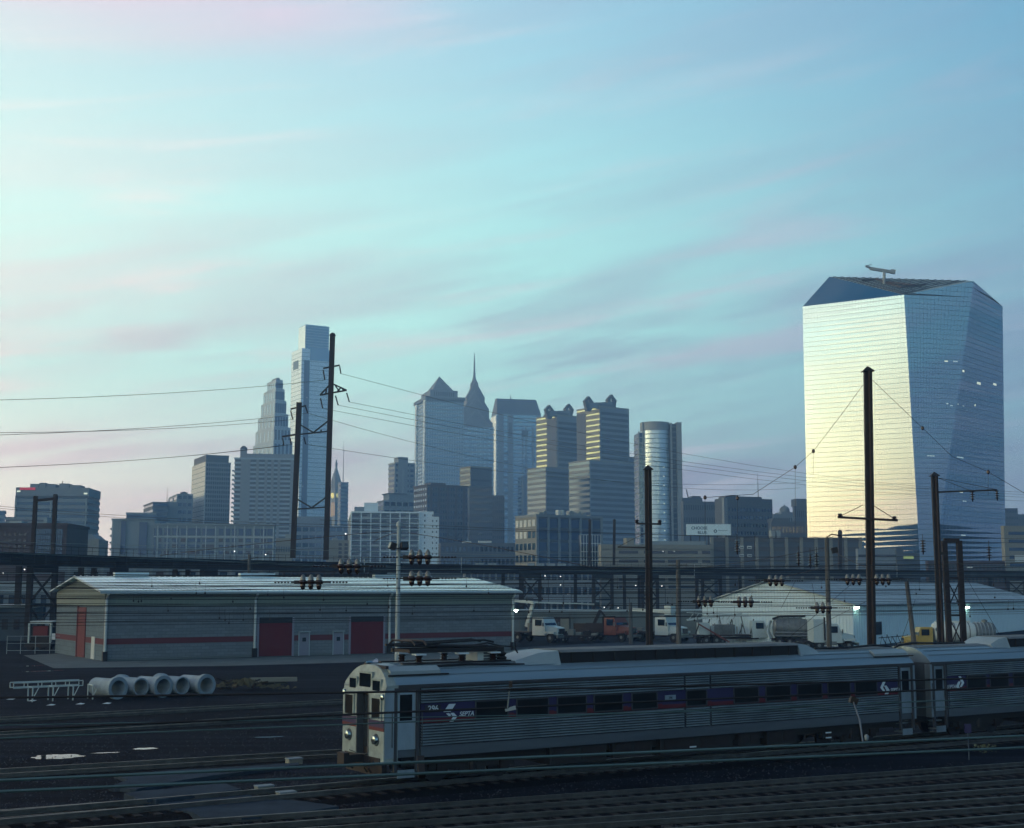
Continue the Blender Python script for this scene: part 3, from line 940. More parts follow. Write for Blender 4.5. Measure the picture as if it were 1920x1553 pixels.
t.box('stepped_wing', M['stone_tan'], t.x(162), t.w, 0, t.d, 0, t.z(1011))
m = MB()
xa, xb_ = t.x(162), t.x(183)
m.extrude_y([(xa, t.z(1011)), (xb_, t.z(1011)), (xa + 2, t.z(1001)), (xa, t.z(1001))], .5, t.d - 1)
m.build('sloping_roof', M['stone_grey'], t.root)
t.windows('r', 6, 6, M['glass_dark'], (0, t.x(162), 0, 1, t.z(990)), (.55, .6), (2, t.z(995)))
t = Tower('stepped_grey_block', 'pair of plain grey blocks of two heights above the long apartment building', 234, 237, 292, 961, 900, 12, 20)
t.facade(9, M['glass_dark'], M['stone_grey'], None, .6, .2)
t = Tower('dark_penthouse_block', 'dark flat topped block beside a thin mast, left of the water tank block', 270, 287, 315, 941, 920, 24)
t.facade(16, M['glass_dark'], M['stone_dark'], None, .6, .2)
MB().tube([(t.w - .4, 2, t.Z), (t.w - .4, 2, t.z(913))], [.25, .08], 4).build('mast', M['dark_steel'], t.root)
t = Tower('water_tank_block', 'grey block with a water tank on its roof, left of the bright slab', 317, 333, 361, 926, 940, 22)
t.facade(14, M['glass_dark'], M['stone_grey'], None, .55, .2, 4, 3, M['stone_grey'], 1.0)
MB().lathe([(2.6, t.Z), (2.6, t.z(923)), (2.9, t.z(922.5)), (.5, t.z(920.5))], (t.x(347), 6, 0), n=12).build('water_tank', M['stone_dark'], t.root)
t.box('low_wing', M['stone_grey'], -7, 0, 0, t.d * .8, 0, t.z(941))

# --- long apartment building of the left middle distance
t = Tower('long_apartment_building', 'long white framed apartment building with dark bays, behind the viaduct', 186, 212, 515, 975, 600, 9, 14)
t.d = 22
x1_ = t.x(290)
zb_ = t.z(984)
t.box('wall', M['stone_pale'], 0, x1_, 0, t.d, 0, t.Z)
t.box('wall', M['stone_pale'], x1_, t.w, -.8, t.d, 0, zb_)
t.box('end_wall', M['paint_white'], -.4, -.01, 0, t.d, 0, t.Z)
for r in range(7):
    for c in range(4):
        zz = t.Z - 3.4 - r * 3.1
        t.box('end_window', M['glass_black'], -.55, -.3, 1.2 + c * t.d / 4, 1.2 + c * t.d / 4 + 2.6, zz, zz + 1.9)
    t.box('balcony', M['stone_pale'], -1.3, -.41, 1, 4, t.Z - 4.4 - r * 3.1, t.Z - 3.6 - r * 3.1)
for (a, b, y0, y1) in ((228, 237, 977, 1040), (262, 277, 979, 1040), (290, 294, 990, 1040)):
    t.box('dark_bay', M['glass_dark'], t.x(a), t.x(b), -1.0, .5, t.z(y1), t.z(y0))
bays = [(299, 305), (309, 320), (324, 336), (340, 350), (353, 377), (380, 404), (411, 420), (422, 432), (435, 444), (448, 457), (462, 472), (477, 488), (490, 500), (502, 513)]
for k, (a, b) in enumerate(bays):
    t.box('bay_window', M['glass_dark'], t.x(a), t.x(b), -1.0, .2, t.z(1003), t.z(990))
    for r in range(3):
        y_ = 1009 + r * 11.5
        t.box('window', M['glass_dark' if (k + r) % 3 else 'glass_black'], t.x(a) + .1, t.x(b) - .15, -1.0, .2, t.z(y_ + 6.8), t.z(y_))
for k in range(13):
    q = t.x(297 + k * 18)
    t.box('frame_post', M['paint_white'], q - .18, q + .18, -1.3, -.79, 0, zb_ - .3)
t.box('frame_rail', M['paint_white'], x1_, t.w, -1.35, -.81, t.z(1007), t.z(1005))
t.box('roof_edge', M['stone_pale'], x1_ - .2, t.w + .3, -1.4, t.d, zb_ + .01, zb_ + .7)
t.box('roof_edge', M['stone_pale'], -.7, x1_, -.5, t.d, t.Z + .01, t.Z + .6)
for k in range(9):
    q = t.x(310 + k * 22)
    t.box('roof_vent', M['stone_grey'], q, q + random.uniform(.8, 2.2), 3, 5, zb_ + .7, zb_ + random.uniform(1.2, 2.3))
t.lamp(440, 1033, .5, .4, M['lamp_small'], proud=1.5)

t = Tower('cream_low_block', 'small cream block with lettered wall between apartments and left mast', 512, 517, 549, 1009, 560, 10, 15)
t.box('wall', M['stone_tan'], 0, t.w, 0, t.d, 0, t.Z)
t.windows('r', 7, 3, M['stone_dark'], frac=(.6, .25))
t.box('roof_hut', M['stone_pale'], t.x(535), t.w - .5, 2, 8, t.Z, t.z(1001))
t = Tower('cream_corner_block', 'small cream block with square windows right of the right mast', 612, 617, 654, 1013, 560, 10, 15)
t.box('wall', M['stone_tan'], 0, t.w, 0, t.d, 0, t.Z)
for r in range(5):
    for c in (638, 649):
        zz = t.z(1020 + r * 7.5)
        t.box('window', M['glass_black'], t.x(c) - .7, t.x(c) + .7, -.15, .2, zz - .8, zz + .3)
t.box('roof_hut', M['stone_pale'], t.x(624), t.x(634), 2, 6, t.Z, t.z(1008))
t.lamp(648, 1001, .5, .5, M['lamp_small'])
t.box('sign_post', M['dark_steel'], t.x(646), t.x(652), 1, 1.3, t.Z, t.z(1002))
t = Tower('hazy_office_row', 'broad hazy office block behind the two left masts', 505, 515, 656, 986, 1050, 6, 20)
t.facade(9, M['glass_dark'], M['stone_grey'], None, .5, .3, 12, 0, M['stone_grey'], 1.2)
t.box('upper_step', M['stone_grey'], t.x(555), t.x(620), 2, 20, t.Z, t.z(968))

# --- old warehouse, its end coloured as if sunlit, and its glass annex
t = Tower('old_loft_building', 'old loft building with cream lit end wall and blue window bays', 968, 1007, 1127, 965, 520, 30)
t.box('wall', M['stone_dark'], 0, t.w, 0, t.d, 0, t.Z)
t.box('end_wall', M['stone_tan'], -.5, -.01, -.2, t.d, 0, t.Z)  # low light on the end put in as paler stone
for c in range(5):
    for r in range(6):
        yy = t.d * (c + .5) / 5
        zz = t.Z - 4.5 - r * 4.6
        t.box('window', M['paint_white'] if r < 1 or (r == 1 and c > 1) else M['glass_glow_side'], -.65, -.3, yy - t.d * .065, yy + t.d * .065, zz, zz + 2.6)  # bright reflections put in as white and pale panes
for c in range(6):
    a, b = t.w * c / 6 + .5, t.w * (c + 1) / 6 - .5
    for r in range(6):
        zz = t.Z - 5.0 - r * 4.6
        t.box('window_bay', M['glass_dark'], a, b, -.15, .4, zz, zz + 3.4)
for c in range(7):
    t.box('pier', M['stone_grey'], t.w * c / 6 - .5, t.w * c / 6 + .5, -.5, .1, 0, t.Z)
for c in range(12):
    q = random.uniform(1, t.w - 2)
    t.box('roof_unit', M['stone_pale'], q, q + random.uniform(.8, 2), 2, 5, t.Z, t.Z + random.uniform(.8, 2))
t.box('roof_cube', M['paint_white'], t.x(1052), t.x(1055.5), 2, 4, t.Z, t.z(954))
t.box('roof_cube', M['paint_white'], t.x(1059), t.x(1063), 2, 4, t.Z, t.z(954))
t.box('parapet', M['stone_grey'], -.7, t.w + .3, -.6, t.d, t.Z - .8, t.Z + .1)
t = Tower('glass_annex', 'small gridded glass block in front of the loft building', 1085, 1089, 1126, 1003, 430, 14, 10)
t.box('glazing', M['glass_dark'], 0, t.w, 0, t.d, 0, t.Z)
for c in range(8):
    t.box('mullion', M['paint_white'], t.w * c / 7 - .07, t.w * c / 7 + .07, -.15, 0.05, 0, t.Z)
for r in range(10):
    t.box('transom', M['paint_white'], -.1, t.w + .1, -.2, .05, t.Z * r / 9 - .07, t.Z * r / 9 + .07)

# --- right middle distance
t = Tower('dark_institution_block', 'stepped dark block left of the wide windowed one, above the billboard', 1276, 1281, 1341, 940, 800, 10, 25)
t.box('wall', M['stone_dark'], 0, t.w, 0, t.d, 0, t.Z)
t.box('upper_step', M['stone_dark'], 0, t.x(1319), 2, t.d - 2, t.Z, t.z(933))
t.box('roof_plant', M['stone_dark'], t.x(1302), t.x(1318), 4, 12, t.z(933), t.z(929))
t.windows('r', 14, 8, M['glass_black'], frac=(.5, .4))
MB().bar((t.x(1296), 4, t.Z), (t.x(1291), 4, t.z(917)), .5, .5).build('roof_jib', M['dark_steel'], t.root)
t = Tower('wide_institution_block', 'wide grey block with rows of small windows and stepped roof behind the billboard', 1340, 1358, 1448, 934, 700, 20, 20)
t.box('wall', M['stone_dark'], 0, t.w, 0, t.d, 0, t.Z)
t.box('light_pier', M['stone_grey'], -.5, 1.5, -.5, 2, 0, t.Z)
t.windows('r', 16, 12, M['glass_dark'], frac=(.5, .42), zr=(2, t.Z - 4))
t.box('upper_step', M['stone_dark'], t.x(1362), t.x(1430), 1, t.d - 2, t.Z, t.z(930))
t.box('roof_plant', M['stone_dark'], t.x(1376), t.x(1390), 3, 10, t.z(930), t.z(927))
MB().tube([(t.x(1429), 4, t.Z), (t.x(1429), 4, t.z(884))], [.3, .08], 4).build('mast', M['dark_steel'], t.root)
t = Tower('domed_old_building', 'old stone building with a small dome beside the faceted tower', 1446, 1450, 1490, 964, 850, 10, 15)
t.box('wall', M['stone_grey'], 0, t.w, 0, t.d, 0, t.Z)
t.box('shoulder', M['stone_grey'], t.x(1466), t.w, 1, 12, t.Z, t.z(960))
MB().lathe([(3.4, t.z(961)), (3.3, t.z(955)), (3.1, t.z(953)), (2.2, t.z(949.5)), (.6, t.z(947.5)), (.2, t.z(945))], (t.x(1476.5), 5, 0), n=12).build('dome', M['patina'], t.root)
t.windows('r', 10, 6, M['glass_black'], frac=(.4, .5))
t = Tower('stepped_dark_block', 'dark stepped block touching the left edge of the faceted tower', 1486, 1489, 1520, 949, 830, 10, 15)
t.box('wall', M['stone_dark'], 0, t.w, 0, t.d, 0, t.Z)
t.box('upper_step', M['stone_dark'], t.x(1495), t.w, 1, 10, t.Z, t.z(935))
t.windows('r', 8, 6, M['glass_black'], frac=(.4, .4))
t = Tower('hazy_low_range', 'long low hazy range of buildings at the foot of the faceted tower', 1440, 1446, 1600, 978, 690, 4, 20)
t.box('wall', M['stone_dark'], 0, t.w, 0, t.d, 0, t.Z)
t.box('step', M['stone_dark'], t.x(1449), t.x(1480), 1, 12, t.Z, t.z(972))
t.windows('r', 24, 5, M['glass_black'], frac=(.5, .4))

# billboard
t = Tower('billboard', 'long pale billboard reading CHOOSE BLUE above the parking garage', None, 1287, 1370, 983, 480, 2, 1.0, cat='billboard')
t.box('panel', M['sign_white'], 0, t.w, 0, .6, t.z(1003.5), t.Z)
for (s_, px, py, sz) in (('CHOOSE', 1311, 990.5, 1.45), ('BLUE.', 1317, 999, 1.45)):
    o = link('lettering', text_mesh(s_, sz, M['sign_blue'], .03), t.root, (t.x(px), -.03, t.z(py)))
    o.rotation_euler = (R(90), 0, 0)
MB().lathe([(.62, -.06), (.62, -.01)], (t.x(1341), 0, t.z(996)), 'y', 14).build('emblem', M['sign_blue'], t.root)
MB().lathe([(.30, -.09), (.30, -.05)], (t.x(1341), 0, t.z(996)), 'y', 10).build('emblem_centre', M['sign_white'], t.root)
t.box('faint_line', M['stone_blue'], t.x(1346), t.x(1364), -.04, 0, t.z(995.5), t.z(994.3))
for k in range(5):
    q = t.w * (k + .5) / 5
    t.box('post', M['dark_steel'], q - .2, q + .2, .61, 1.0, 0, t.Z - .5)

# ---------------------------------------------------------------- faceted mirror-glass tower
def shifted(mb, root):
    l = root.location
    mb.v = [(v[0] - l.x, v[1] - l.y, v[2] - l.z) for v in mb.v]
    return mb

def wpart(mb, name, m, root, smooth_=False):
    return shifted(mb, root).build(name, m, root, smooth_)

def ray_plane(px, py, p0, p1, p2):
    n = (p1 - p0).cross(p2 - p0)
    a, b = (px - CX) / FPX, (CY - py) / FPX
    d = Vector((a, cp - b * sp, sp + b * cp))
    o = Vector((0, 0, CAM_H))
    return o + d * ((p0 - o).dot(n) / d.dot(n)), n.normalized()

A1, B1, C1, E1 = pt(1505, 575, 556), pt(1695, 553, 533), pt(1825, 527, 541.5), pt(1880, 575, 572)
A0, B0, C0, E0 = pt(1516, 1107, 556), pt(1729, 1107, 533), pt(1739, 1107, 534.1), pt(1885, 1107, 572)
for p in (A0, B0, C0, E0):
    p.z = 0
P1 = pt(1555, 519, 563)
K1 = Vector((E1.x - 36, E1.y + 44, 131))
K0 = Vector((K1.x, K1.y, 0))
cira = thing('faceted_glass_tower', 'huge faceted mirror glass tower reflecting the yellow sunset on its left side', 'building', (B0.x, B0.y, 0))
def facet(l0, l1, r0, r1, inward, zones, name, bands, vcount):
    """one facet as a dark backing, one glass band per row and thin uprights"""
    n = (r0 - l0).cross(l1 - l0).normalized()
    if n.y > 0:
        n = -n
    def edge(a, b, z):
        return a.lerp(b, max(0, min(1, z / b.z)))
    back = MB()
    for k in range(40):
        f0, f1 = k / 40, (k + 1) / 40
        back.add([l0.lerp(l1, f0) - n * .4, r0.lerp(r1, f0) - n * .4, r0.lerp(r1, f1) - n * .4, l0.lerp(l1, f1) - n * .4], [(0, 1, 2, 3)])
    wpart(back, 'mullion_backing', M['mullion'], cira)
    pitch = 2.06
    zmax = max(l1.z, r1.z)
    i = 0
    z = 0.0
    while z < zmax - .3:
        za, zb = z + .05, min(z + pitch - .05, zmax)
        a0, b0 = edge(l0, l1, min(za, l1.z)), edge(r0, r1, min(za, r1.z))
        a1, b1 = edge(l0, l1, min(zb, l1.z)), edge(r0, r1, min(zb, r1.z))
        m = MB()
        if (a1 - a0).length < .02:
            # cut by the sloping top: where row meets the top edge
            f = (za - l1.z) / (r1.z - l1.z)
            f2 = (zb - l1.z) / (r1.z - l1.z)
            q0, q1 = l1.lerp(r1, min(.999, f)), l1.lerp(r1, min(1, f2))
            m.add([q0, b0, b1, q1], [(0, 1, 2, 3)])
        elif (b1 - b0).length < .02:
            f = (za - r1.z) / (l1.z - r1.z)
            f2 = (zb - r1.z) / (l1.z - r1.z)
            q0, q1 = r1.lerp(l1, min(.999, f)), r1.lerp(l1, min(1, f2))
            m.add([a0, q0, q1, a1], [(0, 1, 2, 3)])
        else:
            m.add([a0, b0, b1, a1], [(0, 1, 2, 3)])
        wpart(m, 'glass_band', M['glass_cira'], cira)
        z += pitch
        i += 1
    m = MB()
    for k in range(1, vcount):
        f = k / vcount
        lo, hi = l0.lerp(r0, f) + n * .03, l1.lerp(r1, f) + n * .03
        m.bar(lo, hi, .035, .05)
    o = wpart(m, 'upright_mullions', M['mullion'], cira)
    o['kind'] = 'stuff'
    return n
nL = facet(A0, A1, B0, B1, 0, None, 'left', 60, 34)
nM = facet(B0, B1, C0, C1, 0, None, 'middle', 64, 18)
nR = facet(C0, C1, E0, E1, 0, None, 'right', 64, 20)
wpart(MB().add([A1, B1, P1], [(0, 1, 2)]), 'sloped_crown_facet', M['glass_cira'], cira)
mat('crown_screen', (.34, .40, .40), .55, metal=.3, var=.12, scale=.2)
wpart(MB().add([B1, C1, P1], [(0, 1, 2)]), 'crown_screen', M['crown_screen'], cira)
wpart(MB().add([P1, C1, E1, K1], [(0, 1, 2, 3)]), 'rear_roof', M['crown_screen'], cira)
wpart(MB().add([A0, A1, P1, K1, K0], [(0, 1, 2, 3, 4)]), 'rear_wall', M['glass_cira'], cira)
wpart(MB().add([K0, K1, E1, E0], [(0, 1, 2, 3)]), 'rear_wall', M['glass_cira'], cira)
nS = (C1 - B1).cross(P1 - B1).normalized()
if nS.z < 0:
    nS = -nS
for k in range(1, 20):
    f = k / 20
    m = MB().bar(B1.lerp(P1, f) + nS * .15, C1.lerp(P1, f) + nS * .15, .3, .3)
    wpart(m, 'crown_rib', M['mullion'], cira)
for k in range(1, 12):
    f = k / 12
    m = MB().bar(P1.lerp(C1, f) + nS * .2, P1.lerp(C1, f).lerp(B1, 1) .lerp(P1.lerp(C1, f), .02) + nS * .2, .16, .16)
    wpart(m, 'crown_rib', M['mullion'], cira)
m = MB()
for (a, b) in (((1617, 529), (1640, 526)), ((1640, 526), (1668, 532)), ((1668, 532), (1720, 538)), ((1690, 541), (1735, 536)), ((1655, 531), (1690, 541))):
    q1, _ = ray_plane(a[0], a[1], B1, C1, P1)
    q2, _ = ray_plane(b[0], b[1], B1, C1, P1)
    m.bar(q1 + nS * .6, q2 + nS * .6, .8, .7)
wpart(m, 'maintenance_rail', M['dark_steel'], cira)
# window cleaning crane on the roof
base, _ = ray_plane(1658, 533, B1, C1, P1)
crane = thing('roof_crane', 'pale window cleaning crane standing on the faceted tower roof', 'crane', tuple(base))
Dk = base.y
wpart(MB().tube([base, pt(1658, 509, Dk)], .62, 8), 'post', M['stone_pale'], crane)
wpart(MB().bar(pt(1631, 503.5, Dk), pt(1677, 511, Dk), 1.2, 1.15), 'jib', M['stone_pale'], crane)
wpart(MB().bar(pt(1670, 509, Dk), pt(1678, 510.5, Dk), 1.8, 1.6), 'counterweight', M['stone_pale'], crane)
wpart(MB().bar(pt(1632, 503, Dk), pt(1623, 498.5, Dk), .7, .8), 'jib_head', M['stone_grey'], crane)
wpart(MB().bar(pt(1627, 498, Dk), pt(1635, 496, Dk), .25, .25), 'pulley_arm', M['stone_grey'], crane)
# lit office windows
lit = [(1774, 677.5, 8, 2.2), (1791, 678, 10, 1.8), (1806, 696, 9, 4), (1835, 719, 16, 5), (1865, 721, 16, 4), (1776, 757, 5, 2), (1796, 758, 5, 2), (1828, 760, 4, 4), (1784, 761, 6, 1.2), (1806, 761.5, 7, 1.2), (1800, 858, 26, 2), (1745, 855, 16, 1.6), (1802, 922, 12, 4), (1808, 940, 14, 1.6), (1806, 1004, 16, 2)]
for (x_, y_, w_, h_) in lit:
    right = x_ > 1825 - (y_ - 527) * 86 / 580
    ea, eb = ((C0, C1), (E0, E1)) if right else ((B0, B1), (C0, C1))
    Dg = 545.0
    for it in range(6):
        zg = pt(x_, y_, Dg).z
        pa, pb = ea[0].lerp(ea[1], zg / ea[1].z), eb[0].lerp(eb[1], zg / eb[1].z)
        f_ = along(pa, (pb - pa).normalized(), x_, zg)
        c0 = pa + (pb - pa).normalized() * f_
        Dg = c0.y
    n_ = Vector((pb.y - pa.y, -(pb.x - pa.x), 0)).normalized()
    if n_.y > 0:
        n_ = -n_
    tdir = Vector((-n_.y, n_.x, 0)).normalized()
    up = Vector((0, 0, 1))
    w2, h2 = w_ / 4.6 / 2, h_ / 4.6 / 2
    m = MB()
    k0 = max(1, int(w_ / 5))
    for k in range(k0):
        c = c0 + tdir * ((k + .5) / k0 - .5) * w2 * 2
        ww = w2 / k0 * .86
        q = n_ * .12
        m.add([c - tdir * ww - up * h2 + q, c + tdir * ww - up * h2 + q, c + tdir * ww + up * h2 + q, c - tdir * ww + up * h2 + q], [(0, 1, 2, 3)])
    wpart(m, 'lit_window', M['lit_window'] if h_ > 2.1 else M['lit_cool'], cira)

# ---------------------------------------------------------------- parking garages and low buildings
t = Tower('parking_garage', 'long tan parking garage with dark open slots behind the viaduct', 1122, 1127, 1334, 1021, 420, 7, 30, cat='garage')
t.box('wall', M['stone_tan'], 0, t.w, 0, t.d, 0, t.Z)
for (a, b) in ((1160, 1196), (1207, 1246), (1252, 1308), (1316, 1331)):
    for yy in (1032.5, 1049.5, 1084, 1098):
        t.box('open_slot', M['glass_black'], t.x(a), t.x(b), -.12, .3, t.z(yy + 5.5), t.z(yy))
for yy in (1029, 1046, 1063):
    t.box('ledge', M['stone_tan'], -.1, t.w + .1, -.35, 0, t.z(yy), t.z(yy) + .35)
t.box('stair_tower', M['stone_tan'], t.x(1176), t.x(1190), 1, 6, t.Z, t.z(1008))
t.box('ramp_wall', M['stone_pale'], t.x(1225), t.x(1333), 6, 6.4, t.Z, t.z(1013))
for q_ in (1243, 1264):
    t.lamp(q_, 1033.5, .16, .16, M['lamp_small'], proud=.3)
t = Tower('parking_garage', 'taller grey brown parking deck right of the slotted garage, below the billboard', 1331, 1334, 1612, 1008, 430, 5, 30, cat='garage')
t.box('wall', M['stone_dark'], 0, t.w, 0, t.d, 0, t.Z)
for k in range(11):
    q = t.w * k / 10
    t.box('pier', M['stone_tan'], q - .5, q + .5, -.6, 0, 0, t.Z + .2)
for r in range(6):
    t.box('parapet_band', M['brick_brown'], 0, t.w, -.35, -.01, t.Z - 1.4 - r * 3, t.Z - r * 3)
for (a, y) in ((1389, 1026), (1404, 1026.5), (1389, 1042), (1404, 1042)):
    t.box('vent', M['paint_white'], t.x(a - 4), t.x(a + 4), -.7, -.3, t.z(y + 2.5), t.z(y - 2.5))
    t.box('vent_opening', M['glass_black'], t.x(a - 3.2), t.x(a + 3.2), -.75, -.6, t.z(y + 1.3), t.z(y - .5))
t.box('roof_plant', M['stone_pale'], t.x(1450), t.x(1457), 2, 5, t.Z, t.z(994))
t.box('roof_plant', M['stone_pale'], t.x(1460), t.x(1467), 2, 5, t.Z, t.z(994))
t = Tower('parking_garage', 'grey parking deck with two dark slots just right of the tallest mast', 1604, 1608, 1692, 1029, 400, 5, 25, cat='garage')
t.box('wall', M['stone_grey'], 0, t.w, 0, t.d, 0, t.Z)
for yy in (1040, 1056, 1074):
    t.box('open_slot', M['glass_black'], t.x(1609), t.x(1679), -.12, .3, t.z(yy + 4.5), t.z(yy))
t.box('stair_tower', M['stone_dark'], t.x(1679), t.w, -.6, 6, 0, t.Z + .3)
t.box('lit_level', M['lit_green'], t.x(1692), t.x(1722), 4, 6, t.z(1047), t.z(1042))
t.box('side_deck', M['stone_dark'], t.w, t.x(1735), 4.5, 20, 0, t.z(1036))
t = Tower('dark_range', 'dark low range of buildings right below the faceted tower beside the parking deck', 1735, 1740, 1884, 1052, 440, 3, 20)
t.box('wall', M['brick_dark'], 0, t.w, 0, t.d, 0, t.Z)
t.windows('r', 20, 4, M['glass_black'], frac=(.5, .4))
t.box('lit_sign', M['lit_cool'], t.x(1812), t.x(1822), -.5, -.2, t.z(1065), t.z(1062.5))
t = Tower('tan_office_block', 'tan block with white window frames cut off by the right edge', 1876, 1882, 1960, 986, 450, 8, 20)
t.box('wall', M['stone_tan'], 0, t.w, 0, t.d, 0, t.Z)
for r in range(5):
    t.box('window_row', M['glass_dark'], t.x(1890), t.w - 1, -.15, .2, t.z(1003 + r * 15), t.z(997 + r * 15))
t.box('white_frame', M['paint_white'], t.x(1899), t.x(1945), -.4, -.16, t.z(1054), t.z(1041))
t = Tower('far_dark_block', 'far dark block at the right edge above the tan block', 1880, 1884, 1990, 953, 900, 8, 20)
t.box('wall', M['stone_dark'], 0, t.x(1908), 0, t.d, 0, t.Z)
t.box('lower_step', M['stone_dark'], t.x(1908), t.w, 0, t.d, 0, t.z(964))
t.windows('r', 8, 14, M['glass_black'], (0, t.x(1908), 0, 1, t.Z), (.5, .4))

t = Tower('low_depot', 'long low depot seen under the viaduct, left of the slotted garage', 866, 872, 1125, 1066, 390, 4, 25)
t.box('wall', M['stone_grey'], 0, t.w, 0, t.d, 0, t.Z)
t.windows('r', 22, 3, M['glass_dark'], frac=(.7, .5))
t.box('roof_edge', M['stone_pale'], -.2, t.w + .2, -.3, t.d, t.Z, t.Z + .5)
for k in range(6):
    q = random.uniform(2, t.w - 4)
    t.box('roof_unit', M['stone_pale'], q, q + 2.2, 3, 6, t.Z + .5, t.Z + 1.6)
t = Tower('riverside_block', 'low cluster of buildings in the haze below the dark stepped block', 822, 826, 972, 1018, 620, 6, 25)
t.box('wall', M['stone_dark'], 0, t.w, 0, t.d, 0, t.Z)
t.windows('r', 18, 5, M['glass_dark'], frac=(.6, .4))
t.box('white_hut', M['paint_white'], t.x(868), t.x(884), 1, 5, t.Z, t.z(1014.5))
t.box('white_hut', M['paint_white'], t.x(898), t.x(922), 1, 5, t.Z, t.z(1014))
t = Tower('freight_shed', 'long blue grey freight building under the viaduct behind the striped warehouse', 92, 98, 520, 1062, 255, 17, 18)
t.box('wall', M['stone_grey'], 0, t.w, 0, t.d, 0, t.Z)
for k in range(14):
    q = t.w * (k + .3) / 14
    t.box('bay_door', M['glass_dark' if k % 3 else 'brick_dark'], q, q + t.w / 30, -.15, .2, 4.5, t.Z - 1)
for k in range(15):
    q = t.w * k / 14
    t.box('pier', M['stone_pale'], q - .25, q + .25, -.35, 0, 0, t.Z)
t = Tower('brown_shed', 'dark brown low shed under the viaduct behind the warehouse ridge', 512, 516, 700, 1060, 285, 17, 14)
t.box('wall', M['brick_dark'], 0, t.w, 0, t.d, 0, t.Z)
t.box('roof_edge', M['stone_dark'], -.3, t.w + .3, -.4, t.d, t.Z, t.Z + .5)
t.windows('r', 12, 1, M['glass_dark'], frac=(.6, .3), zr=(t.Z - 3, t.Z - 1))
t = Tower('blue_grey_shed', 'blue grey flat shed beyond the lamp mast under the viaduct', 700, 704, 868, 1076, 300, 17, 14)
t.box('wall', M['stone_grey'], 0, t.w, 0, t.d, 0, t.Z)
t.windows('r', 16, 1, M['glass_dark'], frac=(.6, .4), zr=(t.Z - 3, t.Z - .6))
t.box('roof_edge', M['stone_pale'], -.3, t.w + .3, -.4, t.d, t.Z, t.Z + .4)
t = Tower('left_edge_shed', 'low blue grey shed behind the trestle at the left edge', -120, -90, 112, 1090, 215, 14, 16)
t.box('wall', M['stone_grey'], 0, t.w, 0, t.d, 0, t.Z)
t.box('upper_band', M['roof_grey'], -.2, t.w + .2, -.3, 0, t.Z - 1.8, t.Z)
for k in range(10):
    q = t.w * (k + .3) / 10
    t.box('bay_door', M['glass_dark'], q, q + t.w / 20, -.15, .2, .2, t.Z - 2.2)
t = Tower('low_yard_hut', 'low grey hut with pale roof band at the left edge beside the trestle', -120, -90, 66, 1140, 178, 12, 8)
t.box('wall', M['stone_dark'], 0, t.w, 0, t.d, 0, t.Z)
t.box('roof_edge', M['roof_grey'], -.2, t.w + .2, -.3, t.d + .2, t.Z, t.Z + .4)
t.windows('r', 7, 1, M['glass_black'], frac=(.5, .5), zr=(.8, t.Z - .8))

# retaining wall behind the trucks
t = Tower('retaining_wall', 'grey concrete retaining wall behind the parked trucks', 900, 905, 1330, 1147, 202, 5, 1.2, cat='wall')
t.box('wall', M['concrete'], 0, t.w, 0, t.d, 0, t.Z)
t.box('coping', M['roof_grey'], -.1, t.w + .1, -.15, t.d + .15, t.Z, t.Z + .25)
for k in range(9):
    q = t.w * (k + .5) / 9
    t.box('buttress', M['concrete'], q - .2, q + .2, -.25, 0, 0, t.Z - .1)
t.box('brick_bay', M['brick_dark'], t.x(985), t.x(1066), -.3, -.02, .9, t.Z - .8)
t.box('doorway', M['stone_tan'], t.x(1050), t.x(1066), -.4, -.31, .1, t.Z - 1)

# ---------------------------------------------------------------- railway viaduct
def via(px):
    f = (px + 80) / 2080.0
    D = 163 + (350 - 163) * f + 18 * math.sin(math.pi * f) * .4
    k = (px - CX) / FPX
    return Vector((k * (D * cp + 4 * sp), D, 0))
vroot = thing('railway_viaduct', 'long dark steel railway viaduct on trestle legs crossing the whole view', 'viaduct', tuple(via(60)))
cols = [-730 + 65 * i for i in range(54)]
for a, b in zip(cols, cols[1:]):
    p, q = via(a), via(b)
    d = (q - p).normalized()
    wpart(MB().bar(p + Vector((0, 0, 10.75)) , q + Vector((0, 0, 10.75)), .5, 1.5), 'girder', M['girder'], vroot)
    wpart(MB().bar(p + Vector((0, 0, 11.54)), q + Vector((0, 0, 11.54)), 1.4, .08), 'top_flange', M['dark_steel'], vroot)
    wpart(MB().bar(p + Vector((0, 0, 9.96)), q + Vector((0, 0, 9.96)), 1.2, .08), 'bottom_flange', M['dark_steel'], vroot)
    nrm = Vector((d.y, -d.x, 0))
    for k in range(3):
        c = p.lerp(q, (k + .5) / 3) + nrm * .3
        wpart(MB().bar(c + Vector((0, 0, 10.02)), c + Vector((0, 0, 11.48)), .1, .12), 'stiffener', M['girder'], vroot)
    m = MB()
    for k in range(5):
        c = p.lerp(q, k / 5) + nrm * .45
        m.bar(c + Vector((0, 0, 11.58)), c + Vector((0, 0, 12.6)), .05, .05)
    wpart(m, 'railing_posts', M['dark_steel'], vroot)
    for zz in (12.1, 12.6):
        wpart(MB().bar(p + nrm * .45 + Vector((0, 0, zz)), q + nrm * .45 + Vector((0, 0, zz)), .05, .05), 'handrail', M['dark_steel'], vroot)
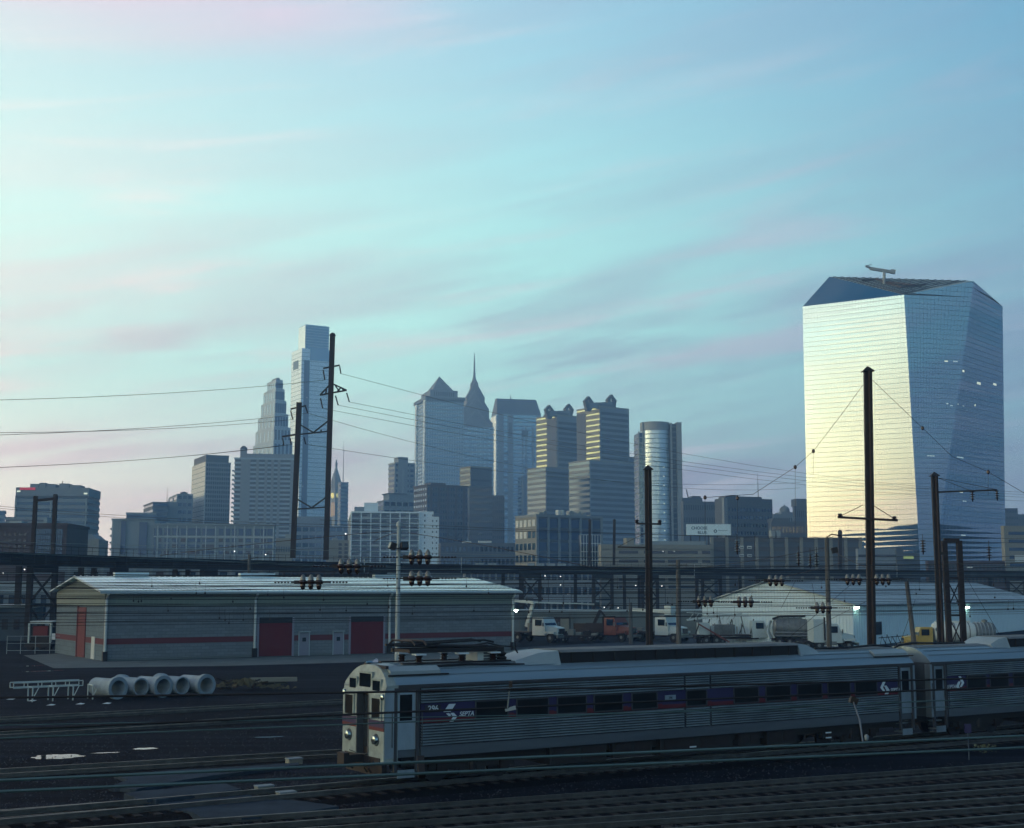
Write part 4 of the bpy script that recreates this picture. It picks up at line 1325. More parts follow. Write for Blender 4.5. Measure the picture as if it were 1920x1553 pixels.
# deck behind the near girder
m = MB()
for a, b in zip(cols, cols[1:]):
    p, q = via(a), via(b)
    d = (q - p).normalized()
    nn = Vector((-d.y, d.x, 0)) * 7
    for z0_, z1_ in ((11.0, 11.3),):
        m.add([p + Vector((0, 0, z0_)), q + Vector((0, 0, z0_)), q + nn + Vector((0, 0, z0_)), p + nn + Vector((0, 0, z0_)), p + Vector((0, 0, z1_)), q + Vector((0, 0, z1_)), q + nn + Vector((0, 0, z1_)), p + nn + Vector((0, 0, z1_))],
              [(0, 3, 2, 1), (4, 5, 6, 7), (2, 3, 7, 6), (0, 1, 5, 4)])
wpart(m, 'deck', M['girder'], vroot)
def bent(pa, pb, brace=True, w=.8, wide=True):
    p, q = via(pa), via(pb)
    d = (q - p).normalized()
    nn = Vector((-d.y, d.x, 0)) * 6
    for c in (p, q, p + nn, q + nn):
        wpart(MB().bar(c, c + Vector((0, 0, 10)), w, w), 'trestle_leg', M['rust_steel'], vroot)
    wpart(MB().bar(p + Vector((0, 0, 9.5)), q + Vector((0, 0, 9.5)), .9, .9), 'cap_beam', M['rust_steel'], vroot)
    if brace:
        for (z0_, z1_) in ((.4, 4.6), (5.0, 9.2)):
            for (a, b) in ((p, q), (q, p)):
                wpart(MB().bar(a + Vector((0, 0, z0_)), b + Vector((0, 0, z1_)), .22, .22), 'cross_brace', M['rust_steel'], vroot)
        wpart(MB().bar(p + Vector((0, 0, 4.8)), q + Vector((0, 0, 4.8)), .35, .35), 'strut', M['rust_steel'], vroot)
for (a, b) in ((-420, -385), (-170, -135), (58, 104), (212, 236), (380, 404), (696, 722), (979, 1012), (1113, 1147), (1204, 1232), (1306, 1350), (1420, 1452), (1660, 1690), (1888, 1921), (2120, 2150), (2400, 2430)):
    bent(a, b, brace=a > 900 or a < 80, w=.9 if a > 1800 else .7)

# portal mast on the viaduct, left
def mastbox(root, px0, py0, px1, py1, D, w, name='column', m_=None):
    p, q = pt(px0, py0, D), pt(px1, py1, D)
    return wpart(MB().bar(p, q, w, w), name, m_ or M['rust_steel'], root)
D = via(85).y + 3
root = thing('catenary_portal', 'dark twin legged steel portal standing on the viaduct at far left', 'mast', tuple(pt(64, 1040, D)))
mastbox(root, 61, 1044, 67, 934, D, .5)
mastbox(root, 99, 1044, 104, 931, D, .5)
mastbox(root, 66, 939, 103, 935, D, .35, 'cross_beam')
for (a, b) in ((67, 934), (104, 931)):
    p = pt(a, b, D)
    wpart(MB().prism([(p.x - .3, p.y - .3), (p.x + .3, p.y - .3), (p.x + .3, p.y + .3), (p.x - .3, p.y + .3)], p.z, p.z + .3, [(p.x - .2, p.y - .2), (p.x + .2, p.y - .2), (p.x + .2, p.y + .2), (p.x - .2, p.y + .2)]), 'cap', M['rust_steel'], root)

def hang(root, px, py, px2, py2, D, r=.16):
    p, q = pt(px, py, D), pt(px2, py2, D)
    m = MB()
    n_ = 7
    pts, rs = [], []
    for k in range(n_ * 2 + 1):
        pts.append(p.lerp(q, k / (n_ * 2)))
        rs.append(r * (1.0 if k % 2 else .55))
    m.tube(pts, rs, 6)
    return wpart(m, 'insulator_string', M['insulator'], root)

# two tall transmission masts
D = via(583).y + 4
root = thing('transmission_mast', 'shorter left one of the two tall dark masts joined by braces', 'mast', tuple(pt(549, 1046, D)))
mastbox(root, 549, 1046, 561, 755, D, .85)
mastbox(root, 529, 819, 556, 815, D, .3, 'crossarm')
mastbox(root, 545, 767, 574, 761, D, .25, 'crossarm')
for (a, b, c, d_) in ((530, 822, 532, 835), (544, 822, 546, 834), (570, 820, 573, 833), (545, 770, 549, 787), (573, 763, 577, 775)):
    hang(root, a, b, c, d_, D)
root = thing('transmission_mast', 'taller right one of the two tall dark masts, in front of the tallest tower', 'mast', tuple(pt(611, 1050, D)))
mastbox(root, 611, 1050, 623.5, 630, D, .85)
for (a, b, c, d_) in ((606, 691, 637, 685), (600, 741, 650, 732)):
    mastbox(root, a, b, c, d_, D, .26, 'crossarm')
for (a, b, c, d_) in ((600, 741, 620, 720), (624, 720, 650, 732), (611, 738, 612, 729), (632, 735, 640, 726), (637, 735, 629, 724), (645, 733, 640, 727), (559, 815, 615, 809), (587, 811, 562, 796), (588, 811, 616, 789), (602, 810, 602, 806), (556, 955, 611, 951), (584, 952, 557, 936), (585, 952, 611, 933)):
    mastbox(root, a, b, c, d_, D, .24, 'brace')
for (a, b, c, d_) in ((606, 694, 609, 713), (637, 687, 639, 701), (601, 747, 605, 766), (629, 742, 634, 760), (650, 737, 655, 754)):
    hang(root, a, b, c, d_, D)
p = pt(623.5, 630, D)
wpart(MB().lathe([(.6, 0), (.45, .4), (.1, .6)], tuple(p), n=8), 'cap', M['rust_steel'], root)

for px in (1106, 1152):
    D = via(px).y + 3
    root = thing('catenary_mast', 'thin dark mast on the viaduct, %s of the pair above the slotted garage' % ('left one' if px == 1106 else 'right one'), 'mast', tuple(pt(px, 1056, D)), group='masts on the viaduct')
    mastbox(root, px - 1, 1060, px, 977, D, .55, 'shaft')
    p = pt(px, 977, D)
    wpart(MB().lathe([(.38, 0), (.3, .25), (.05, .4)], tuple(p), n=8), 'cap', M['rust_steel'], root)
D = via(1575).y
root = thing('catenary_mast', 'thin dark mast on the viaduct just left of the tallest mast', 'mast', tuple(pt(1575, 1070, D)), group='masts on the viaduct')
mastbox(root, 1575, 1072, 1575, 997, D, .8, 'shaft')
wpart(MB().lathe([(.5, 0), (.4, .3), (.05, .5)], tuple(pt(1575, 997, D)), n=8), 'cap', M['rust_steel'], root)

# ---------------------------------------------------------------- striped warehouse
WA, WB = gp(193, 1240), gp(963, 1219)
wu = (WB - WA).normalized()
wv = Vector((-wu.y, wu.x, 0))
wlen = (WB - WA).length
wrz = math.atan2(wu.y, wu.x)
wd = 20.0
EV, RD = 6.6, 8.0
def wx(px, z=2):
    return along(WA, wu, px, z)
def wy(px, z=2):
    return along(WA, wv, px, z)
wh = thing('striped_warehouse', 'long low grey block warehouse with maroon stripe and pale metal roof', 'warehouse', tuple(WA), wrz)
def course_mat(name, c1, c2, mortar, bw=.4, bh=.2):
    m = bpy.data.materials.new(name)
    m.use_nodes = True
    t_ = m.node_tree
    b = t_.nodes['Principled BSDF']
    b.inputs['Roughness'].default_value = .9
    c = t_.nodes.new('ShaderNodeTexCoord')
    mp = t_.nodes.new('ShaderNodeMapping')
    mp.inputs['Rotation'].default_value = (R(90), 0, 0)
    t_.links.new(c.outputs['Object'], mp.inputs[0])
    br = t_.nodes.new('ShaderNodeTexBrick')
    br.inputs['Scale'].default_value = 1
    br.inputs['Brick Width'].default_value = bw
    br.inputs['Row Height'].default_value = bh
    br.inputs['Mortar Size'].default_value = .012
    for k, v in (('Color1', c1), ('Color2', c2), ('Mortar', mortar)):
        br.inputs[k].default_value = (*v, 1)
    cm = t_.nodes.new('ShaderNodeCombineXYZ')
    sx = t_.nodes.new('ShaderNodeSeparateXYZ')
    t_.links.new(c.outputs['Object'], sx.inputs[0])
    ad = t_.nodes.new('ShaderNodeMath')
    t_.links.new(sx.outputs[0], ad.inputs[0])
    t_.links.new(sx.outputs[1], ad.inputs[1])
    t_.links.new(ad.outputs[0], cm.inputs[0])
    t_.links.new(sx.outputs[2], cm.inputs[1])
    t_.links.new(cm.outputs[0], br.inputs['Vector'])
    t_.links.new(br.outputs['Color'], b.inputs['Base Color'])
    bp = t_.nodes.new('ShaderNodeBump')
    bp.inputs['Strength'].default_value = .5
    bp.inputs['Distance'].default_value = .02
    bp.invert = True
    t_.links.new(br.outputs['Fac'], bp.inputs['Height'])
    t_.links.new(bp.outputs[0], b.inputs['Normal'])
    M[name] = m
course_mat('block_wall', (.13, .185, .215), (.105, .15, .175), (.06, .085, .10), .8, .3)
course_mat('block_wall_end', (.095, .165, .20), (.08, .14, .17), (.045, .07, .09), .9, .45)
MB().box(0, wlen, 0, .4, 0, 5.2).build('front_wall', M['block_wall'], wh)
MB().box(0, .4, .4, wd, 0, 5.2).build('end_wall', M['block_wall_end'], wh)
MB().box(wlen - .4, wlen, .4, wd, 0, 5.2).build('end_wall', M['block_wall'], wh)
MB().box(0, wlen, wd - .4, wd, 0, 5.2).build('rear_wall', M['block_wall'], wh)
clad = M['panel_cream']
MB().box(-.06, wlen + .06, -.08, .3, 5.2, EV).build('upper_cladding', clad, wh)
for k in range(90):
    q = wlen * k / 90
    boxpart('cladding_rib', clad, wh, q, q + .12, -.12, -.08, 5.22, EV - .02)
for (xa, xb_) in ((-.06, .3), (wlen - .3, wlen + .06)):
    MB().extrude_x([(.3, 5.2), (wd, 5.2), (wd, EV), (wd / 2, RD - .08), (.3, EV)], xa, xb_).build('gable', M['panel_cream'], wh)
ov = .7
for side in (0, 1):
    y0, y1 = (-ov, wd / 2) if side == 0 else (wd + ov, wd / 2)
    slope = (RD - EV) / (wd / 2)
    ze = EV - ov * slope
    m = MB()
    m.add([(-ov, y0, ze), (wlen + ov, y0, ze), (wlen + ov, y1, RD), (-ov, y1, RD), (-ov, y0, ze + .14), (wlen + ov, y0, ze + .14), (wlen + ov, y1, RD + .14), (-ov, y1, RD + .14)],
          [(0, 3, 2, 1), (4, 5, 6, 7), (0, 1, 5, 4), (1, 2, 6, 5), (2, 3, 7, 6), (3, 0, 4, 7)])
    rf = m.build('roof', M['roof_metal'], wh)
    if side == 0:
        for k in range(76):
            q = -ov + (wlen + 2 * ov) * k / 76
            MB().add([(q, y0, ze + .14), (q + .1, y0, ze + .14), (q + .1, y1, RD + .14), (q, y1, RD + .14), (q, y0, ze + .2), (q + .1, y0, ze + .2), (q + .1, y1, RD + .2), (q, y1, RD + .2)],
                     [(4, 5, 6, 7), (0, 1, 5, 4), (1, 2, 6, 5), (3, 0, 4, 7)]).build('roof_seam', M['roof_metal'], rf)
boxpart('gutter', M['roof_grey'], wh, -ov, wlen + ov, -ov - .16, -ov - .01, EV - .22, EV - .05)
for (a, b) in ((265, 332), (512, 580), (775, 815)):
    boxpart('ridge_vent', M['roof_metal'], wh, wx(a, 8), wx(b, 8), wd / 2 - .4, wd / 2 + .4, RD + .1, RD + .55)
boxpart('stripe', M['stripe_maroon'], wh, -.02, wlen + .02, -.02, .1, 1.55, 2.1)
boxpart('stripe', M['stripe_maroon'], wh, -.02, .1, .1, wd, 1.55, 2.1)
boxpart('base_course', M['concrete'], wh, -.04, wlen + .04, -.05, .1, 0, .2)
def rollup(px0, px1, h):
    a, b = wx(px0, 2), wx(px1, 2)
    dr = boxpart('roller_door', M['door_red'], wh, a, b, -.06, .1, 0.05, h)
    for k in range(14):
        boxpart('door_slat', M['door_red'], wh, a + .06, b - .06, -.085, -.06, .1 + k * h / 14.6, .1 + k * h / 14.6 + h / 18)
    boxpart('door_frame', M['door_blue_grey'], wh, a - .22, a, -.1, .1, 0, h + .2)
    boxpart('door_frame', M['door_blue_grey'], wh, b, b + .22, -.1, .1, 0, h + .2)
    boxpart('door_hood', M['glass_black'], wh, a, b, -.1, .1, h - .35, h + .2)
rollup(485, 547, 3.75)
rollup(657, 718, 3.75)
for (a, b) in ((561, 579), (625, 643)):
    x0_, x1_ = wx(a), wx(b)
    boxpart('personnel_door', M['door_blue_grey'], wh, x0_, x1_, -.06, .1, .05, 2.3)
    boxpart('door_window', M['glass_black'], wh, (x0_ + x1_) / 2 - .2, (x0_ + x1_) / 2 + .2, -.08, 0, 1.45, 1.85)
    boxpart('door_frame', M['roof_grey'], wh, x0_ - .1, x0_, -.09, .1, 0, 2.4)
    boxpart('door_frame', M['roof_grey'], wh, x1_, x1_ + .1, -.09, .1, 0, 2.4)
    boxpart('door_canopy', M['roof_grey'], wh, x0_ - .1, x1_ + .1, -.3, .1, 2.4, 2.5)
ya, yb_ = wy(161, 3), wy(147, 3)
boxpart('tall_red_door', M['door_red'], wh, -.08, .1, ya, yb_, .05, 5.0)
boxpart('door_frame', M['stripe_maroon'], wh, -.14, .1, yb_, yb_ + .3, 0, 5.1)
ya, yb_ = wy(178, 1), wy(172, 1)
boxpart('personnel_door', M['paint_white'], wh, -.08, .1, ya, yb_, .05, 2.2)
for px in (197, 477, 729, 960):
    x_ = wx(px, 3)
    dp = MB().tube([(x_, -ov - .05, EV - .25), (x_, -.2, EV - .8), (x_, -.2, .9)], .13, 8).build('downpipe', M['paint_white'], wh, True)
    boxpart('downpipe_boot', M['dark_steel'], wh, x_ - .22, x_ + .22, -.42, -.02, 0, .9)

# ---------------------------------------------------------------- white gabled shed on the right
SA, SB = gp(1601, 1213), gp(1318, 1206)
sdir = (SA - SB).normalized()
sv_ = Vector((-sdir.y, sdir.x, 0))
sw = (SA - SB).length
srz = math.atan2(sv_.y, sv_.x)
# local x runs along the long side (away to the right), local y towards the left end of the gable
shed = thing('white_gabled_shed', 'big white metal shed with its pale gable end facing the parked trucks', 'shed', tuple(SA), srz)
sl, se, sr = 92.0, 4.95, 7.85
def sy(px, z=2):
    return along(SA, -sdir, px, z)
def sxx(px, z=2):
    return along(SA, sv_, px, z)
MB().extrude_x([(0, 0), (sw, 0), (sw, se), (sw * .53, sr), (0, se)], 0, .3).build('gable_wall', M['shed_white'], shed)
boxpart('side_wall', M['shed_white'], shed, .31, sl, 0, .3, 0, se - .02)
boxpart('far_side_wall', M['shed_white'], shed, .31, sl, sw - .3, sw, 0, se - .02)
for k in range(48):
    q = sw * k / 48
    top_ = se + (sr - se) * (q / (sw * .53) if q < sw * .53 else (sw - q) / (sw * .47))
    boxpart('cladding_rib', M['shed_white'], shed, -.07, -.0, q, q + .14, .1, top_ - .12)
for k in range(110):
    q = sl * k / 110
    boxpart('cladding_rib', M['shed_white'], shed, q, q + .16, -.06, 0, .1, se - .1)
for (ya, za, yb_, zb_) in ((-.5, se - .12, sw * .53, sr + .03), (sw + .5, se - .12, sw * .53, sr + .03)):
    MB().add([(-.4, ya, za), (sl, ya, za), (sl, yb_, zb_), (-.4, yb_, zb_), (-.4, ya, za + .16), (sl, ya, za + .16), (sl, yb_, zb_ + .16), (-.4, yb_, zb_ + .16)],
             [(0, 3, 2, 1), (4, 5, 6, 7), (0, 1, 5, 4), (1, 2, 6, 5), (2, 3, 7, 6), (3, 0, 4, 7)]).build('roof', M['roof_grey'], shed)
boxpart('vent_louvre', M['glass_black'], shed, sxx(1637, 1.5), sxx(1652, 1.5), -.12, .1, 1.2, 2.8)
def wall_lamp(px, py, root_, lx, ly, lz, label):
    lm = thing('wall_lamp', label, 'lamp', (0, 0, 0))
    mw = Matrix.Translation(root_.location) @ Matrix.Rotation(root_.rotation_euler.z, 4, 'Z')
    lm.location = mw @ Vector((lx, ly, lz))
    lm.rotation_euler = root_.rotation_euler
    MB().box(-.25, .25, -.35, .02, .12, .28).build('bracket', M['dark_steel'], lm)
    MB().lathe([(.05, -.16), (.22, -.08), (.24, .06), (.1, .11)], (0, -.25, 0), n=10).build('bulb', M['lamp_white'], lm, True)
wall_lamp(1610, 1141, shed, .8, -.05, 4.65, 'bright lit wall lamp at the near corner of the white shed')
wall_lamp(1811, 1141, shed, sxx(1811, 4.0), -.05, 4.2, 'bright lit wall lamp on the long side of the white shed')
wall_lamp(968, 1144, wh, wlen + .25, .1, 4.4, 'small lit lamp at the right end of the striped warehouse')

# concrete apron before the warehouse and yard pavements
def patch(name, pts, m, z=.004):
    c = [gp(x, y) for x, y in pts]
    return tag(MB().add([(p.x, p.y, z) for p in c], [tuple(range(len(c) - 1, -1, -1))]).build(name, m), kind='structure')
patch('pavement', [(44, 1229), (160, 1223), (192, 1241), (962, 1219.5), (990, 1216), (992, 1228), (860, 1237), (420, 1249), (100, 1253)], M['concrete'])
patch('yard_pavement', [(930, 1216), (1330, 1196), (1920, 1196), (1990, 1206), (1990, 1240), (1300, 1240), (930, 1240)], M['asphalt_patch'], .003)

# ---------------------------------------------------------------- railcars
mat('stainless', (.35, .39, .42), .38, metal=.72, var=.28, scale=.9, stretch=(.8, 2, .35))
mat('flute_shade', (.03, .034, .04), .7, metal=.3, var=.2)  # shade between the flutes put in as a dark backing
mat('stainless_dark', (.105, .115, .13), .5, metal=.5, var=.2, scale=.8, stretch=(.2, 2, 2))
mat('rail_roof', (.25, .30, .34), .45, metal=.55, var=.15, scale=.5, stretch=(.2, 2, 2))
mat('roof_top', (.12, .13, .135), .8, var=.25, scale=.7)
mat('front_cream', (.25, .285, .275), .55, var=.35, scale=2.2, spread=.25)
mat('livery_blue', (.013, .012, .065), .5, var=.1)
mat('livery_red', (.075, .006, .011), .5, var=.1)
mat('decal_white', (.55, .60, .64), .5, var=.05)
mat('number_plate', (.018, .02, .025), .6, var=0)
mat('cab_dark', (.008, .008, .010), .6, var=.2)
mat('window_black', (.005, .006, .007), .3, var=.2, spec=.15)
mat('rubber_grey', (.04, .042, .048), .7, var=.1)
mat('headlight', (.3, .34, .36), .2, metal=.9, var=0)

RT = 0.3                                  # rail top
EZ = 3.3                                  # eave above rail top
F1 = gp(722, 1286, RT + EZ)
F2 = gp(1715, 1243, RT + EZ)
tu = Vector((F2.x - F1.x, F2.y - F1.y, 0))
CL = tu.length                            # body length
tu.normalize()
tv = Vector((-tu.y, tu.x, 0))
trz = math.atan2(tu.y, tu.x)
HW = 1.55
car_o = Vector((F1.x, F1.y, RT)) + tv * HW
print('CAR length', round(CL, 2), 'angle', round(math.degrees(trz), 1))
near = Vector((F1.x, F1.y, 0))
def sx(px, z):
    return along(near, tu, px, z + RT)

def roof_z(y):
    return EZ + .62 * (1 - (abs(y) / HW) ** 2.9)

def section(n=14, y0=-HW, y1=HW, dz=0.0):
    return [(y0 + (y1 - y0) * k / n, roof_z(y0 + (y1 - y0) * k / n) + dz) for k in range(n + 1)]

def build_car(label):
    car = thing('railcar', label, 'railcar', tuple(car_o), trz)
    # body core, floor to eave
    body = MB().box(.45, CL - .25, -HW + .06, HW - .06, .95, EZ).build('body', M['stainless_dark'], car)
    # roof shell
    sec = section()
    m = MB()
    m.extrude_x([(HW - .05, EZ - .05)] + [(-HW + .05, EZ - .05)] + sec, .42, CL - .05)
    roof = m.build('roof', M['rail_roof'], car, True)
    for k in range(1, 11):
        y = -HW + 2 * HW * k / 11
        MB().bar((.9, y, roof_z(y) + .012), (CL - .3, y, roof_z(y) + .012), .03, .03).build('roof_bead', M['rail_roof'], roof)
    MB().extrude_x([(-.72, roof_z(.72) + .004), (.72, roof_z(.72) + .004), (.6, roof_z(.6) + .03), (0, roof_z(0) + .035), (-.6, roof_z(.6) + .03)], 1.2, CL - .2).build('roof_walkway', M['roof_top'], roof)
    d0, d1 = sx(740, 2), sx(784, 2)
    r0, r1 = sx(1687, 2), sx(1712, 2)
    segs = [(d1 + .1, sx(1282, 2)), (sx(1286, 2), sx(1330, 2)), (sx(1334, 2), r0 - .1)]
    winp = [(893, 951), (970, 1027), (1046, 1098), (1115, 1166), (1186, 1231), (1288, 1324), (1377, 1421), (1437, 1481), (1496, 1540), (1553, 1593), (1604, 1643)]
    for s in (-1, 1):
        Y = s * HW
        ribs_u, ribs_l = MB(), MB()
        def slab(mb, x0, x1, z0, z1, o0, o1):
            ya, yb = Y - s * o0, Y + s * o1
            mb.box(x0, x1, min(ya, yb), max(ya, yb), z0, z1)
        # dark drip strip under the roof, letter band, sill
        m = MB(); slab(m, .5, CL - .1, EZ - .10, EZ - .005, .2, .035); m.build('gutter', M['rubber_grey'], car)
        for (a, b) in segs:
            for (z0, z1, nr, nm) in ((2.66, 3.18, 6, 'fluted_panel'), (1.28, 2.0, 8, 'fluted_panel')):
                m = MB()
                pb = MB()
                slab(pb, a, b, z0 - .02, z1 + .02, .1, -.036)
                pbo = pb.build('panel_backing', M['flute_shade'], car)
                hh = (z1 - z0) / nr
                for k in range(nr):
                    zz = z0 + k * hh
                    # rounded flute: three facets
                    q0, q1, q2, q3 = zz + hh * .20, zz + hh * .36, zz + hh * .62, zz + hh * .86
                    ys = (Y - s * .035, Y + s * .024)
                    m.add([(a, ys[0], q0), (b, ys[0], q0), (b, ys[1], q1), (a, ys[1], q1), (b, ys[1], q2), (a, ys[1], q2), (b, ys[0], q3), (a, ys[0], q3)],
                          [(0, 1, 2, 3), (3, 2, 4, 5), (5, 4, 6, 7)] if s < 0 else [(3, 2, 1, 0), (5, 4, 2, 3), (7, 6, 4, 5)])
                m.build(nm, M['stainless'], pbo)
        m = MB(); slab(m, d1 + .1, r0 - .1, .92, 1.26, .1, .015); m.build('side_sill', M['stainless_dark'], car)
        # livery band
        m = MB(); slab(m, d1 + .1, r0 - .1, 2.16, 2.65, .1, -.01); m.build('blue_band', M['livery_blue'], car)
        m = MB(); slab(m, d1 + .1, r0 - .1, 2.02, 2.16, .1, -.012); m.build('red_band', M['livery_red'], car)
        for (a, b) in winp:
            x0, x1 = sx(a, 2.3), sx(b, 2.3)
            w = MB(); slab(w, x0, x1, 2.08, 2.62, .05, .015); wo_ = w.build('window', M['window_black'], car)
            fr = MB()
            for (p, q, z0, z1) in ((x0 - .05, x0, 2.04, 2.66), (x1, x1 + .05, 2.04, 2.66)):
                slab(fr, p, q, z0, z1, .02, .022)
            for (z0, z1) in ((2.04, 2.08), (2.62, 2.66)):
                slab(fr, x0, x1, z0, z1, .02, .022)
            fr.build('window_frame', M['rubber_grey'], wo_)
            # red swoosh foot of each pillar
            xe = x1 + .05
            tri = MB()
            yy = Y + s * .006
            tri.add([(xe, yy, 2.03), (xe + .34, yy, 2.03), (xe + .2, yy, 2.2), (xe + .02, yy, 2.2)], [(0, 1, 2, 3)] if s < 0 else [(3, 2, 1, 0)])
            tri.build('red_flash', M['livery_red'], car)
        # end doors with step wells
        for (a, b, nm) in ((d0, d1, 'front_door'), (r0, r1, 'rear_door')):
            m = MB(); slab(m, a + .08, b - .08, 1.2, 3.12, .1, -.03); dr = m.build(nm, M['stainless'], pbo)
            m = MB(); slab(m, a + .2, b - .22, 2.14, 2.98, .1, -.015); m.build('door_window', M['window_black'], dr)
            m = MB()
            slab(m, a - .02, a + .08, .5, 3.2, .1, .02); slab(m, b - .08, b + .02, .5, 3.2, .1, .02); slab(m, a + .08, b - .08, 3.12, 3.2, .1, .02)
            m.build('door_frame', M['rubber_grey'], dr)
            m = MB(); slab(m, a + .08, b - .08, .55, 1.2, .5, -.45); m.build('step_well', M['cab_dark'], dr)
            m = MB(); slab(m, a + .1, b - .1, .42, .47, .45, .0); slab(m, a + .1, b - .1, .75, .79, .45, -.22)
            m.build('step', M['stainless'], dr)
            m = MB(); slab(m, a + .12, b - .12, .30, .56, .03, .0); m.build('step_riser', M['stainless'], dr)
            gr = MB()
            for q in (a - .12, b + .12):
                yy = Y + s * .06
                gr.tube([(q, yy, 1.3), (q, yy, 2.4)], .018, 6)
            gr.build('grab_rail', M['chrome'], dr)
        # plain stainless corner posts
        m = MB(); slab(m, .02, d0 - .02, .95, EZ - .1, .3, .0); m.build('corner_post', M['stainless'], car)
        m = MB(); slab(m, r1 + .02, CL - .02, .95, EZ - .1, .3, .0); m.build('corner_post', M['stainless'], car)
        # number plate, logos, lettering
        def flat(mesh, name, x, z, o=.03):
            ob = link(name, mesh, car, (x, Y + s * o, z))
            ob.rotation_euler = (R(90), 0, 0 if s < 0 else math.pi)
            return ob
        m = MB(); slab(m, sx(797, 2.5), sx(826, 2.5), 2.36, 2.6, .02, .008); m.build('number_plate', M['number_plate'], car)
        flat(TXT['296'], 'car_number', sx(811.5, 2.5), 2.48)
        def logo(xc, zc, h, mirror):
            k = -1 if mirror else 1
            def P_(pts):
                return [(xc + k * p[0] * h, p[1] * h + zc) for p in pts]
            yy = Y + s * .02
            polys = ([(-.48, .04), (-.1, .5), (.38, .5), (.02, .04)], [(.0, -.04), (.24, -.04), (.5, -.28), (.22, -.56), (-.06, -.56), (.2, -.29)], [(-.3, -.06), (-.06, -.26), (.06, -.16), (-.1, -.04)]) if not mirror else ([(.5, 0), (.12, .5), (-.14, .5), (.22, 0), (-.02, -.3), (.2, -.3)], [(.1, .12), (-.16, .12), (-.46, -.22), (-.3, -.5), (.06, -.5), (-.14, -.24)])
            for poly in polys:
                p = P_(poly)
                mm = MB().extrude_y(p, min(yy, yy - s * .01), max(yy, yy - s * .01))
                mm.build('logo', M['decal_white'], car)
        logo(sx(844, 2.35), 2.33, .55, False)
        flat(TXT['SEPTA'], 'lettering', sx(874, 2.3), 2.25)
        logo(sx(1659, 2.3), 2.34, .58, True)
        flat(TXT['SEPTA'], 'lettering', sx(1677, 2.3), 2.2)
        m = MB(); slab(m, sx(1247, 2.3), sx(1267, 2.3), 2.3, 2.5, .02, .006); m.build('number_plate', M['stainless'], car)
        flat(TXT['296s'], 'car_number', sx(1257, 2.3), 2.4, .012)
    # ---- cab end
    fx = 0.0
    face = MB()
    # two cream pylons either side of the recessed gangway
    def front_panel(y0, y1):
        b = MB()
        b.box(fx - .02, .5, y0, y1, .78, 2.98)
        return b.build('front_panel', M['front_cream'], car)
    front_panel(-HW + .01, -.46)
    front_panel(.46, HW - .01)
    for (y0, y1) in ((-HW, -.47), (.47, HW)):
        boxpart('blue_stripe', M['livery_blue'], car, fx - .03, fx, y0 + .01, y1, 1.93, 2.17)
        boxpart('red_stripe', M['livery_red'], car, fx - .03, fx, y0 + .01, y1, 1.82, 1.93)
        yc = (y0 + y1) / 2
        wn_ = boxpart('cab_window', M['window_black'], car, fx - .05, fx, yc - .30, yc + .30, 2.22, 2.86)
        m = MB()
        for (a, b, c, d_) in ((yc - .38, yc - .30, 2.16, 2.92), (yc + .30, yc + .38, 2.16, 2.92), (yc - .30, yc + .30, 2.16, 2.22), (yc - .30, yc + .30, 2.86, 2.92)):
            m.box(fx - .065, fx, a, b, c, d_)
        m.build('cab_window_frame', M['front_cream'], car)
        hl = MB().lathe([(.05, -.17), (.14, -.14), (.17, -.06), (.18, .0)], (fx, yc, 1.52), 'x', 14).build('headlight', M['headlight'], car, True)
        MB().lathe([(.20, -.04), (.20, .0)], (fx, yc, 1.52), 'x', 16).build('headlight_rim', M['rubber_grey'], car)
        MB().lathe([(.03, -.1), (.1, -.07), (.11, 0)], (fx, yc + (.42 if yc < 0 else -.42) * -1, 2.92), 'x', 10).build('marker_light', M['headlight'], car, True)
    boxpart('gangway', M['cab_dark'], car, .22, .5, -.46, .46, .9, 2.98)
    boxpart('gangway_door', M['glass_black'], car, .18, .22, -.3, .3, 1.2, 2.9)
    for y in (-.46, .42):
        boxpart('gangway_post', M['stainless_dark'], car, fx - .04, .22, y, y + .05, .9, 2.98)
    # curved brow with three number windows
    m = MB()
    n = 14
    bs = [(-HW + 2 * HW * k / n) for k in range(n + 1)]
    outline = [(y, roof_z(y) - .02) for y in bs]
    vs_ = [(fx - .01, -HW + .02, 2.98), (fx - .01, HW - .02, 2.98)]
    prof = [(-HW, 2.98)] + outline + [(HW, 2.98)]
    nn = len(prof)
    vv = [(fx - .01, p[0], p[1]) for p in prof] + [(fx + .55, p[0], p[1] + .02) for p in prof]
    # lean the top of the brow back
    vv = [(x + (.22 * (z - 2.98) / .9 if i < nn else 0), y, z) for i, (x, y, z) in enumerate(vv)]
    m.add(vv, [tuple(range(nn - 1, -1, -1))] + [(i, (i + 1) % nn, nn + (i + 1) % nn, nn + i) for i in range(nn)])
    m.build('cab_brow', M['front_cream'], car)
    for (y0, y1, z0, z1) in ((-1.12, -.62, 3.10, 3.42), (-.4, .42, 3.14, 3.62), (.66, 1.12, 3.10, 3.42)):
        zc = (z0 + z1) / 2
        o = fx - .03 + .22 * (zc - 2.98) / .9
        boxpart('brow_window_frame', M['front_cream'], car, o - .01, o + .12, y0 - .07, y1 + .07, z0 - .05, z1 + .06)
        boxpart('brow_window', M['glass_dark'], car, o - .03, o, y0, y1, z0, z1)
    MB().bar((.25, -1.2, 3.86), (.5, .9, 3.86), .1, .1).build('brow_rail', M['dark_steel'], car)
    MB().lathe([(.04, 0), (.06, .25), (.14, .42)], (.3, .5, 3.95), 'x', 8).build('horn', M['headlight'], car)
    # buffer beam, coupler, hoses
    boxpart('buffer_beam', M['cab_dark'], car, -.05, .6, -1.3, 1.3, .74, .95)
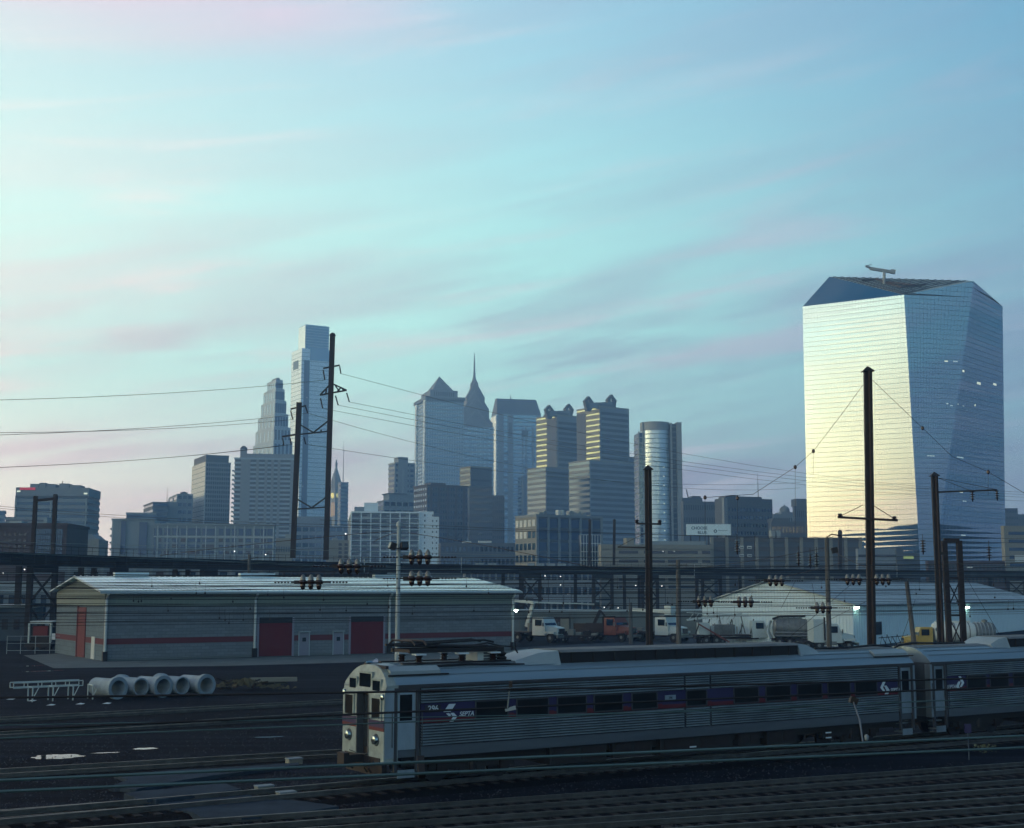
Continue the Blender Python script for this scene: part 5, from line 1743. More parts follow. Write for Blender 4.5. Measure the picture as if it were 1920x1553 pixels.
    MB().bar((-.7, 0, .85), (.6, 0, .85), .3, .26).bar((-.82, 0, .86), (-.62, 0, .86), .5, .42).build('coupler', M['dark_steel'], car)
    m = MB()
    for y in (-.9, -.6, .6, .9):
        m.tube([(-.02, y, .85), (-.25, y, .6), (-.1, y * .9, .45)], .035, 6)
    m.build('brake_hose', M['cab_dark'], car)
    MB().tube([(-.06, -.5, 1.02), (-.10, .1, .98), (-.06, .9, 1.02)], .02, 5).build('safety_chain', M['chrome'], car)
    boxpart('pilot', M['dark_steel'], car, .02, .2, -1.35, 1.35, .35, .72)
    # rear diaphragm
    boxpart('diaphragm', M['cab_dark'], car, CL - .05, CL + .55, -.55, .55, .95, 3.2)
    boxpart('end_wall', M['stainless_dark'], car, CL - .25, CL - .05, -HW + .05, HW - .05, .95, EZ - .02)
    MB().bar((CL - .4, 0, .85), (CL + .8, 0, .85), .3, .26).build('coupler', M['dark_steel'], car)
    # ---- underframe
    boxpart('underframe', M['chassis'], car, .8, CL - .8, -1.2, 1.2, .62, .95)
    for (a, b, z) in ((6.6, 9.1, .30), (9.4, 11.2, .36), (11.6, 15.2, .28), (15.5, 16.6, .4), (17.0, 18.6, .33)):
        bx_ = MB()
        bx_.box(a, b, -1.42, 1.42, z, .92)
        bo = bx_.build('equipment_box', M['chassis'], car)
        for q in range(2):
            xx = a + (b - a) * (q + .5) / 2
            for s in (-1, 1):
                boxpart('access_panel', M['rust_steel'], bo, xx - (b - a) * .2, xx + (b - a) * .2, s * 1.43 - .01, s * 1.43 + .01, z + .12, .85)
    for (a, z) in ((7.0, .55), (13.0, .5), (20.2, .62), (20.2, .42)):
        boxpart('maker_plate', M['decal_white'], car, a, a + .32, -1.46, -1.45, z, z + .05)
    # bogies
    for xc in (3.6, CL - 3.6):
        bg_ = link('bogie', None, car, (xc, 0, 0))
        for s in (-1, 1):
            m = MB()
            m.bar((-1.7, s * 1.05, .55), (1.7, s * 1.05, .55), .16, .3)
            m.bar((-.5, s * 1.05, .3), (.5, s * 1.05, .3), .16, .3)
            m.build('bogie_frame', M['chassis'], bg_)
            for dx_ in (-1.25, 1.25):
                MB().lathe([(.45, -.07), (.45, .03), (.48, .04), (.48, .07)] if s > 0 else [(.48, -.07), (.48, -.04), (.45, -.03), (.45, .07)], (dx_, s * .76, .45), 'y', 20).build('wheel', M['dark_steel'], bg_)
                boxpart('axle_box', M['rust_steel'], bg_, dx_ - .17, dx_ + .17, s * 1.12 - .1, s * 1.12 + .1, .3, .62)
            MB().lathe([(.14, .3), (.16, .5), (.14, .7)], (0, s * 1.1, 0), n=10).build('spring', M['dark_steel'], bg_)
        MB().bar((-1.25, -.75, .45), (-1.25, .75, .45), .14, .14).bar((1.25, -.75, .45), (1.25, .75, .45), .14, .14).build('axle', M['dark_steel'], bg_)
    # ---- roof gear
    zt = roof_z(0)
    h0, h1 = sx(1040, 3.7) + .7, sx(1497, 3.7) + .6
    hump = MB().extrude_x([(-.92, roof_z(.92) - .05), (.92, roof_z(.92) - .05), (.92, 4.15), (.78, 4.22), (-.78, 4.22), (-.92, 4.15)], h0, h1).build('roof_duct', M['cab_dark'], car)
    MB().extrude_x([(-.97, 4.165), (.97, 4.165), (.80, 4.255), (-.80, 4.255)], h0 - .02, h1 + .02).build('roof_duct_lid', M['roof_top'], hump)
    for k in range(12):
        q = h0 + (h1 - h0) * (k + .5) / 12
        boxpart('duct_rib', M['chassis'], hump, q - .04, q + .04, -.95, .95, 3.7, 4.16)
    # wedge fairings at either end of the duct
    for (xa, xb) in ((h0 - 1.9, h0 - .06), (h1 + 1.2, h1 + .06)):
        m = MB()
        m.add([(xa, -1.0, roof_z(1.0) - .02), (xa, 1.0, roof_z(1.0) - .02), (xb, -1.05, roof_z(1.05) - .03), (xb, 1.05, roof_z(1.05) - .03), (xb, -.85, 4.23), (xb, .85, 4.23), (xa + (xb - xa) * .55, -.8, 4.17), (xa + (xb - xa) * .55, .8, 4.17), (xa, -.8, zt), (xa, .8, zt)],
              [(0, 2, 4, 6, 8), (1, 9, 7, 5, 3), (8, 6, 7, 9), (6, 4, 5, 7), (4, 2, 3, 5), (0, 8, 9, 1)])
        m.build('duct_fairing', M['roof_grey'], car)
    for (a, b) in ((740, 834), (1650, 1712)):
        x0, x1 = sx(a, 3.5), sx(b, 3.5)
        m = MB().add([(x0, -1.25, roof_z(1.25) + .03), (x1, -1.25, roof_z(1.25) + .03), (x1, -.98, roof_z(.98) + .05), (x0, -.98, roof_z(.98) + .05), (x0, -1.25, roof_z(1.25) + .14), (x1, -1.25, roof_z(1.25) + .14), (x1, -.98, roof_z(.98) + .12), (x0, -.98, roof_z(.98) + .12)],
                     [(0, 3, 2, 1), (4, 5, 6, 7), (0, 1, 5, 4), (1, 2, 6, 5), (2, 3, 7, 6), (3, 0, 4, 7)])
        m.build('roof_panel', M['roof_grey'], car)
        MB().bar((x0 - .1, -1.29, roof_z(1.29) + .04), (x1 + .3, -1.29, roof_z(1.29) + .04), .05, .05).build('panel_edge', M['cab_dark'], car)
    # folded pantograph on its insulators
    pan = link('pantograph', None, car, (sx(835, 3.6) + .6, 0, zt))
    for (x_, y_) in ((-1.1, -.62), (-1.1, .62), (.6, -.62), (.6, .62), (1.9, -.62), (1.9, .62)):
        MB().lathe([(.11, 0), (.15, .05), (.09, .09), (.15, .14), (.09, .18), (.14, .23), (.1, .27)], (x_, y_, 0), n=10).build('roof_insulator', M['insulator'], pan)
        boxpart('insulator_cap', M['decal_white'], pan, x_ - .2, x_ + .2, y_ - .16, y_ + .16, .28, .33)
    m = MB()
    for y in (-.62, .62):
        m.bar((-1.5, y, .42), (2.3, y, .42), .11, .13)
    for x_ in (-1.4, .4, 2.2):
        m.bar((x_, -.62, .42), (x_, .62, .42), .1, .1)
    m.build('base_frame', M['dark_steel'], pan)
    m = MB()
    for y in (-.5, .5):
        m.tube([(2.1, y, .5), (-1.7, y * .8, .60), (-1.9, y * .7, .62)], .045, 6)
        m.tube([(-1.8, y * .75, .62), (1.6, y * .9, .74), (2.0, y * .9, .66)], .04, 6)
    m.tube([(-.6, -.42, .62), (1.4, .45, .72)], .025, 5)
    m.tube([(-.6, .42, .62), (1.4, -.45, .72)], .025, 5)
    m.build('folded_arm', M['dark_steel'], pan)
    m = MB()
    for dx_ in (-.22, .22):
        m.tube([(-1.2 + dx_, -.95, .62), (-1.2 + dx_, -.7, .76), (-1.2 + dx_, .7, .76), (-1.2 + dx_, .95, .62)], .04, 6)
    m.build('contact_head', M['dark_steel'], pan)
    m = MB()
    for y in (-.2, .2):
        m.tube([(.5, y, .5), (1.9, y, .5)], .07, 8)
    m.build('spring_barrel', M['rust_steel'], pan)
    x_ = sx(918, 3.7) + .5
    m = MB().box(x_ - .35, x_ + .45, -.5, .3, zt, zt + .42)
    cb = m.build('breaker_box', M['paint_white'], car)
    for k in range(4):
        boxpart('breaker_fin', M['stainless_dark'], cb, x_ - .1, x_ + .2, -.54, -.5, zt + .05 + k * .1, zt + .11 + k * .1)
    MB().lathe([(.2, 0), (.24, .1), (.16, .15), (.24, .25), (.14, .3), (.12, .5)], (x_ + .85, -.1, zt), n=12).build('bushing', M['rust_steel'], car)
    m = MB()
    m.tube([(x_ + .85, -.1, zt + .5), (x_ + .3, -.1, zt + .62), (x_ - 1.0, -.2, zt + .48), (x_ - 1.9, -.3, zt + .5)], .03, 6)
    m.tube([(x_ + .85, -.1, zt + .5), (x_ + 1.5, .0, zt + .45), (h0 - 1.2, .1, 4.15)], .03, 6)
    m.tube([(sx(800, 3.7), -.9, zt - .1), (sx(900, 3.7), -.85, zt - .06), (h0 - 1.6, -.95, zt - .12)], .035, 6)
    m.build('roof_cable', M['cab_dark'], car)
    m = MB()
    for y in (-.8, .8):
        m.bar((1.0, y, zt + .02), (h0 - 2.1, y, zt + .02), .16, .05)
    m.build('roof_board', M['cab_dark'], car)
    m = MB().tube([(h1 + 1.6, -.3, zt + .05), (h1 + 3.2, -.6, zt + .06), (CL - 1.2, -.4, zt + .12), (CL - .1, -.2, zt + .05), (CL + .5, -.2, zt - .2)], .05, 6)
    m.build('jumper_cable', M['cab_dark'], car)
    return car

TXT = {'296': text_mesh('296', .27, M['decal_white'], .004, .002), 'SEPTA': text_mesh('SEPTA', .21, M['decal_white'], .004, .002, .25), '296s': text_mesh('296', .12, M['number_plate'], .002, .002)}
car = build_car('stainless commuter railcar 296 with cream cab end and folded pantograph')
car2 = copy_tree(car)
car2['label'] = 'second stainless commuter railcar coupled behind, cut off by the right edge'
# turned end for end, coupled back to back
car2.location = car_o + tu * (2 * CL + .95)
car2.rotation_euler = (0, 0, trz + math.pi)

# ---------------------------------------------------------------- tracks
RAIL_PROF = [(-.07, 0), (.07, 0), (.07, .03), (.02, .05), (.02, .11), (.037, .12), (.037, .155), (-.037, .155), (-.037, .12), (-.02, .11), (-.02, .05), (-.07, .03)]
def track(p, d, s0, s1, zt, label_kind=None, ties=True, bed=True):
    d = d.normalized()
    o = link('railway_track', None, None, (p.x, p.y, 0), math.atan2(d.y, d.x))
    o['kind'] = 'structure'
    zb = zt - .155
    for y in (-.7175, .7175):
        MB().extrude_x([(a + y, b + zb) for a, b in RAIL_PROF], s0, s1).build('rail', M['rail_steel'], o)
    if ties:
        m = MB()
        k = s0
        rr = random.Random(int(p.x * 7 + p.y))
        while k < s1:
            j = rr.uniform(-.04, .04)
            m.box(k + j, k + j + .23, -1.3 + rr.uniform(-.06, .06), 1.3 + rr.uniform(-.06, .06), zb - .12, zb - .004 - rr.uniform(0, .015))
            k += .62
        t_ = m.build('ties', M['tie_wood'], o)
        t_['kind'] = 'stuff'
    if bed:
        MB().extrude_x([(-1.85, .005), (1.85, .005), (1.5, zb - .05), (-1.5, zb - .05)], s0, s1).build('ballast_bed', M['ballast'], o)
    return o
tc_ = Vector((car_o.x, car_o.y, 0))
track(tc_, tu, -70, 130, RT)
def track_px(pa, pb, zt, s0=-25, s1=130):
    a, b = gp(*pa, zt), gp(*pb, zt)
    a.z = b.z = 0
    track(a, b - a, s0, s1, zt)
track_px((0, 1347), (480, 1322), .16, -20, 150)
track_px((0, 1375), (640, 1337), .16, -20, 150)
track_px((0, 1446), (640, 1409), .16, -30, 90)
track_px((0, 1526), (640, 1476), .18, -20, 110)
track_px((250, 1553), (1920, 1435), .18, -30, 90)
track_px((560, 1562), (1920, 1468), .18, -30, 90)
track_px((1000, 1560), (1920, 1500), .18, -30, 90)
track_px((1250, 1588), (1920, 1535), .18, -30, 70)

# grade crossing: paved panels between and beside the rails
def slab_px(name, pts, z0, z1, m):
    c = [gp(x, y, z1) for x, y in pts]
    area = sum(c[i].x * c[(i + 1) % len(c)].y - c[(i + 1) % len(c)].x * c[i].y for i in range(len(c)))
    if area < 0:
        c.reverse()
    return tag(MB().prism([(p.x, p.y) for p in c], z0, z1).build(name, m), kind='structure')
def wobble(pts, n=5, amp=1.6, seed=1):
    rr = random.Random(seed)
    out = []
    for i, (a, b) in enumerate(pts):
        c, d = pts[(i + 1) % len(pts)]
        for k in range(n):
            f = k / n
            out.append((a + (c - a) * f + rr.uniform(-amp, amp) * (1 if k else .3), b + (d - b) * f + rr.uniform(-amp, amp) * .3))
    return out
slab_px('crossing_pavement', wobble([(215, 1452), (330, 1444), (470, 1436), (560, 1430), (560, 1434), (480, 1443), (345, 1462), (255, 1480), (205, 1475), (240, 1462)]), 0, .14, M['asphalt_patch'])
slab_px('crossing_pavement', wobble([(232, 1487), (420, 1468), (452, 1480), (300, 1499), (262, 1498)], seed=2), 0, .285, M['asphalt_patch'])
slab_px('crossing_pavement', wobble([(290, 1504), (458, 1485), (480, 1496), (570, 1502), (635, 1512), (560, 1523), (440, 1533), (380, 1533), (350, 1520), (318, 1517)], seed=3), 0, .165, M['asphalt_patch'])
# puddles
for i, (x, y, w, h) in enumerate(((108, 1419.5, 53, 4.6), (272, 1404.2, 26, 1.8), (78, 1258.8, 40, 1.0), (200, 1412, 30, .8), (505, 1382.5, 34, 1.4), (470, 1367, 14, .7), (60, 1249, 26, .6))):
    rr = random.Random(i)
    pts = []
    for k in range(26):
        a = 2 * math.pi * k / 26
        r = rr.uniform(.72, 1.05)
        pts.append((x + w * math.cos(a) * r, y + h * math.sin(a) * r - (x + w * math.cos(a) - x) * .035))
    c = [gp(*p) for p in pts]
    tag(MB().add([(p.x, p.y, .009 + i * .0005) for p in c], [tuple(range(len(c) - 1, -1, -1))]).build('puddle', M['puddle']), kind='structure')
# raised gravel walkway strip beside the train

# ---------------------------------------------------------------- big yard masts
def cap_on(root, p, w):
    wpart(MB().prism([(p.x - w, p.y - w), (p.x + w, p.y - w), (p.x + w, p.y + w), (p.x - w, p.y + w)], p.z, p.z + w * .9, [(p.x - .03, p.y - .03), (p.x + .03, p.y - .03), (p.x + .03, p.y + .03), (p.x - .03, p.y + .03)]), 'cap', M['dark_steel'], root)
def hmast(name, label, px_top, py_top, px_base, D, w):
    b = pt(px_base, 1107, D)
    b.z = 0
    top_ = pt(px_top, py_top, D)
    root = thing(name, label, 'mast', tuple(b))
    d = w / 2
    for s in (-1, 1):
        wpart(MB().bar(b + Vector((0, s * d * .9, 0)), top_ + Vector((0, s * d * .9, 0)), w, w * .09), 'flange', M['rust_steel'], root)
    wpart(MB().bar(b, top_, w * .5, w * .82), 'web', M['dark_steel'], root)
    wpart(MB().bar(b, b + Vector((0, 0, .5)), w * 1.8, w * 1.8), 'footing', M['concrete'], root)
    cap_on(root, top_, w * .62)
    return root, b, top_
big, bb, bt = hmast('catenary_mast', 'tallest dark steel mast, in front of the faceted glass tower', 1627, 697, 1628, 72, .52)
D = 72
def arm(root, D, a, b, w, name='crossarm', m_=None):
    return wpart(MB().bar(pt(*a, D), pt(*b, D), w, w), name, m_ or M['dark_steel'], root)
arm(big, D - .4, (1571, 970), (1683, 976), .12)
arm(big, D - .4, (1574, 969), (1618, 947), .035, 'tie_rod')
arm(big, D - .4, (1680, 975), (1636, 947), .035, 'tie_rod')
for px, py in ((1575, 970), (1677, 975)):
    wpart(MB().lathe([(.06, 0), (.16, .05), (.08, .1), (.15, .14), (.06, .2)], tuple(pt(px, py, D - .4)), n=8), 'insulator', M['insulator'], big)
m2, _, _ = hmast('catenary_mast', 'thick dark steel mast in front of the round fronted tower', 1215, 881, 1216, 80, .5)
arm(m2, 79.6, (1193, 982), (1240, 983), .1)
for px, py in ((1194, 981), (1237, 982)):
    wpart(MB().lathe([(.06, 0), (.15, .05), (.08, .1), (.15, .15), (.06, .22)], tuple(pt(px, py, 79.6)), n=8), 'insulator', M['insulator'], m2)
arm(m2, 79.6, (1158, 1026), (1213, 1027), .09, 'bracket')
arm(m2, 79.6, (1160, 1025), (1213, 998), .03, 'tie_rod')
m3, _, _ = hmast('catenary_mast', 'dark mast with a long bracket arm to its right, below the faceted tower', 1752, 893, 1760, 92, .52)
arm(m3, 91.6, (1756, 923), (1869, 919), .11, 'bracket_arm')
arm(m3, 91.6, (1758, 896), (1822, 921), .03, 'tie_rod')
arm(m3, 91.6, (1758, 896), (1868, 918), .03, 'tie_rod')
def discs(root, px, py, D, n=4, r=.17, step=.16):
    p = pt(px, py, D)
    prof = [(.03, 0)]
    for k in range(n):
        z = -k * step
        prof += [(.05, z - .02), (r, z - .07), (r * .9, z - .09), (.05, z - .11)]
    prof += [(.03, -n * step - .1)]
    prof.reverse()
    return wpart(MB().lathe(prof, tuple(p), n=10), 'insulator_string', M['insulator'], root)
discs(m3, 1823, 921, 91.6)
discs(m3, 1869, 919, 91.6)
# braced steel tower beside it
root = thing('braced_tower', 'slim cross braced steel tower beside the bracket arm mast', 'mast', tuple(Vector((pt(1785, 1107, 96).x, 96, 0))))
def vcol(px0, px1, py_top, D, w, nm, root):
    p = pt(px1, 1107, D); p.z = 0
    q = pt(px0, py_top, D)
    wpart(MB().bar(p, q, w, w), nm, M['rust_steel'], root)
    return p, q
c1 = vcol(1770, 1777, 1014, 96, .36, 'column', root)
c2 = vcol(1798, 1803, 1014, 96, .36, 'column', root)
wpart(MB().bar(c1[1], c2[1], .3, .3), 'cross_beam', M['rust_steel'], root)
for (fa, fb) in ((.0, .22), (.26, .48), (.52, .74)):
    a0, a1 = c1[0].lerp(c1[1], fa), c1[0].lerp(c1[1], fb)
    b0, b1 = c2[0].lerp(c2[1], fa), c2[0].lerp(c2[1], fb)
    wpart(MB().bar(a0, b1, .07, .07), 'cross_brace', M['rust_steel'], root)
    wpart(MB().bar(b0, a1, .07, .07), 'cross_brace', M['rust_steel'], root)
    wpart(MB().bar(a1, b1, .12, .12), 'strut', M['rust_steel'], root)
arm(root, 94, (1760, 1038), (1774, 1038), .2, 'bracket')

def pole(label, px0, py0, px1, D, r0, m_='wood_pole', name='utility_pole'):
    b = pt(px1, 1107, D); b.z = 0
    q = pt(px0, py0, D)
    root = thing(name, label, 'pole', tuple(b))
    wpart(MB().tube([b, b.lerp(q, .5), q], [r0 * 1.15, r0, r0 * .85], 10), 'shaft', M[m_], root, True)
    return root, q
r_, q = pole('grey leaning wooden pole in front of the white shed', 1700, 1090, 1714, 112, .2)
r_, q = pole('slim pale wooden pole standing between the trucks and the tanker', 1550, 1008, 1551, 82, .15)
wpart(MB().tube([q, q + Vector((.3, 0, .2)), q + Vector((.9, 0, .1))], .04, 6), 'lamp_arm', M['dark_steel'], r_)
wpart(MB().bar(pt(1560, 1033, 82), pt(1570, 1031, 82), .3, .35), 'floodlight', M['dark_steel'], r_)
r_, q = pole('grey wooden pole in front of the retaining wall right of the white bonnet truck', 1271, 1050, 1271, 125, .22)
wpart(MB().bar(q + Vector((-.9, 0, -.5)), q + Vector((.9, 0, -.5)), .12, .12), 'crossarm', M['wood_pole'], r_)
r_, q = pole('short wooden pole by the brown truck', 1182, 1130, 1182, 168, .25)
r_, q = pole('tan wooden pole in front of the viaduct above the warehouse roof', 468, 1040, 466, 150, .2)
wpart(MB().bar(q + Vector((-1.0, 0, -.7)), q + Vector((1.0, 0, -.3)), .1, .1), 'crossarm', M['wood_pole'], r_)
# floodlight mast behind the train
fl, q = pole('pale grey floodlight pole rising in front of the striped warehouse', 748, 987, 746, 74, .13, 'roof_grey', 'floodlight_pole')
wpart(MB().lathe([(.16, 0), (.13, .2), (.03, .3)], tuple(q), n=10), 'cap', M['roof_grey'], fl)
def flood(px, py, yaw, open_):
    p = pt(px, py, 73.6)
    o = link('floodlight', None, fl, tuple(p - fl.location))
    o.rotation_euler = (R(-18), 0, yaw)
    MB().box(-.2, .2, -.16, .16, -.18, .18).build('housing', M['dark_steel'], o)
    MB().box(-.17, .17, -.19, -.16, -.15, .15).build('lens', M['insulator_top'] if open_ else M['glass_black'], o)
    MB().bar((0, .1, 0), (.35 if px < 748 else -.35, .2, -.1), .05, .05).build('bracket', M['dark_steel'], o)
flood(736, 1024, R(-65), True)
flood(758, 1024, R(25), False)
# pale thin posts along the viaduct walkway
for i, px in enumerate((683, 865, 1302, 1682)):
    D = via(px).y - 1.5
    b = pt(px, 1082 if px > 1000 else 1078, D)
    root = thing('walkway_post', 'thin pale post against the viaduct girder, %s' % ('left of the floodlight pole', 'right of the floodlight pole', 'above the drill rig truck', 'right of the tallest mast')[i], 'post', tuple(b))
    wpart(MB().tube([Vector((b.x, b.y, 9.9)), pt(px, 1047 if px < 1000 else 1060, D)], .09, 6), 'shaft', M['roof_grey'], root)
    wpart(MB().lathe([(.1, 0), (.16, .1), (.05, .2)], tuple(pt(px, 1047 if px < 1000 else 1060, D)), n=8), 'lamp_head', M['roof_grey'], root)

# ---------------------------------------------------------------- overhead line
def wire(p, q, r, m_, label, group, sag=0.0, name='overhead_wire', n=14):
    p, q = Vector(p), Vector(q)
    pts = []
    for k in range(n + 1):
        f = k / n
        c = p.lerp(q, f)
        c.z -= sag * 4 * f * (1 - f)
        pts.append(c - p)
    o = MB().tube(pts, r, 5).build(name, M[m_], None, True)
    o.location = p
    return tag(o, label, 'wire', group)
def wpx(a, Da, b, Db, r, m_, label, group, sag=0.0):
    p, q = pt(*a, Da), pt(*b, Db)
    d = q - p
    if a[0] < 0:
        p = p - d * .3      # the line runs on beyond the picture
    if b[0] > 1920:
        q = q + d * .3
    return wire(p, q, r, m_, label, group, sag)
# near the camera
G1 = 'thick greenish contact wires near the camera'
wpx((-40, 1465), 7.0, (1960, 1378), 9.4, .0085, 'copper_wire', 'upper of the two thick greenish wires crossing low over the tracks', G1)
wpx((-40, 1486), 7.0, (1960, 1400), 9.4, .0085, 'copper_wire', 'lower of the two thick greenish wires crossing low over the tracks', G1)
G2 = 'wires crossing in front of the railcar'
wpx((-40, 1301), 10, (1960, 1262), 12.5, .009, 'wire', 'black wire crossing the concrete pipes and the railcar roof edge', G2, .05)
wpx((-40, 1374), 10, (1960, 1288), 13, .009, 'wire', 'black wire crossing the railcar window band', G2, -.02)
wpx((-40, 1386), 10, (1960, 1306), 13, .006, 'copper_wire', 'thin greenish wire just below the railcar window band', G2)
wpx((-40, 1361), 10.5, (1960, 1322), 14, .0045, 'copper_wire', 'thin greenish wire across the lower railcar flutes', G2)
# hanger clamp and registration arm
root = thing('wire_clamp', 'small black clamp and rod hanging on the wires in front of the railcar door bay', 'clamp', tuple(pt(957, 1283, 11.1)))
wpart(MB().bar(pt(954, 1283, 11.1), pt(961, 1283, 11.1), .05, .05), 'clamp', M['dark_steel'], root)
wpart(MB().tube([pt(957, 1285, 11.1), pt(951, 1332, 11.3)], .006, 5), 'hanger_rod', M['roof_grey'], root)
wpart(MB().bar(pt(947, 1331, 11.3), pt(967, 1327, 11.3), .03, .03), 'lower_clamp', M['roof_grey'], root)
root = thing('registration_arm', 'slanting grey steady arm with black fittings in front of the railcar', 'arm', tuple(pt(1600, 1312, 11.8)))
wpart(MB().tube([pt(1600, 1316, 12.2), pt(1612, 1350, 11.4), pt(1618, 1391, 9.1)], [.007, .008, .006], 7), 'arm', M['stone_dark'], root)
wpart(MB().bar(pt(1594, 1311, 12.2), pt(1607, 1316, 12.2), .07, .06), 'upper_fitting', M['dark_steel'], root)
wpart(MB().lathe([(.008, -.02), (.014, -.01), (.014, .012), (.006, .02)], tuple(pt(1625, 1383, 9.1)), n=8), 'lower_fitting', M['stone_grey'], root)
root = thing('wire_spacer', 'black spacer clamp joining the two thick greenish wires below the cab door', 'clamp', tuple(pt(788, 1435, 7.9)))
wpart(MB().bar(pt(788, 1421, 8.0), pt(791, 1456, 7.9), .04, .04), 'clamp', M['dark_steel'], root)
# dozens of wires over the yard
rr = random.Random(11)
GY = 'thin catenary wires strung over the yard'
LY = 'thin dark catenary wire among the many strung across the yard'
rows = [(1044, 1040), (1058, 1052), (1064, 1046), (1070, 1066), (1077, 1060), (1083, 1072), (1089, 1078), (1096, 1082), (1101, 1086), (1108, 1090), (1113, 1097), (1125, 1101), (1138, 1113), (1152, 1121), (1168, 1132), (1176, 1146),
        (1050, 1075), (1060, 1084), (1068, 1090), (1079, 1096), (1086, 1104), (1094, 1110), (1103, 1118), (1117, 1126), (1130, 1135), (1145, 1139), (1158, 1150), (1047, 1068), (1055, 1061), (1066, 1079), (1073, 1087), (1081, 1068), (1091, 1092), (1099, 1075), (1105, 1098), (1110, 1083), (1121, 1108), (1135, 1122), (1150, 1130), (1163, 1141)]
for i, (a, b) in enumerate(rows):
    D0 = rr.uniform(58, 110)
    wpx((-60, a + rr.uniform(-2, 2)), D0, (1980, b + rr.uniform(-2, 2)), D0 * rr.uniform(1.05, 1.5), rr.uniform(.012, .019), 'wire', 'thin dark catenary wire ' + ('rising' if b < a else 'falling') + ' to the right across ' + ('the viaduct girder' if a < 1085 else 'the warehouse roof' if a < 1112 else 'the warehouse wall'), GY, rr.uniform(-.25, .35))
GS = 'heavier black wires over the striped warehouse'
for i, (a, b, c) in enumerate(((1119, 1122, 1112), (1132, 1134, 1118), (1146, 1146, 1137))):
    wpx((-60, a), 66, (1000, b), 74, .02, 'wire', ('topmost', 'middle', 'lowest')[i] + ' of three heavier black wires crossing the warehouse cladding', GS, .1)
# pale wires over the viaduct
GP = 'pale feeder wires along the viaduct'
for i, (a, b) in enumerate((((-60, 1011), (1980, 1062)), ((-60, 1030), (760, 1062)), ((-60, 1071), (1980, 1087)), ((300, 1045), (700, 1061)), ((700, 1068), (1980, 1058)), ((700, 1063), (1980, 1076)))):
    wpx(a, 90, b, 130, .014, 'wire_light', 'pale feeder wire ' + ('topmost, falling across the whole viaduct', 'ending left of the floodlight pole', 'lowest, along the whole viaduct underside', 'short, above the left of the warehouse roof', 'rising to the right over the viaduct', 'falling to the right over the viaduct')[i], GP, .2)
# transmission wires
GT = 'transmission wires from the two tall masts'
Dm = via(583).y + 4
for (a, b) in (((-60, 801), (548, 787)), ((-60, 807), (577, 775)), ((-60, 868), (532, 835)), ((-60, 741), (608, 713)), ((-60, 868), (546, 834))):
    wpx(a, Dm - 70, b, Dm, .035, 'wire', 'transmission wire running left from the two tall masts', GT, 1.0)
for (a, b, s) in (((655, 754), (1980, 900), 6), ((634, 760), (1980, 905), 6), ((605, 766), (1980, 912), 6), ((573, 833), (1500, 905), 3), ((640, 701), (1980, 880), 9), ((577, 775), (1500, 915), 5)):
    wpx(a, Dm, b, Dm + 130, .035, 'wire', 'transmission wire running right from the two tall masts', GT, s)
for (a, b) in (((-60, 934), (700, 985)), ((-60, 938), (700, 990)), ((600, 975), (1980, 1010)), ((600, 983), (1980, 1001)), ((-60, 1006), (640, 1028))):
    wpx(a, 140, b, 165, .022, 'wire', 'dark feeder wire ' + {934: 'upper of two across the left skyline', 938: 'lower of two across the left skyline', 975: 'upper of two across the right skyline', 983: 'lower of two across the right skyline', 1006: 'low across the long apartment building'}[a[1]], 'feeder wires before the lower skyline', .8)
# body span slung from the tallest mast
GB = 'span wires slung from the tallest mast'
spl = [(1618, 722), (1579, 776), (1525, 846), (1491, 876), (1412, 927), (1322, 933)]
for k, (a, b) in enumerate(zip(spl, spl[1:])):
    wpx(a, 72, b, 72, .014, 'wire', 'sloping span wire falling left from the tallest mast', GB)
spr = [(1636, 713), (1730, 803), (1785, 856), (1853, 885), (1980, 960)]
for a, b in zip(spr, spr[1:]):
    wpx(a, 72, b, 72, .014, 'wire', 'sloping span wire falling right from the tallest mast', GB)
for (px, y0, y1) in ((1491, 876, 985), (1525, 846, 890), (1322, 934, 1020), (1853, 886, 930), (1383, 934, 1000), (1415, 1005, 1040)):
    wpx((px, y0), 72, (px, y1), 72, .009, 'wire', 'thin vertical hanger below the span wires', 'vertical hangers below the span wires')
def bead(px, py, D, label):
    p = pt(px, py, D)
    o = MB().lathe([(.02, -.12), (.09, -.06), (.09, .05), (.02, .12)], (0, 0, 0), n=8).build('strain_bead', M['insulator'], None, True)
    o.location = p
    tag(o, label, 'insulator', 'small black beads on the span wires')
for (px, py) in ((1525, 846), (1491, 876), (1322, 933), (1383, 934), (1730, 803), (1853, 885)):
    bead(px, py, 72, 'small black strain bead on the span wires of the tallest mast')
# spans meeting the floodlight pole
for (a, b) in (((300, 1042), (735, 996)), ((765, 999), (1120, 1066)), ((700, 1017), (744, 1000))):
    wpx(a, 90, b, 74, .02, 'wire', 'sagging black span wire tied to the floodlight pole', 'span wires tied to the floodlight pole', -.1)
for (a, b) in (((1300, 1066), (1545, 1028)), ((1556, 1030), (1640, 1070)), ((1420, 1090), (1590, 1052))):
    wpx(a, 95, b, 82, .018, 'wire', 'black span wire of the pale wooden pole, ' + {1300: 'upper left one', 1556: 'one falling right', 1420: 'lower one crossing it'}[a[0]], 'span wires tied to the pale wooden pole', .1)
for (a, b) in (((1475, 1200), (1600, 1092)), ((1640, 1120), (1480, 1200)), ((1690, 1200), (1716, 1125)), ((1880, 1200), (1810, 1080)), ((1465, 1140), (1490, 1092)), ((1523, 1095), (1530, 1140))):
    wpx(a, 100, b, 100, .016, 'wire', 'slanting guy wire before the white shed', 'guy wires before the white shed')
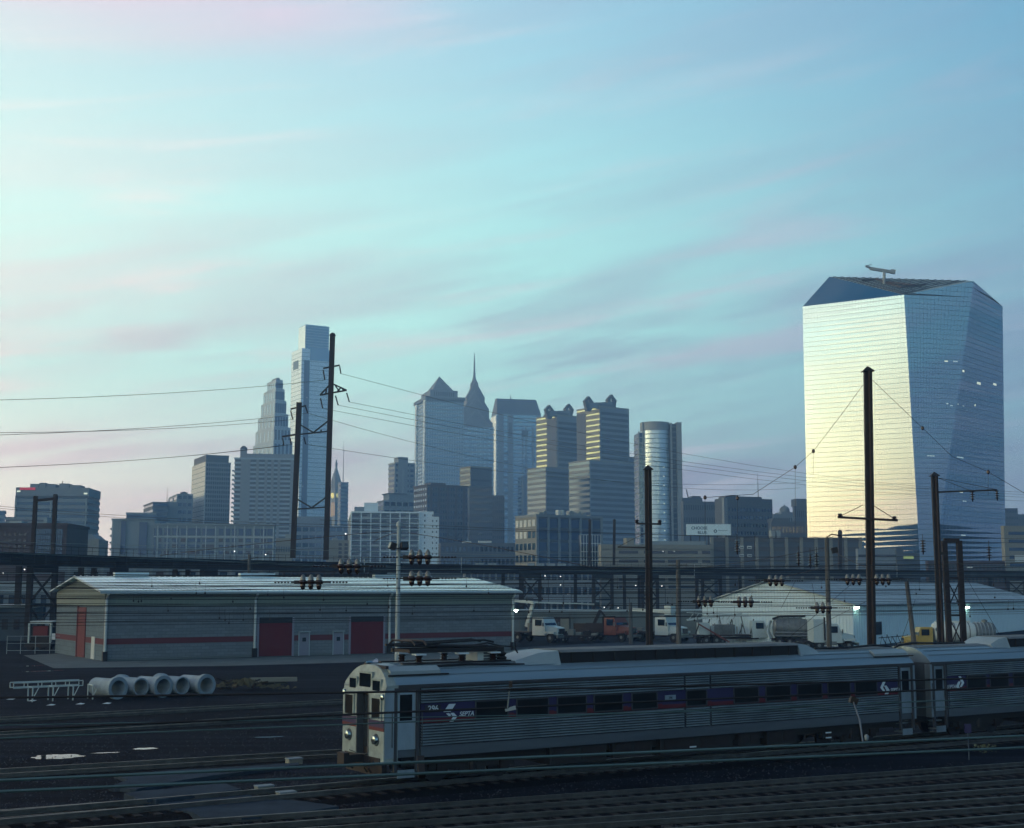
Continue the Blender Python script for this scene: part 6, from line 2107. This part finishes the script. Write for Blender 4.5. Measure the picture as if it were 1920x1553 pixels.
# little droppers between catenary wires
drop = MB()
GD = 'short dropper wires of the yard catenary'
for k in range(80):
    x = rr.uniform(20, 1900)
    y = rr.uniform(1080, 1150)
    h = rr.uniform(8, 20)
    p, q = pt(x, y, 80), pt(x + rr.uniform(-1, 1), y + h, 80)
    m = MB().tube([(0, 0, 0), q - p], .007, 4).lathe([(.01, -.07), (.05, -.03), (.05, .03), (.01, .07)], tuple(q - p), n=6)
    o = m.build('dropper', M['wire'])
    o.location = p
    tag(o, 'short dark dropper clip on the catenary wires ' + ('before the striped warehouse' if x < 960 else 'over the parked trucks' if x < 1310 else 'before the white shed'), 'dropper', GD)
# three-bell section insulators
def bells(px, py, D, label, tilt=0.0, size=1.0):
    p = pt(px, py, D)
    root = thing('section_insulator', label, 'insulator', tuple(p))
    s = size
    for k in (-1, 0, 1):
        b = link('bell', MB().lathe([(.015, -.29 * s), (.075 * s, -.24 * s), (.10 * s, -.14 * s), (.09 * s, -.08 * s), (.16 * s, -.05 * s), (.17 * s, .02 * s), (.13 * s, .08 * s), (.10 * s, .09 * s)], n=14).mesh('bell', M['insulator'], True), root, (k * .30 * s, 0, k * tilt))
        MB().lathe([(.105 * s, .085 * s), (.10 * s, .16 * s), (.07 * s, .24 * s), (.02 * s, .29 * s)], n=14).build('cap', M['insulator_top'], b, True)
    MB().bar((-.75 * s, .0, 0), (.75 * s, .0, 0), .05, .06).bar((-.62 * s, 0, 0), (-.42 * s, 0, 0), .12, .14).build('yoke', M['dark_steel'], root)
    m = MB()
    for sgn in (-1, 1):
        for k in range(5):
            m.lathe([(.01, -.05), (.04, 0), (.01, .05)], (sgn * (.85 + k * .12) * s, 0, 0), 'x', 6)
    m.build('bead_string', M['insulator'], root)
for (px, py, lab) in ((787, 1045, 'three bell black insulator right of the floodlight pole top'), (655, 1062, 'three bell black insulator in front of the viaduct left of the floodlight pole'), (583, 1092, 'three bell black insulator over the warehouse roof left of the floodlight pole'), (787, 1085, 'three bell black insulator over the warehouse roof right of the floodlight pole')):
    bells(px, py, 50, lab)
for (px, py, lab) in ((1322, 1128, 'leftmost three bell insulator before the white shed gable'), (1397, 1129, 'three bell insulator over the left half of the white shed gable'), (1543, 1140, 'lowest three bell insulator beside the pale wooden pole'), (1600, 1087, 'three bell insulator just left of the tallest mast'), (1655, 1087, 'three bell insulator just right of the tallest mast'), (1455, 1089, 'three bell insulator above the peak of the white shed')):
    bells(px, py, 68, lab)
for (px, py, lab) in ((1497, 1034, 'slanting disc insulator string left of the pale wooden pole'), (1519, 1038, 'thin disc insulator string left of the pale wooden pole'), (1531, 1036, 'disc insulator string nearest the pale wooden pole'), (1382, 1012, 'disc insulator string below the billboard'), (1730, 1012, 'disc insulator string before the narrow pale facet'), (1854, 1024, 'disc insulator string at the right of the faceted tower')):
    p = pt(px, py, 85)
    root = thing('disc_insulator', lab, 'insulator', tuple(p))
    discs(root, px, py, 85, 5, .19, .17)
    wpart(MB().tube([p, p + Vector((0, 0, .35))], .02, 5), 'hanger', M['dark_steel'], root)

# ---------------------------------------------------------------- street lamps beyond the yard
for i, (px, py) in enumerate(((1022, 1080), (1051, 1081), (1051, 1097), (1118, 1117), (1174, 1121), (1065, 1114), (1133, 1139), (1159, 1140), (1192, 1098), (1241, 1099), (46, 1068), (6, 1075), (248, 1079), (498, 1040))):
    D = 330 if px > 900 else 240
    p = pt(px, py, D)
    b = Vector((p.x + .8, p.y, 0))
    root = thing('street_lamp', 'tiny lit street lamp ' + ('above the bucket truck boom', 'left of two close above the low depot', 'lower of two above the low depot', 'above the rusty brown truck', 'just left of the thick mast', 'over the wall right of the bucket truck', 'left of a pair over the brown truck', 'right of a pair over the brown truck', 'nearest left edge of the thick mast', 'right of the thick mast below the garage', 'beside the left trestle legs', 'at the left picture edge below the viaduct', 'above the left end of the warehouse ridge', 'on the viaduct left of the left mast')[i], 'lamp', tuple(b), group='lit street lamps beyond the yard')
    wpart(MB().tube([b, Vector((b.x, b.y, p.z)), p + Vector((0, 0, .25))], .08, 5), 'pole', M['dark_steel'], root)
    wpart(MB().lathe([(.03, -.11), (.11, -.05), (.11, .05), (.03, .11)], tuple(p), n=8), 'bulb', M['lamp_small'], root, True)

# ---------------------------------------------------------------- trucks
def wheel(parent, x, y, r=.5, w=.28):
    o = link('wheel', None, parent, (x, y, r))
    MB().lathe([(r * .55, -w / 2), (r * .95, -w / 2), (r, -w / 4), (r, w / 4), (r * .95, w / 2), (r * .55, w / 2)], (0, 0, 0), 'y', 18).build('tyre', M['rubber'], o, True)
    MB().lathe([(r * .2, -w / 2 - .02), (r * .5, -w / 2 + .02), (r * .5, w / 2 - .02), (r * .2, w / 2 + .02)], (0, 0, 0), 'y', 12).build('rim', M['truck_grey'], o, True)
def truck(label, px, D, head, paint, length=7.0, name='truck', tandem=True, bed=True):
    b = pt(px, 1107, D); b.z = 0
    tr = thing(name, label, 'truck', tuple(b), R(head))
    f = length / 2
    # bonnet, tapered to the front
    m = MB()
    m.add([(f - .2, -.72, .8), (f - .2, .72, .8), (f - 1.7, -1.0, .8), (f - 1.7, 1.0, .8), (f - .3, -.62, 1.55), (f - .3, .62, 1.55), (f - 1.7, -.88, 1.78), (f - 1.7, .88, 1.78)],
          [(0, 2, 3, 1), (4, 5, 7, 6), (0, 1, 5, 4), (2, 6, 7, 3), (0, 4, 6, 2), (1, 3, 7, 5)])
    m.build('bonnet', M[paint], tr)
    m = MB()
    for s in (-1, 1):
        m.box(f - 1.5, f - .35, s * 1.12 - .16, s * 1.12 + .16, .95, 1.18)
    m.build('mudguard', M[paint], tr)
    m = MB()
    m.add([(f - 1.6, -1.12, .75), (f - 1.6, 1.12, .75), (f - 3.3, -1.12, .75), (f - 3.3, 1.12, .75), (f - 1.6, -1.12, 1.75), (f - 1.6, 1.12, 1.75), (f - 2.0, -1.0, 2.62), (f - 2.0, 1.0, 2.62), (f - 3.3, -1.05, 2.62), (f - 3.3, 1.05, 2.62)],
          [(0, 2, 3, 1), (0, 1, 5, 4), (4, 5, 7, 6), (6, 7, 9, 8), (2, 8, 9, 3), (0, 4, 6, 8, 2), (1, 3, 9, 7, 5)])
    cab = m.build('cab', M[paint], tr)
    MB().add([(f - 1.62, -.98, 1.8), (f - 1.62, .98, 1.8), (f - 1.95, .9, 2.5), (f - 1.95, -.9, 2.5)], [(0, 1, 2, 3)]).build('windscreen', M['glass_dark'], cab)
    for s in (-1, 1):
        MB().box(f - 2.9, f - 2.05, s * 1.1 - .04, s * 1.1 + .04, 1.75, 2.4).build('side_window', M['glass_dark'], cab)
        MB().tube([(f - 1.7, s * 1.1, 1.9), (f - 1.6, s * 1.4, 1.9)], .02, 5).box(f - 1.68, f - 1.6, s * 1.4 - .1, s * 1.4 + .1, 1.7, 2.1).build('mirror', M['truck_grey'], cab)
        MB().lathe([(.1, 0), (.12, .03), (.05, .06)], (f - .18, s * .62, 1.05), 'x', 10).build('headlight', M['chrome'], tr)
    boxpart('grille', M['glass_black'], tr, f - .2, f - .14, -.48, .48, .9, 1.45)
    boxpart('bumper', M['truck_grey'], tr, f - .1, f + .08, -1.15, 1.15, .5, .78)
    boxpart('chassis', M['chassis'], tr, -f, f - .2, -.45, .45, .6, .82)
    for s in (-1, 1):
        wheel(tr, f - .95, s * 1.0)
        wheel(tr, -f + 1.1, s * .98)
        if tandem:
            wheel(tr, -f + 2.25, s * .98)
    if bed:
        boxpart('flatbed', M['rust_steel'], tr, -f, f - 3.45, -1.15, 1.15, .95, 1.1)
    return tr, f
t1, f = truck('white bonneted bucket truck with raised boom at the warehouse corner', 1003, 176, -38, 'truck_white', 7.5)
MB().tube([(-.6, 0, 1.1), (-.6, 0, 2.0)], .35, 10).build('turret', M['truck_grey'], t1)
MB().bar((-1.2, .1, 1.6), (-.3, .1, 4.2), .3, .35).bar((-.9, -.1, 1.8), (-.1, -.1, 4.0), .12, .14).build('lower_boom', M['truck_white'], t1)
MB().bar((-.3, .1, 4.2), (-6.2, -.3, 4.6), .24, .28).build('upper_boom', M['truck_white'], t1)
MB().bar((-.3, .1, 4.2), (5.0, 4.0, 4.0), .16, .16).build('boom_extension', M['truck_white'], t1)
t2, f = truck('rusty red brown bonneted flatbed truck between two white trucks', 1137, 178, -42, 'truck_red', 7.5)
for y in (-1.05, 1.05):
    boxpart('stake_side', M['rust_steel'], t2, -f, f - 3.5, y - .04, y + .04, 1.1, 1.9)
MB().bar((-2.2, 0, 1.1), (-1.2, .4, 3.3), .25, .3).bar((-1.2, .4, 3.3), (-.6, .8, 2.4), .2, .2).build('loader_arm', M['chassis'], t2)
for q_ in (t1, t2):
    q_.scale = (1.22, 1.22, 1.22)
boxpart('headboard', M['rust_steel'], t2, f - 3.5, f - 3.4, -1.1, 1.1, 1.1, 2.7)
t3, f = truck('white bonneted truck with rooftop gear right of the thick mast', 1231, 177, -40, 'truck_white', 7.5)
MB().bar((-3.4, .3, 3.4), (1.8, -.1, 3.2), .3, .35).build('stowed_boom', M['truck_white'], t3)
MB().tube([(-1.0, 0, 1.1), (-1.0, 0, 3.2)], .28, 8).build('turret', M['truck_grey'], t3)
boxpart('bucket', M['truck_white'], t3, 1.3, 2.1, -.5, .4, 2.9, 3.9)
boxpart('beacon_bar', M['truck_grey'], t3, f - 2.9, f - 2.3, -.8, .8, 2.64, 2.85)
t3.scale = (1.22, 1.22, 1.22)
# flat trailers and odd iron between them
for i, (px, D, L) in enumerate(((1075, 174, 6.0), (1200, 182, 4.0))):
    b = pt(px, 1107, D); b.z = 0
    tr = thing('flat_trailer', 'low rusty flat trailer %s' % ('between the bucket truck and the brown truck' if i == 0 else 'behind the thick mast'), 'trailer', tuple(b), R(-12))
    boxpart('deck', M['rust_steel'], tr, -L / 2, L / 2, -1.1, 1.1, .75, .95)
    for x_ in (-L / 2 + .8, -L / 2 + 1.8):
        for s in (-1, 1):
            wheel(tr, x_, s * 1.0, .38, .25)
    for k in range(6):
        q = -L / 2 + L * (k + .4) / 6
        boxpart('load', M[('truck_grey', 'rust_steel', 'stone_tan')[k % 3]], tr, q, q + .7, -.7, .8, .96, 1.2 + (k * 37 % 5) * .12)
    MB().bar((L / 2, 0, .8), (L / 2 + 1.4, 0, .55), .12, .12).build('drawbar', M['chassis'], tr)
# drilling rig truck, seen from the side
t4, f = truck('pale drill rig truck with folded mast in front of the white shed gable', 1380, 168, 4, 'truck_white', 9.6, bed=True)
MB().bar((-5.6, 0, 2.7), (.6, 0, 3.4), .5, .18).bar((-5.6, 0, 3.5), (-.6, 0, 3.3), .4, .14).build('mast', M['truck_white'], t4)
for k in range(9):
    q = -5.4 + k * .62
    MB().bar((q, 0, 2.75), (q + .5, 0, 3.4), .07, .07).build('mast_brace', M['truck_white'], t4)
for k in range(8):
    q = -3.2 + k * .5
    MB().bar((q, -.9, 1.1), (q, -.9, 2.0 + (k % 3) * .35), .09, .09).build('rod_rack', M['truck_grey'], t4)
boxpart('engine_box', M['truck_grey'], t4, -2.6, -.4, -.8, .8, 1.1, 2.2)
boxpart('winch', M['truck_white'], t4, -4.4, -3.2, -.7, .7, 1.1, 2.4)
for k in range(14):
    q = -4.8 + k * .62
    MB().bar((q, -.6, 1.2), (q + .4 * (-1) ** k, -.5, 2.2 + (k * 7 % 4) * .3), .1, .1).build('rig_pipe', M[('chassis', 'truck_grey')[k % 2]], t4)
t4.scale = (1.12, 1.12, 1.12)
MB().bar((-4.6, -1.2, 2.3), (-1.2, -1.4, .3), .16, .16).build('outrigger', M['truck_red'], t4)
# low wheeled compressor at its left
b = pt(1325, 1107, 168); b.z = 0
tr = thing('compressor_trailer', 'small pale wheeled compressor at the left corner of the white shed', 'trailer', tuple(b), R(3))
boxpart('housing', M['truck_white'], tr, -.9, 1.2, -.7, .7, .9, 2.3)
boxpart('frame', M['rust_steel'], tr, -1.4, 2.2, -.6, .6, .6, .8)
for x_ in (-.9, 1.7):
    for s in (-1, 1):
        wheel(tr, x_, s * .8, .42, .25)
MB().bar((.9, -.75, 2.5), (2.6, -.8, 1.0), .12, .14).build('ramp', M['truck_white'], tr)
# vacuum truck seen from behind
b = pt(1487, 1107, 165); b.z = 0
tr = thing('vacuum_truck', 'grey vacuum truck with ribbed tank and hoses, seen from its rear quarter', 'truck', tuple(b), R(-10))
MB().lathe([(.2, -2.6), (.9, -2.5), (1.25, -2.2), (1.25, 2.2), (.9, 2.5), (.2, 2.6)], (0, 0, 2.1), 'x', 20).build('tank', M['truck_grey'], tr, True)
for k in range(7):
    q = -2.1 + k * .7
    MB().lathe([(1.27, -.06), (1.34, -.05), (1.34, .05), (1.27, .06)], (q, 0, 2.1), 'x', 20).build('tank_rib', M['truck_grey'], tr)
for zz in (1.2, 1.55):
    MB().tube([(-2.3, -1.35, zz), (2.1, -1.35, zz)], .16, 8).build('hose_tray', M['truck_grey'], tr)
MB().tube([(2.6, -.3, 2.6), (2.9, -.4, 3.4), (2.4, -.5, 3.6), (-1.8, -.6, 3.5), (-2.6, -.7, 3.2)], .13, 8).build('boom_hose', M['chassis'], tr, True)
MB().tube([(-2.7, .4, .9), (-3.2, .2, 1.9), (-2.8, 0, 2.9), (-3.3, -.4, 1.6), (-2.9, -.8, .8)], .16, 8).build('suction_hose', M['truck_white'], tr, True)
boxpart('chassis', M['chassis'], tr, -2.8, 3.2, -.9, .9, .6, .85)
for x_ in (-1.8, -.6, 2.4):
    for s in (-1, 1):
        wheel(tr, x_, s * 1.0)
boxpart('cab', M['truck_white'], tr, 2.9, 4.4, -1.1, 1.1, .8, 2.6)
boxpart('rear_bumper', M['decal_white'], tr, -2.95, -2.8, -1.1, 1.1, .5, .7)
# white conventional tractor unit
t5, f = truck('white tractor unit with tall exhaust beside the pale wooden pole', 1543, 152, 3, 'truck_white', 6.2, bed=False)
boxpart('sleeper', M['truck_white'], t5, f - 4.5, f - 3.35, -1.15, 1.15, .8, 3.1)
MB().tube([(f - 3.4, -1.25, 1.0), (f - 3.4, -1.25, 3.3)], .09, 8).build('exhaust_stack', M['chassis'], t5)
t5.scale = (1.12, 1.12, 1.12)
boxpart('fuel_tank', M['truck_grey'], t5, f - 3.4, f - 2.2, -1.2, -.8, .5, .9)
# yellow cab tanker facing left
t6, f = truck('tank truck with yellow cab and long white cylindrical tank facing left', 1756, 150, 178, 'truck_yellow', 8.4, bed=False)
MB().lathe([(.3, -4.0), (.95, -3.9), (1.1, -3.6), (1.1, .4), (.95, .62), (.3, .75)], (0, 0, 2.05), 'x', 24).build('tank', M['tank_white'], t6, True)
for q in (-3.2, -1.6, 0):
    MB().lathe([(1.12, -.05), (1.14, 0), (1.12, .05)], (q, 0, 2.05), 'x', 24).build('tank_band', M['truck_grey'], t6)
boxpart('tank_walkway', M['tank_white'], t6, -3.5, .3, -.25, .25, 3.12, 3.32)
MB().lathe([(.2, 0), (.22, .02)], (.4, 1.13, 2.4), 'y', 12).build('placard', M['truck_grey'], t6)
b = pt(1838, 1107, 153); b.z = 0
tr = thing('upright_tank', 'grey ribbed tank trailer end behind the white tank truck', 'tank', tuple(b))
MB().lathe([(.3, -1.4), (1.1, -1.2), (1.2, -.9), (1.2, .9), (1.1, 1.2), (.3, 1.4)], (0, 0, 1.9), 'x', 20).build('tank', M['truck_grey'], tr, True)
for k in range(5):
    MB().lathe([(1.21, -.04), (1.26, 0), (1.21, .04)], (-.8 + k * .4, 0, 1.9), 'x', 20).build('tank_rib', M['roof_grey'], tr)
for x_ in (-.7, .7):
    boxpart('saddle', M['chassis'], tr, x_ - .15, x_ + .15, -.9, .9, 0, .9)
MB().lathe([(.35, 0), (.35, .25), (.1, .35)], (.3, 0, 3.08), n=10).build('hatch', M['truck_grey'], tr)
# scrap frame beside the tallest mast
b = gp(1675, 1214)
root = thing('pipe_rack', 'tangle of dark pipe frames on the ground right of the tallest mast', 'rack', tuple(b))
for k in range(6):
    x_ = -1.6 + k * .6
    MB().tube([(x_, 0, 0), (x_ + .3, 0, 1.3 + .2 * (k % 2)), (x_ + .9, .3, .2)], .06, 6).build('pipe_frame', M['chassis'], root)
MB().tube([(-1.7, 0, 1.1), (2.2, .1, 1.4)], .05, 6).build('rail', M['chassis'], root)
# red machine at the left edge
b = gp(84, 1219)
tr = thing('road_rail_loader', 'parked machine with white frame and red engine panel left of the warehouse', 'loader', tuple(b), R(-12))
boxpart('engine_panel', M['door_red'], tr, -.9, .9, -1.1, -.9, 1.6, 2.7)
boxpart('body', M['chassis'], tr, -1.3, 1.3, -.9, 1.6, .6, 2.6)
m = MB()
m.box(-1.45, -1.25, -1.25, -1.05, .4, 3.1).box(1.25, 1.45, -1.25, -1.05, .4, 3.1).box(-1.25, 1.25, -1.25, -1.05, 2.95, 3.15)
m.build('roll_frame', M['truck_white'], tr)
boxpart('canopy', M['truck_white'], tr, -1.4, 1.4, -1.0, 1.4, 3.16, 3.26)
for x_ in (-1.1, 1.1):
    for y_ in (-1.0, 1.2):
        wheel(tr, x_, y_, .55, .4)
boxpart('work_lamp', M['decal_white'], tr, 1.5, 1.9, -1.2, -.9, 1.2, 1.9)
boxpart('bumper', M['chassis'], tr, -1.6, 1.6, -1.5, -1.26, .4, .8)
# tubular yard gate in front of it
b = gp(60, 1226)
root = thing('tubular_gate', 'thin pale tubular yard gate before the parked red machine', 'gate', tuple(b), R(8))
for x_ in (-2.6, -1.2, .3, 1.8, 3.2):
    MB().tube([(x_, 0, 0), (x_, 0, 1.9)], .035, 6).build('upright', M['roof_grey'], root)
for zz in (.35, 1.1, 1.85):
    MB().tube([(-2.6, 0, zz), (3.2, 0, zz)], .03, 6).build('rail', M['roof_grey'], root)

# ---------------------------------------------------------------- concrete pipes and yard clutter
def pipe_mesh(ro, ri, L, bell):
    prof = [(ri, 0), (ro + bell, 0), (ro + bell, .32), (ro, .5), (ro, L), (ri, L), (ri, 0)]
    n = 28
    vs_, fs_ = [], []
    for (r, h) in prof[:-1]:
        for k in range(n):
            a = 2 * math.pi * k / n
            vs_.append((h, r * math.cos(a), r * math.sin(a)))
    mm = len(prof) - 1
    for i in range(mm):
        j = (i + 1) % mm
        for k in range(n):
            fs_.append((i * n + k, i * n + (k + 1) % n, j * n + (k + 1) % n, j * n + k))
    return MB().add(vs_, fs_).mesh('concrete_pipe', M['pipe_concrete'], True)
pA = pipe_mesh(.56, .48, 2.5, .13)
GPp = 'concrete drain pipes piled in the yard'
for k, (px, py, flip, lab) in enumerate(((221, 1312, 0, 'wide mouthed concrete pipe at the left end of the row'), (268, 1310, 1, 'narrow mouthed concrete pipe second from the left in the row'), (306, 1308.5, 0, 'wide mouthed concrete pipe in the middle of the row'), (346, 1307, 1, 'narrow mouthed concrete pipe second from the right in the row'), (387, 1305.5, 0, 'wide mouthed concrete pipe at the right end of the row'))):
    b = gp(px, py)
    ang = R((139, 137, 138.5, 140, 137.5)[k])
    d = Vector((math.cos(ang), math.sin(ang), 0))
    if flip:
        o = link('concrete_pipe', pA, None, (b.x + d.x * 2.75, b.y + d.y * 2.75, .69), ang + math.pi)
    else:
        o = link('concrete_pipe', pA, None, (b.x, b.y, .69), ang)
    tag(o, lab, 'pipe', GPp)
# steel trestle frames
b0, b1 = gp(24, 1318), gp(182, 1311)
d = (b1 - b0)
root = thing('trestle_rack', 'long low pale steel trestle rack left of the concrete pipes', 'rack', tuple(b0), math.atan2(d.y, d.x))
L = d.length
for y_ in (0, .9):
    for zz in (.85, 1.15):
        MB().tube([(0, y_, zz), (L * .82, y_, zz + .02)], .035, 6).build('rail', M['truck_white'], root)
    for k in range(6):
        q = L * .82 * k / 5
        MB().tube([(q, y_, .85), (q, y_, 1.15)], .03, 5).build('upright', M['truck_white'], root)
for k in range(4):
    q = L * (.22 + .24 * k)
    for y_ in (-.1, 1.0):
        MB().tube([(q, y_, 0), (q, y_, .85)], .045, 6).build('leg', M['truck_white'], root)
    MB().tube([(q, -.1, .15), (q + .5, .45, .82)], .03, 5).build('brace', M['truck_white'], root)
    MB().tube([(q, -.1, .85), (q, 1.0, .85)], .04, 6).build('cross_rail', M['truck_white'], root)
# heap of scrap and timbers right of the pipes
b = gp(452, 1293)
rr = random.Random(5)
root = thing('scrap_heap', 'dark heap of scrap and brush right of the concrete pipes', 'heap', tuple(b))
for k in range(18):
    x_, y_ = rr.uniform(-1.6, 1.6), rr.uniform(-.6, .8)
    a = Vector((x_, y_, rr.uniform(.05, .5)))
    c = a + Vector((rr.uniform(-.9, .9), rr.uniform(-.4, .4), rr.uniform(-.1, .25)))
    MB().bar(a, c, rr.uniform(.06, .16), rr.uniform(.06, .16)).build('scrap_bar', M[rr.choice(('rust_steel', 'tie_wood', 'chassis'))], root)
m = MB()
for k in range(300):
    a = Vector((rr.gauss(0, 1.3), rr.gauss(.2, .4), 0))
    h = max(.08, .55 - abs(a.x) * .16) * rr.uniform(.4, 1.1)
    s_ = rr.uniform(.08, .2)
    m.add([a + Vector((-s_, 0, h)), a + Vector((s_, rr.uniform(-.1, .1), h + rr.uniform(-.1, .1))), a + Vector((rr.uniform(-.1, .1), s_, h + rr.uniform(0, .25)))], [(0, 1, 2)])
o = m.build('brush', M['weeds'], root)
o['kind'] = 'stuff'
b = gp(512, 1283)
root = thing('timber_stack', 'two pale weathered timbers lying right of the scrap heap', 'timber', tuple(b), R(14))
MB().box(-1.6, 1.7, -.2, .1, .18, .48).build('timber', M['stone_tan'], root)
MB().box(-1.2, 1.1, .2, .5, 0, .28).build('timber', M['wood_pole'], root)
MB().box(-1.3, -1.0, -.3, .6, 0, .17).build('bearer', M['wood_pole'], root)
# pale ballast stones and litter scattered by the tracks
rr = random.Random(21)
m = MB()
for k in range(9000):
    if k < 4800:
        px, py = rr.uniform(-20, 760), rr.uniform(1300, 1560)
    else:
        px, py = rr.uniform(500, 1940), rr.uniform(1430, 1570)
    p = gp(px, py)
    s_ = rr.uniform(.02, .05)
    h = s_ * rr.uniform(.6, 1.2)
    z0 = .0
    a = rr.uniform(0, 6.28)
    q = [(p.x + s_ * math.cos(a + j * 2.09), p.y + s_ * math.sin(a + j * 2.09), z0) for j in range(3)]
    m.add(q + [(p.x, p.y, h)], [(0, 1, 3), (1, 2, 3), (2, 0, 3)])
mat('pale_stone', (.030, .038, .052), .9, var=.3)
tag(m.build('loose_stones', M['pale_stone']), 'loose stones scattered over the dark yard ground', 'stones', kind='stuff')
for i, (px, py) in enumerate(((150, 1321), (95, 1323), (200, 1320), (20, 1312), (60, 1315))):
    b = gp(px, py)
    o = MB().add([(-.25, -.1, .01), (.2, -.14, .02), (.27, .1, .05), (-.1, .16, .03), (.02, 0, .09)], [(0, 1, 4), (1, 2, 4), (2, 3, 4), (3, 0, 4)]).build('paper_scrap', M['decal_white'])
    o.location = b
    tag(o, 'white scrap of paper on the ground by the trestle rack', 'litter', 'paper scraps by the trestle rack')
b = gp(1845, 1413, .05)
root = thing('leafy_weed', 'small pale green weed growing beside the track at lower right', 'plant', tuple(b))
for k in range(60):
    a = Vector((rr.gauss(0, .22), rr.gauss(0, .18), rr.uniform(.02, .3)))
    s_ = rr.uniform(.04, .09)
    MB_ = MB().add([a, a + Vector((s_, rr.uniform(-.04, .04), s_ * .6)), a + Vector((0, s_, s_))], [(0, 1, 2)])
    if k == 0:
        acc = MB()
    acc.add(MB_.v, MB_.f)
mat('leaf', (.06, .085, .05), .8, var=.3, scale=5)
acc.build('leaves', M['leaf'], root)
MB().tube([(0, 0, 0), (.02, 0, .2)], .015, 5).build('stem', M['weeds'], root)
# little signal post and equipment blocks
b = gp(1817, 1425)
root = thing('track_marker', 'small blue track marker post at lower right beside the thick wires', 'sign', tuple(b))
MB().tube([(0, 0, 0), (0, 0, 1.3)], .025, 6).build('post', M['stone_dark'], root)
MB().box(-.13, .13, -.03, .03, 1.05, 1.4).build('plate', M['livery_blue'], root)
for i, (px, py) in enumerate(((495, 1487), (536, 1499), (551, 1434))):
    b = gp(px, py)
    root = thing('junction_box', 'small pale junction box on the ballast %s' % ('nearest the crossing edge', 'right of the crossing', 'left of the railcar')[i], 'box', tuple(b), trz)
    MB().box(-.28, .28, -.18, .18, .02, .22).build('case', M['stone_tan'], root)
    MB().box(-.3, .3, -.2, .2, .22, .26).build('lid', M['stone_grey'], root)
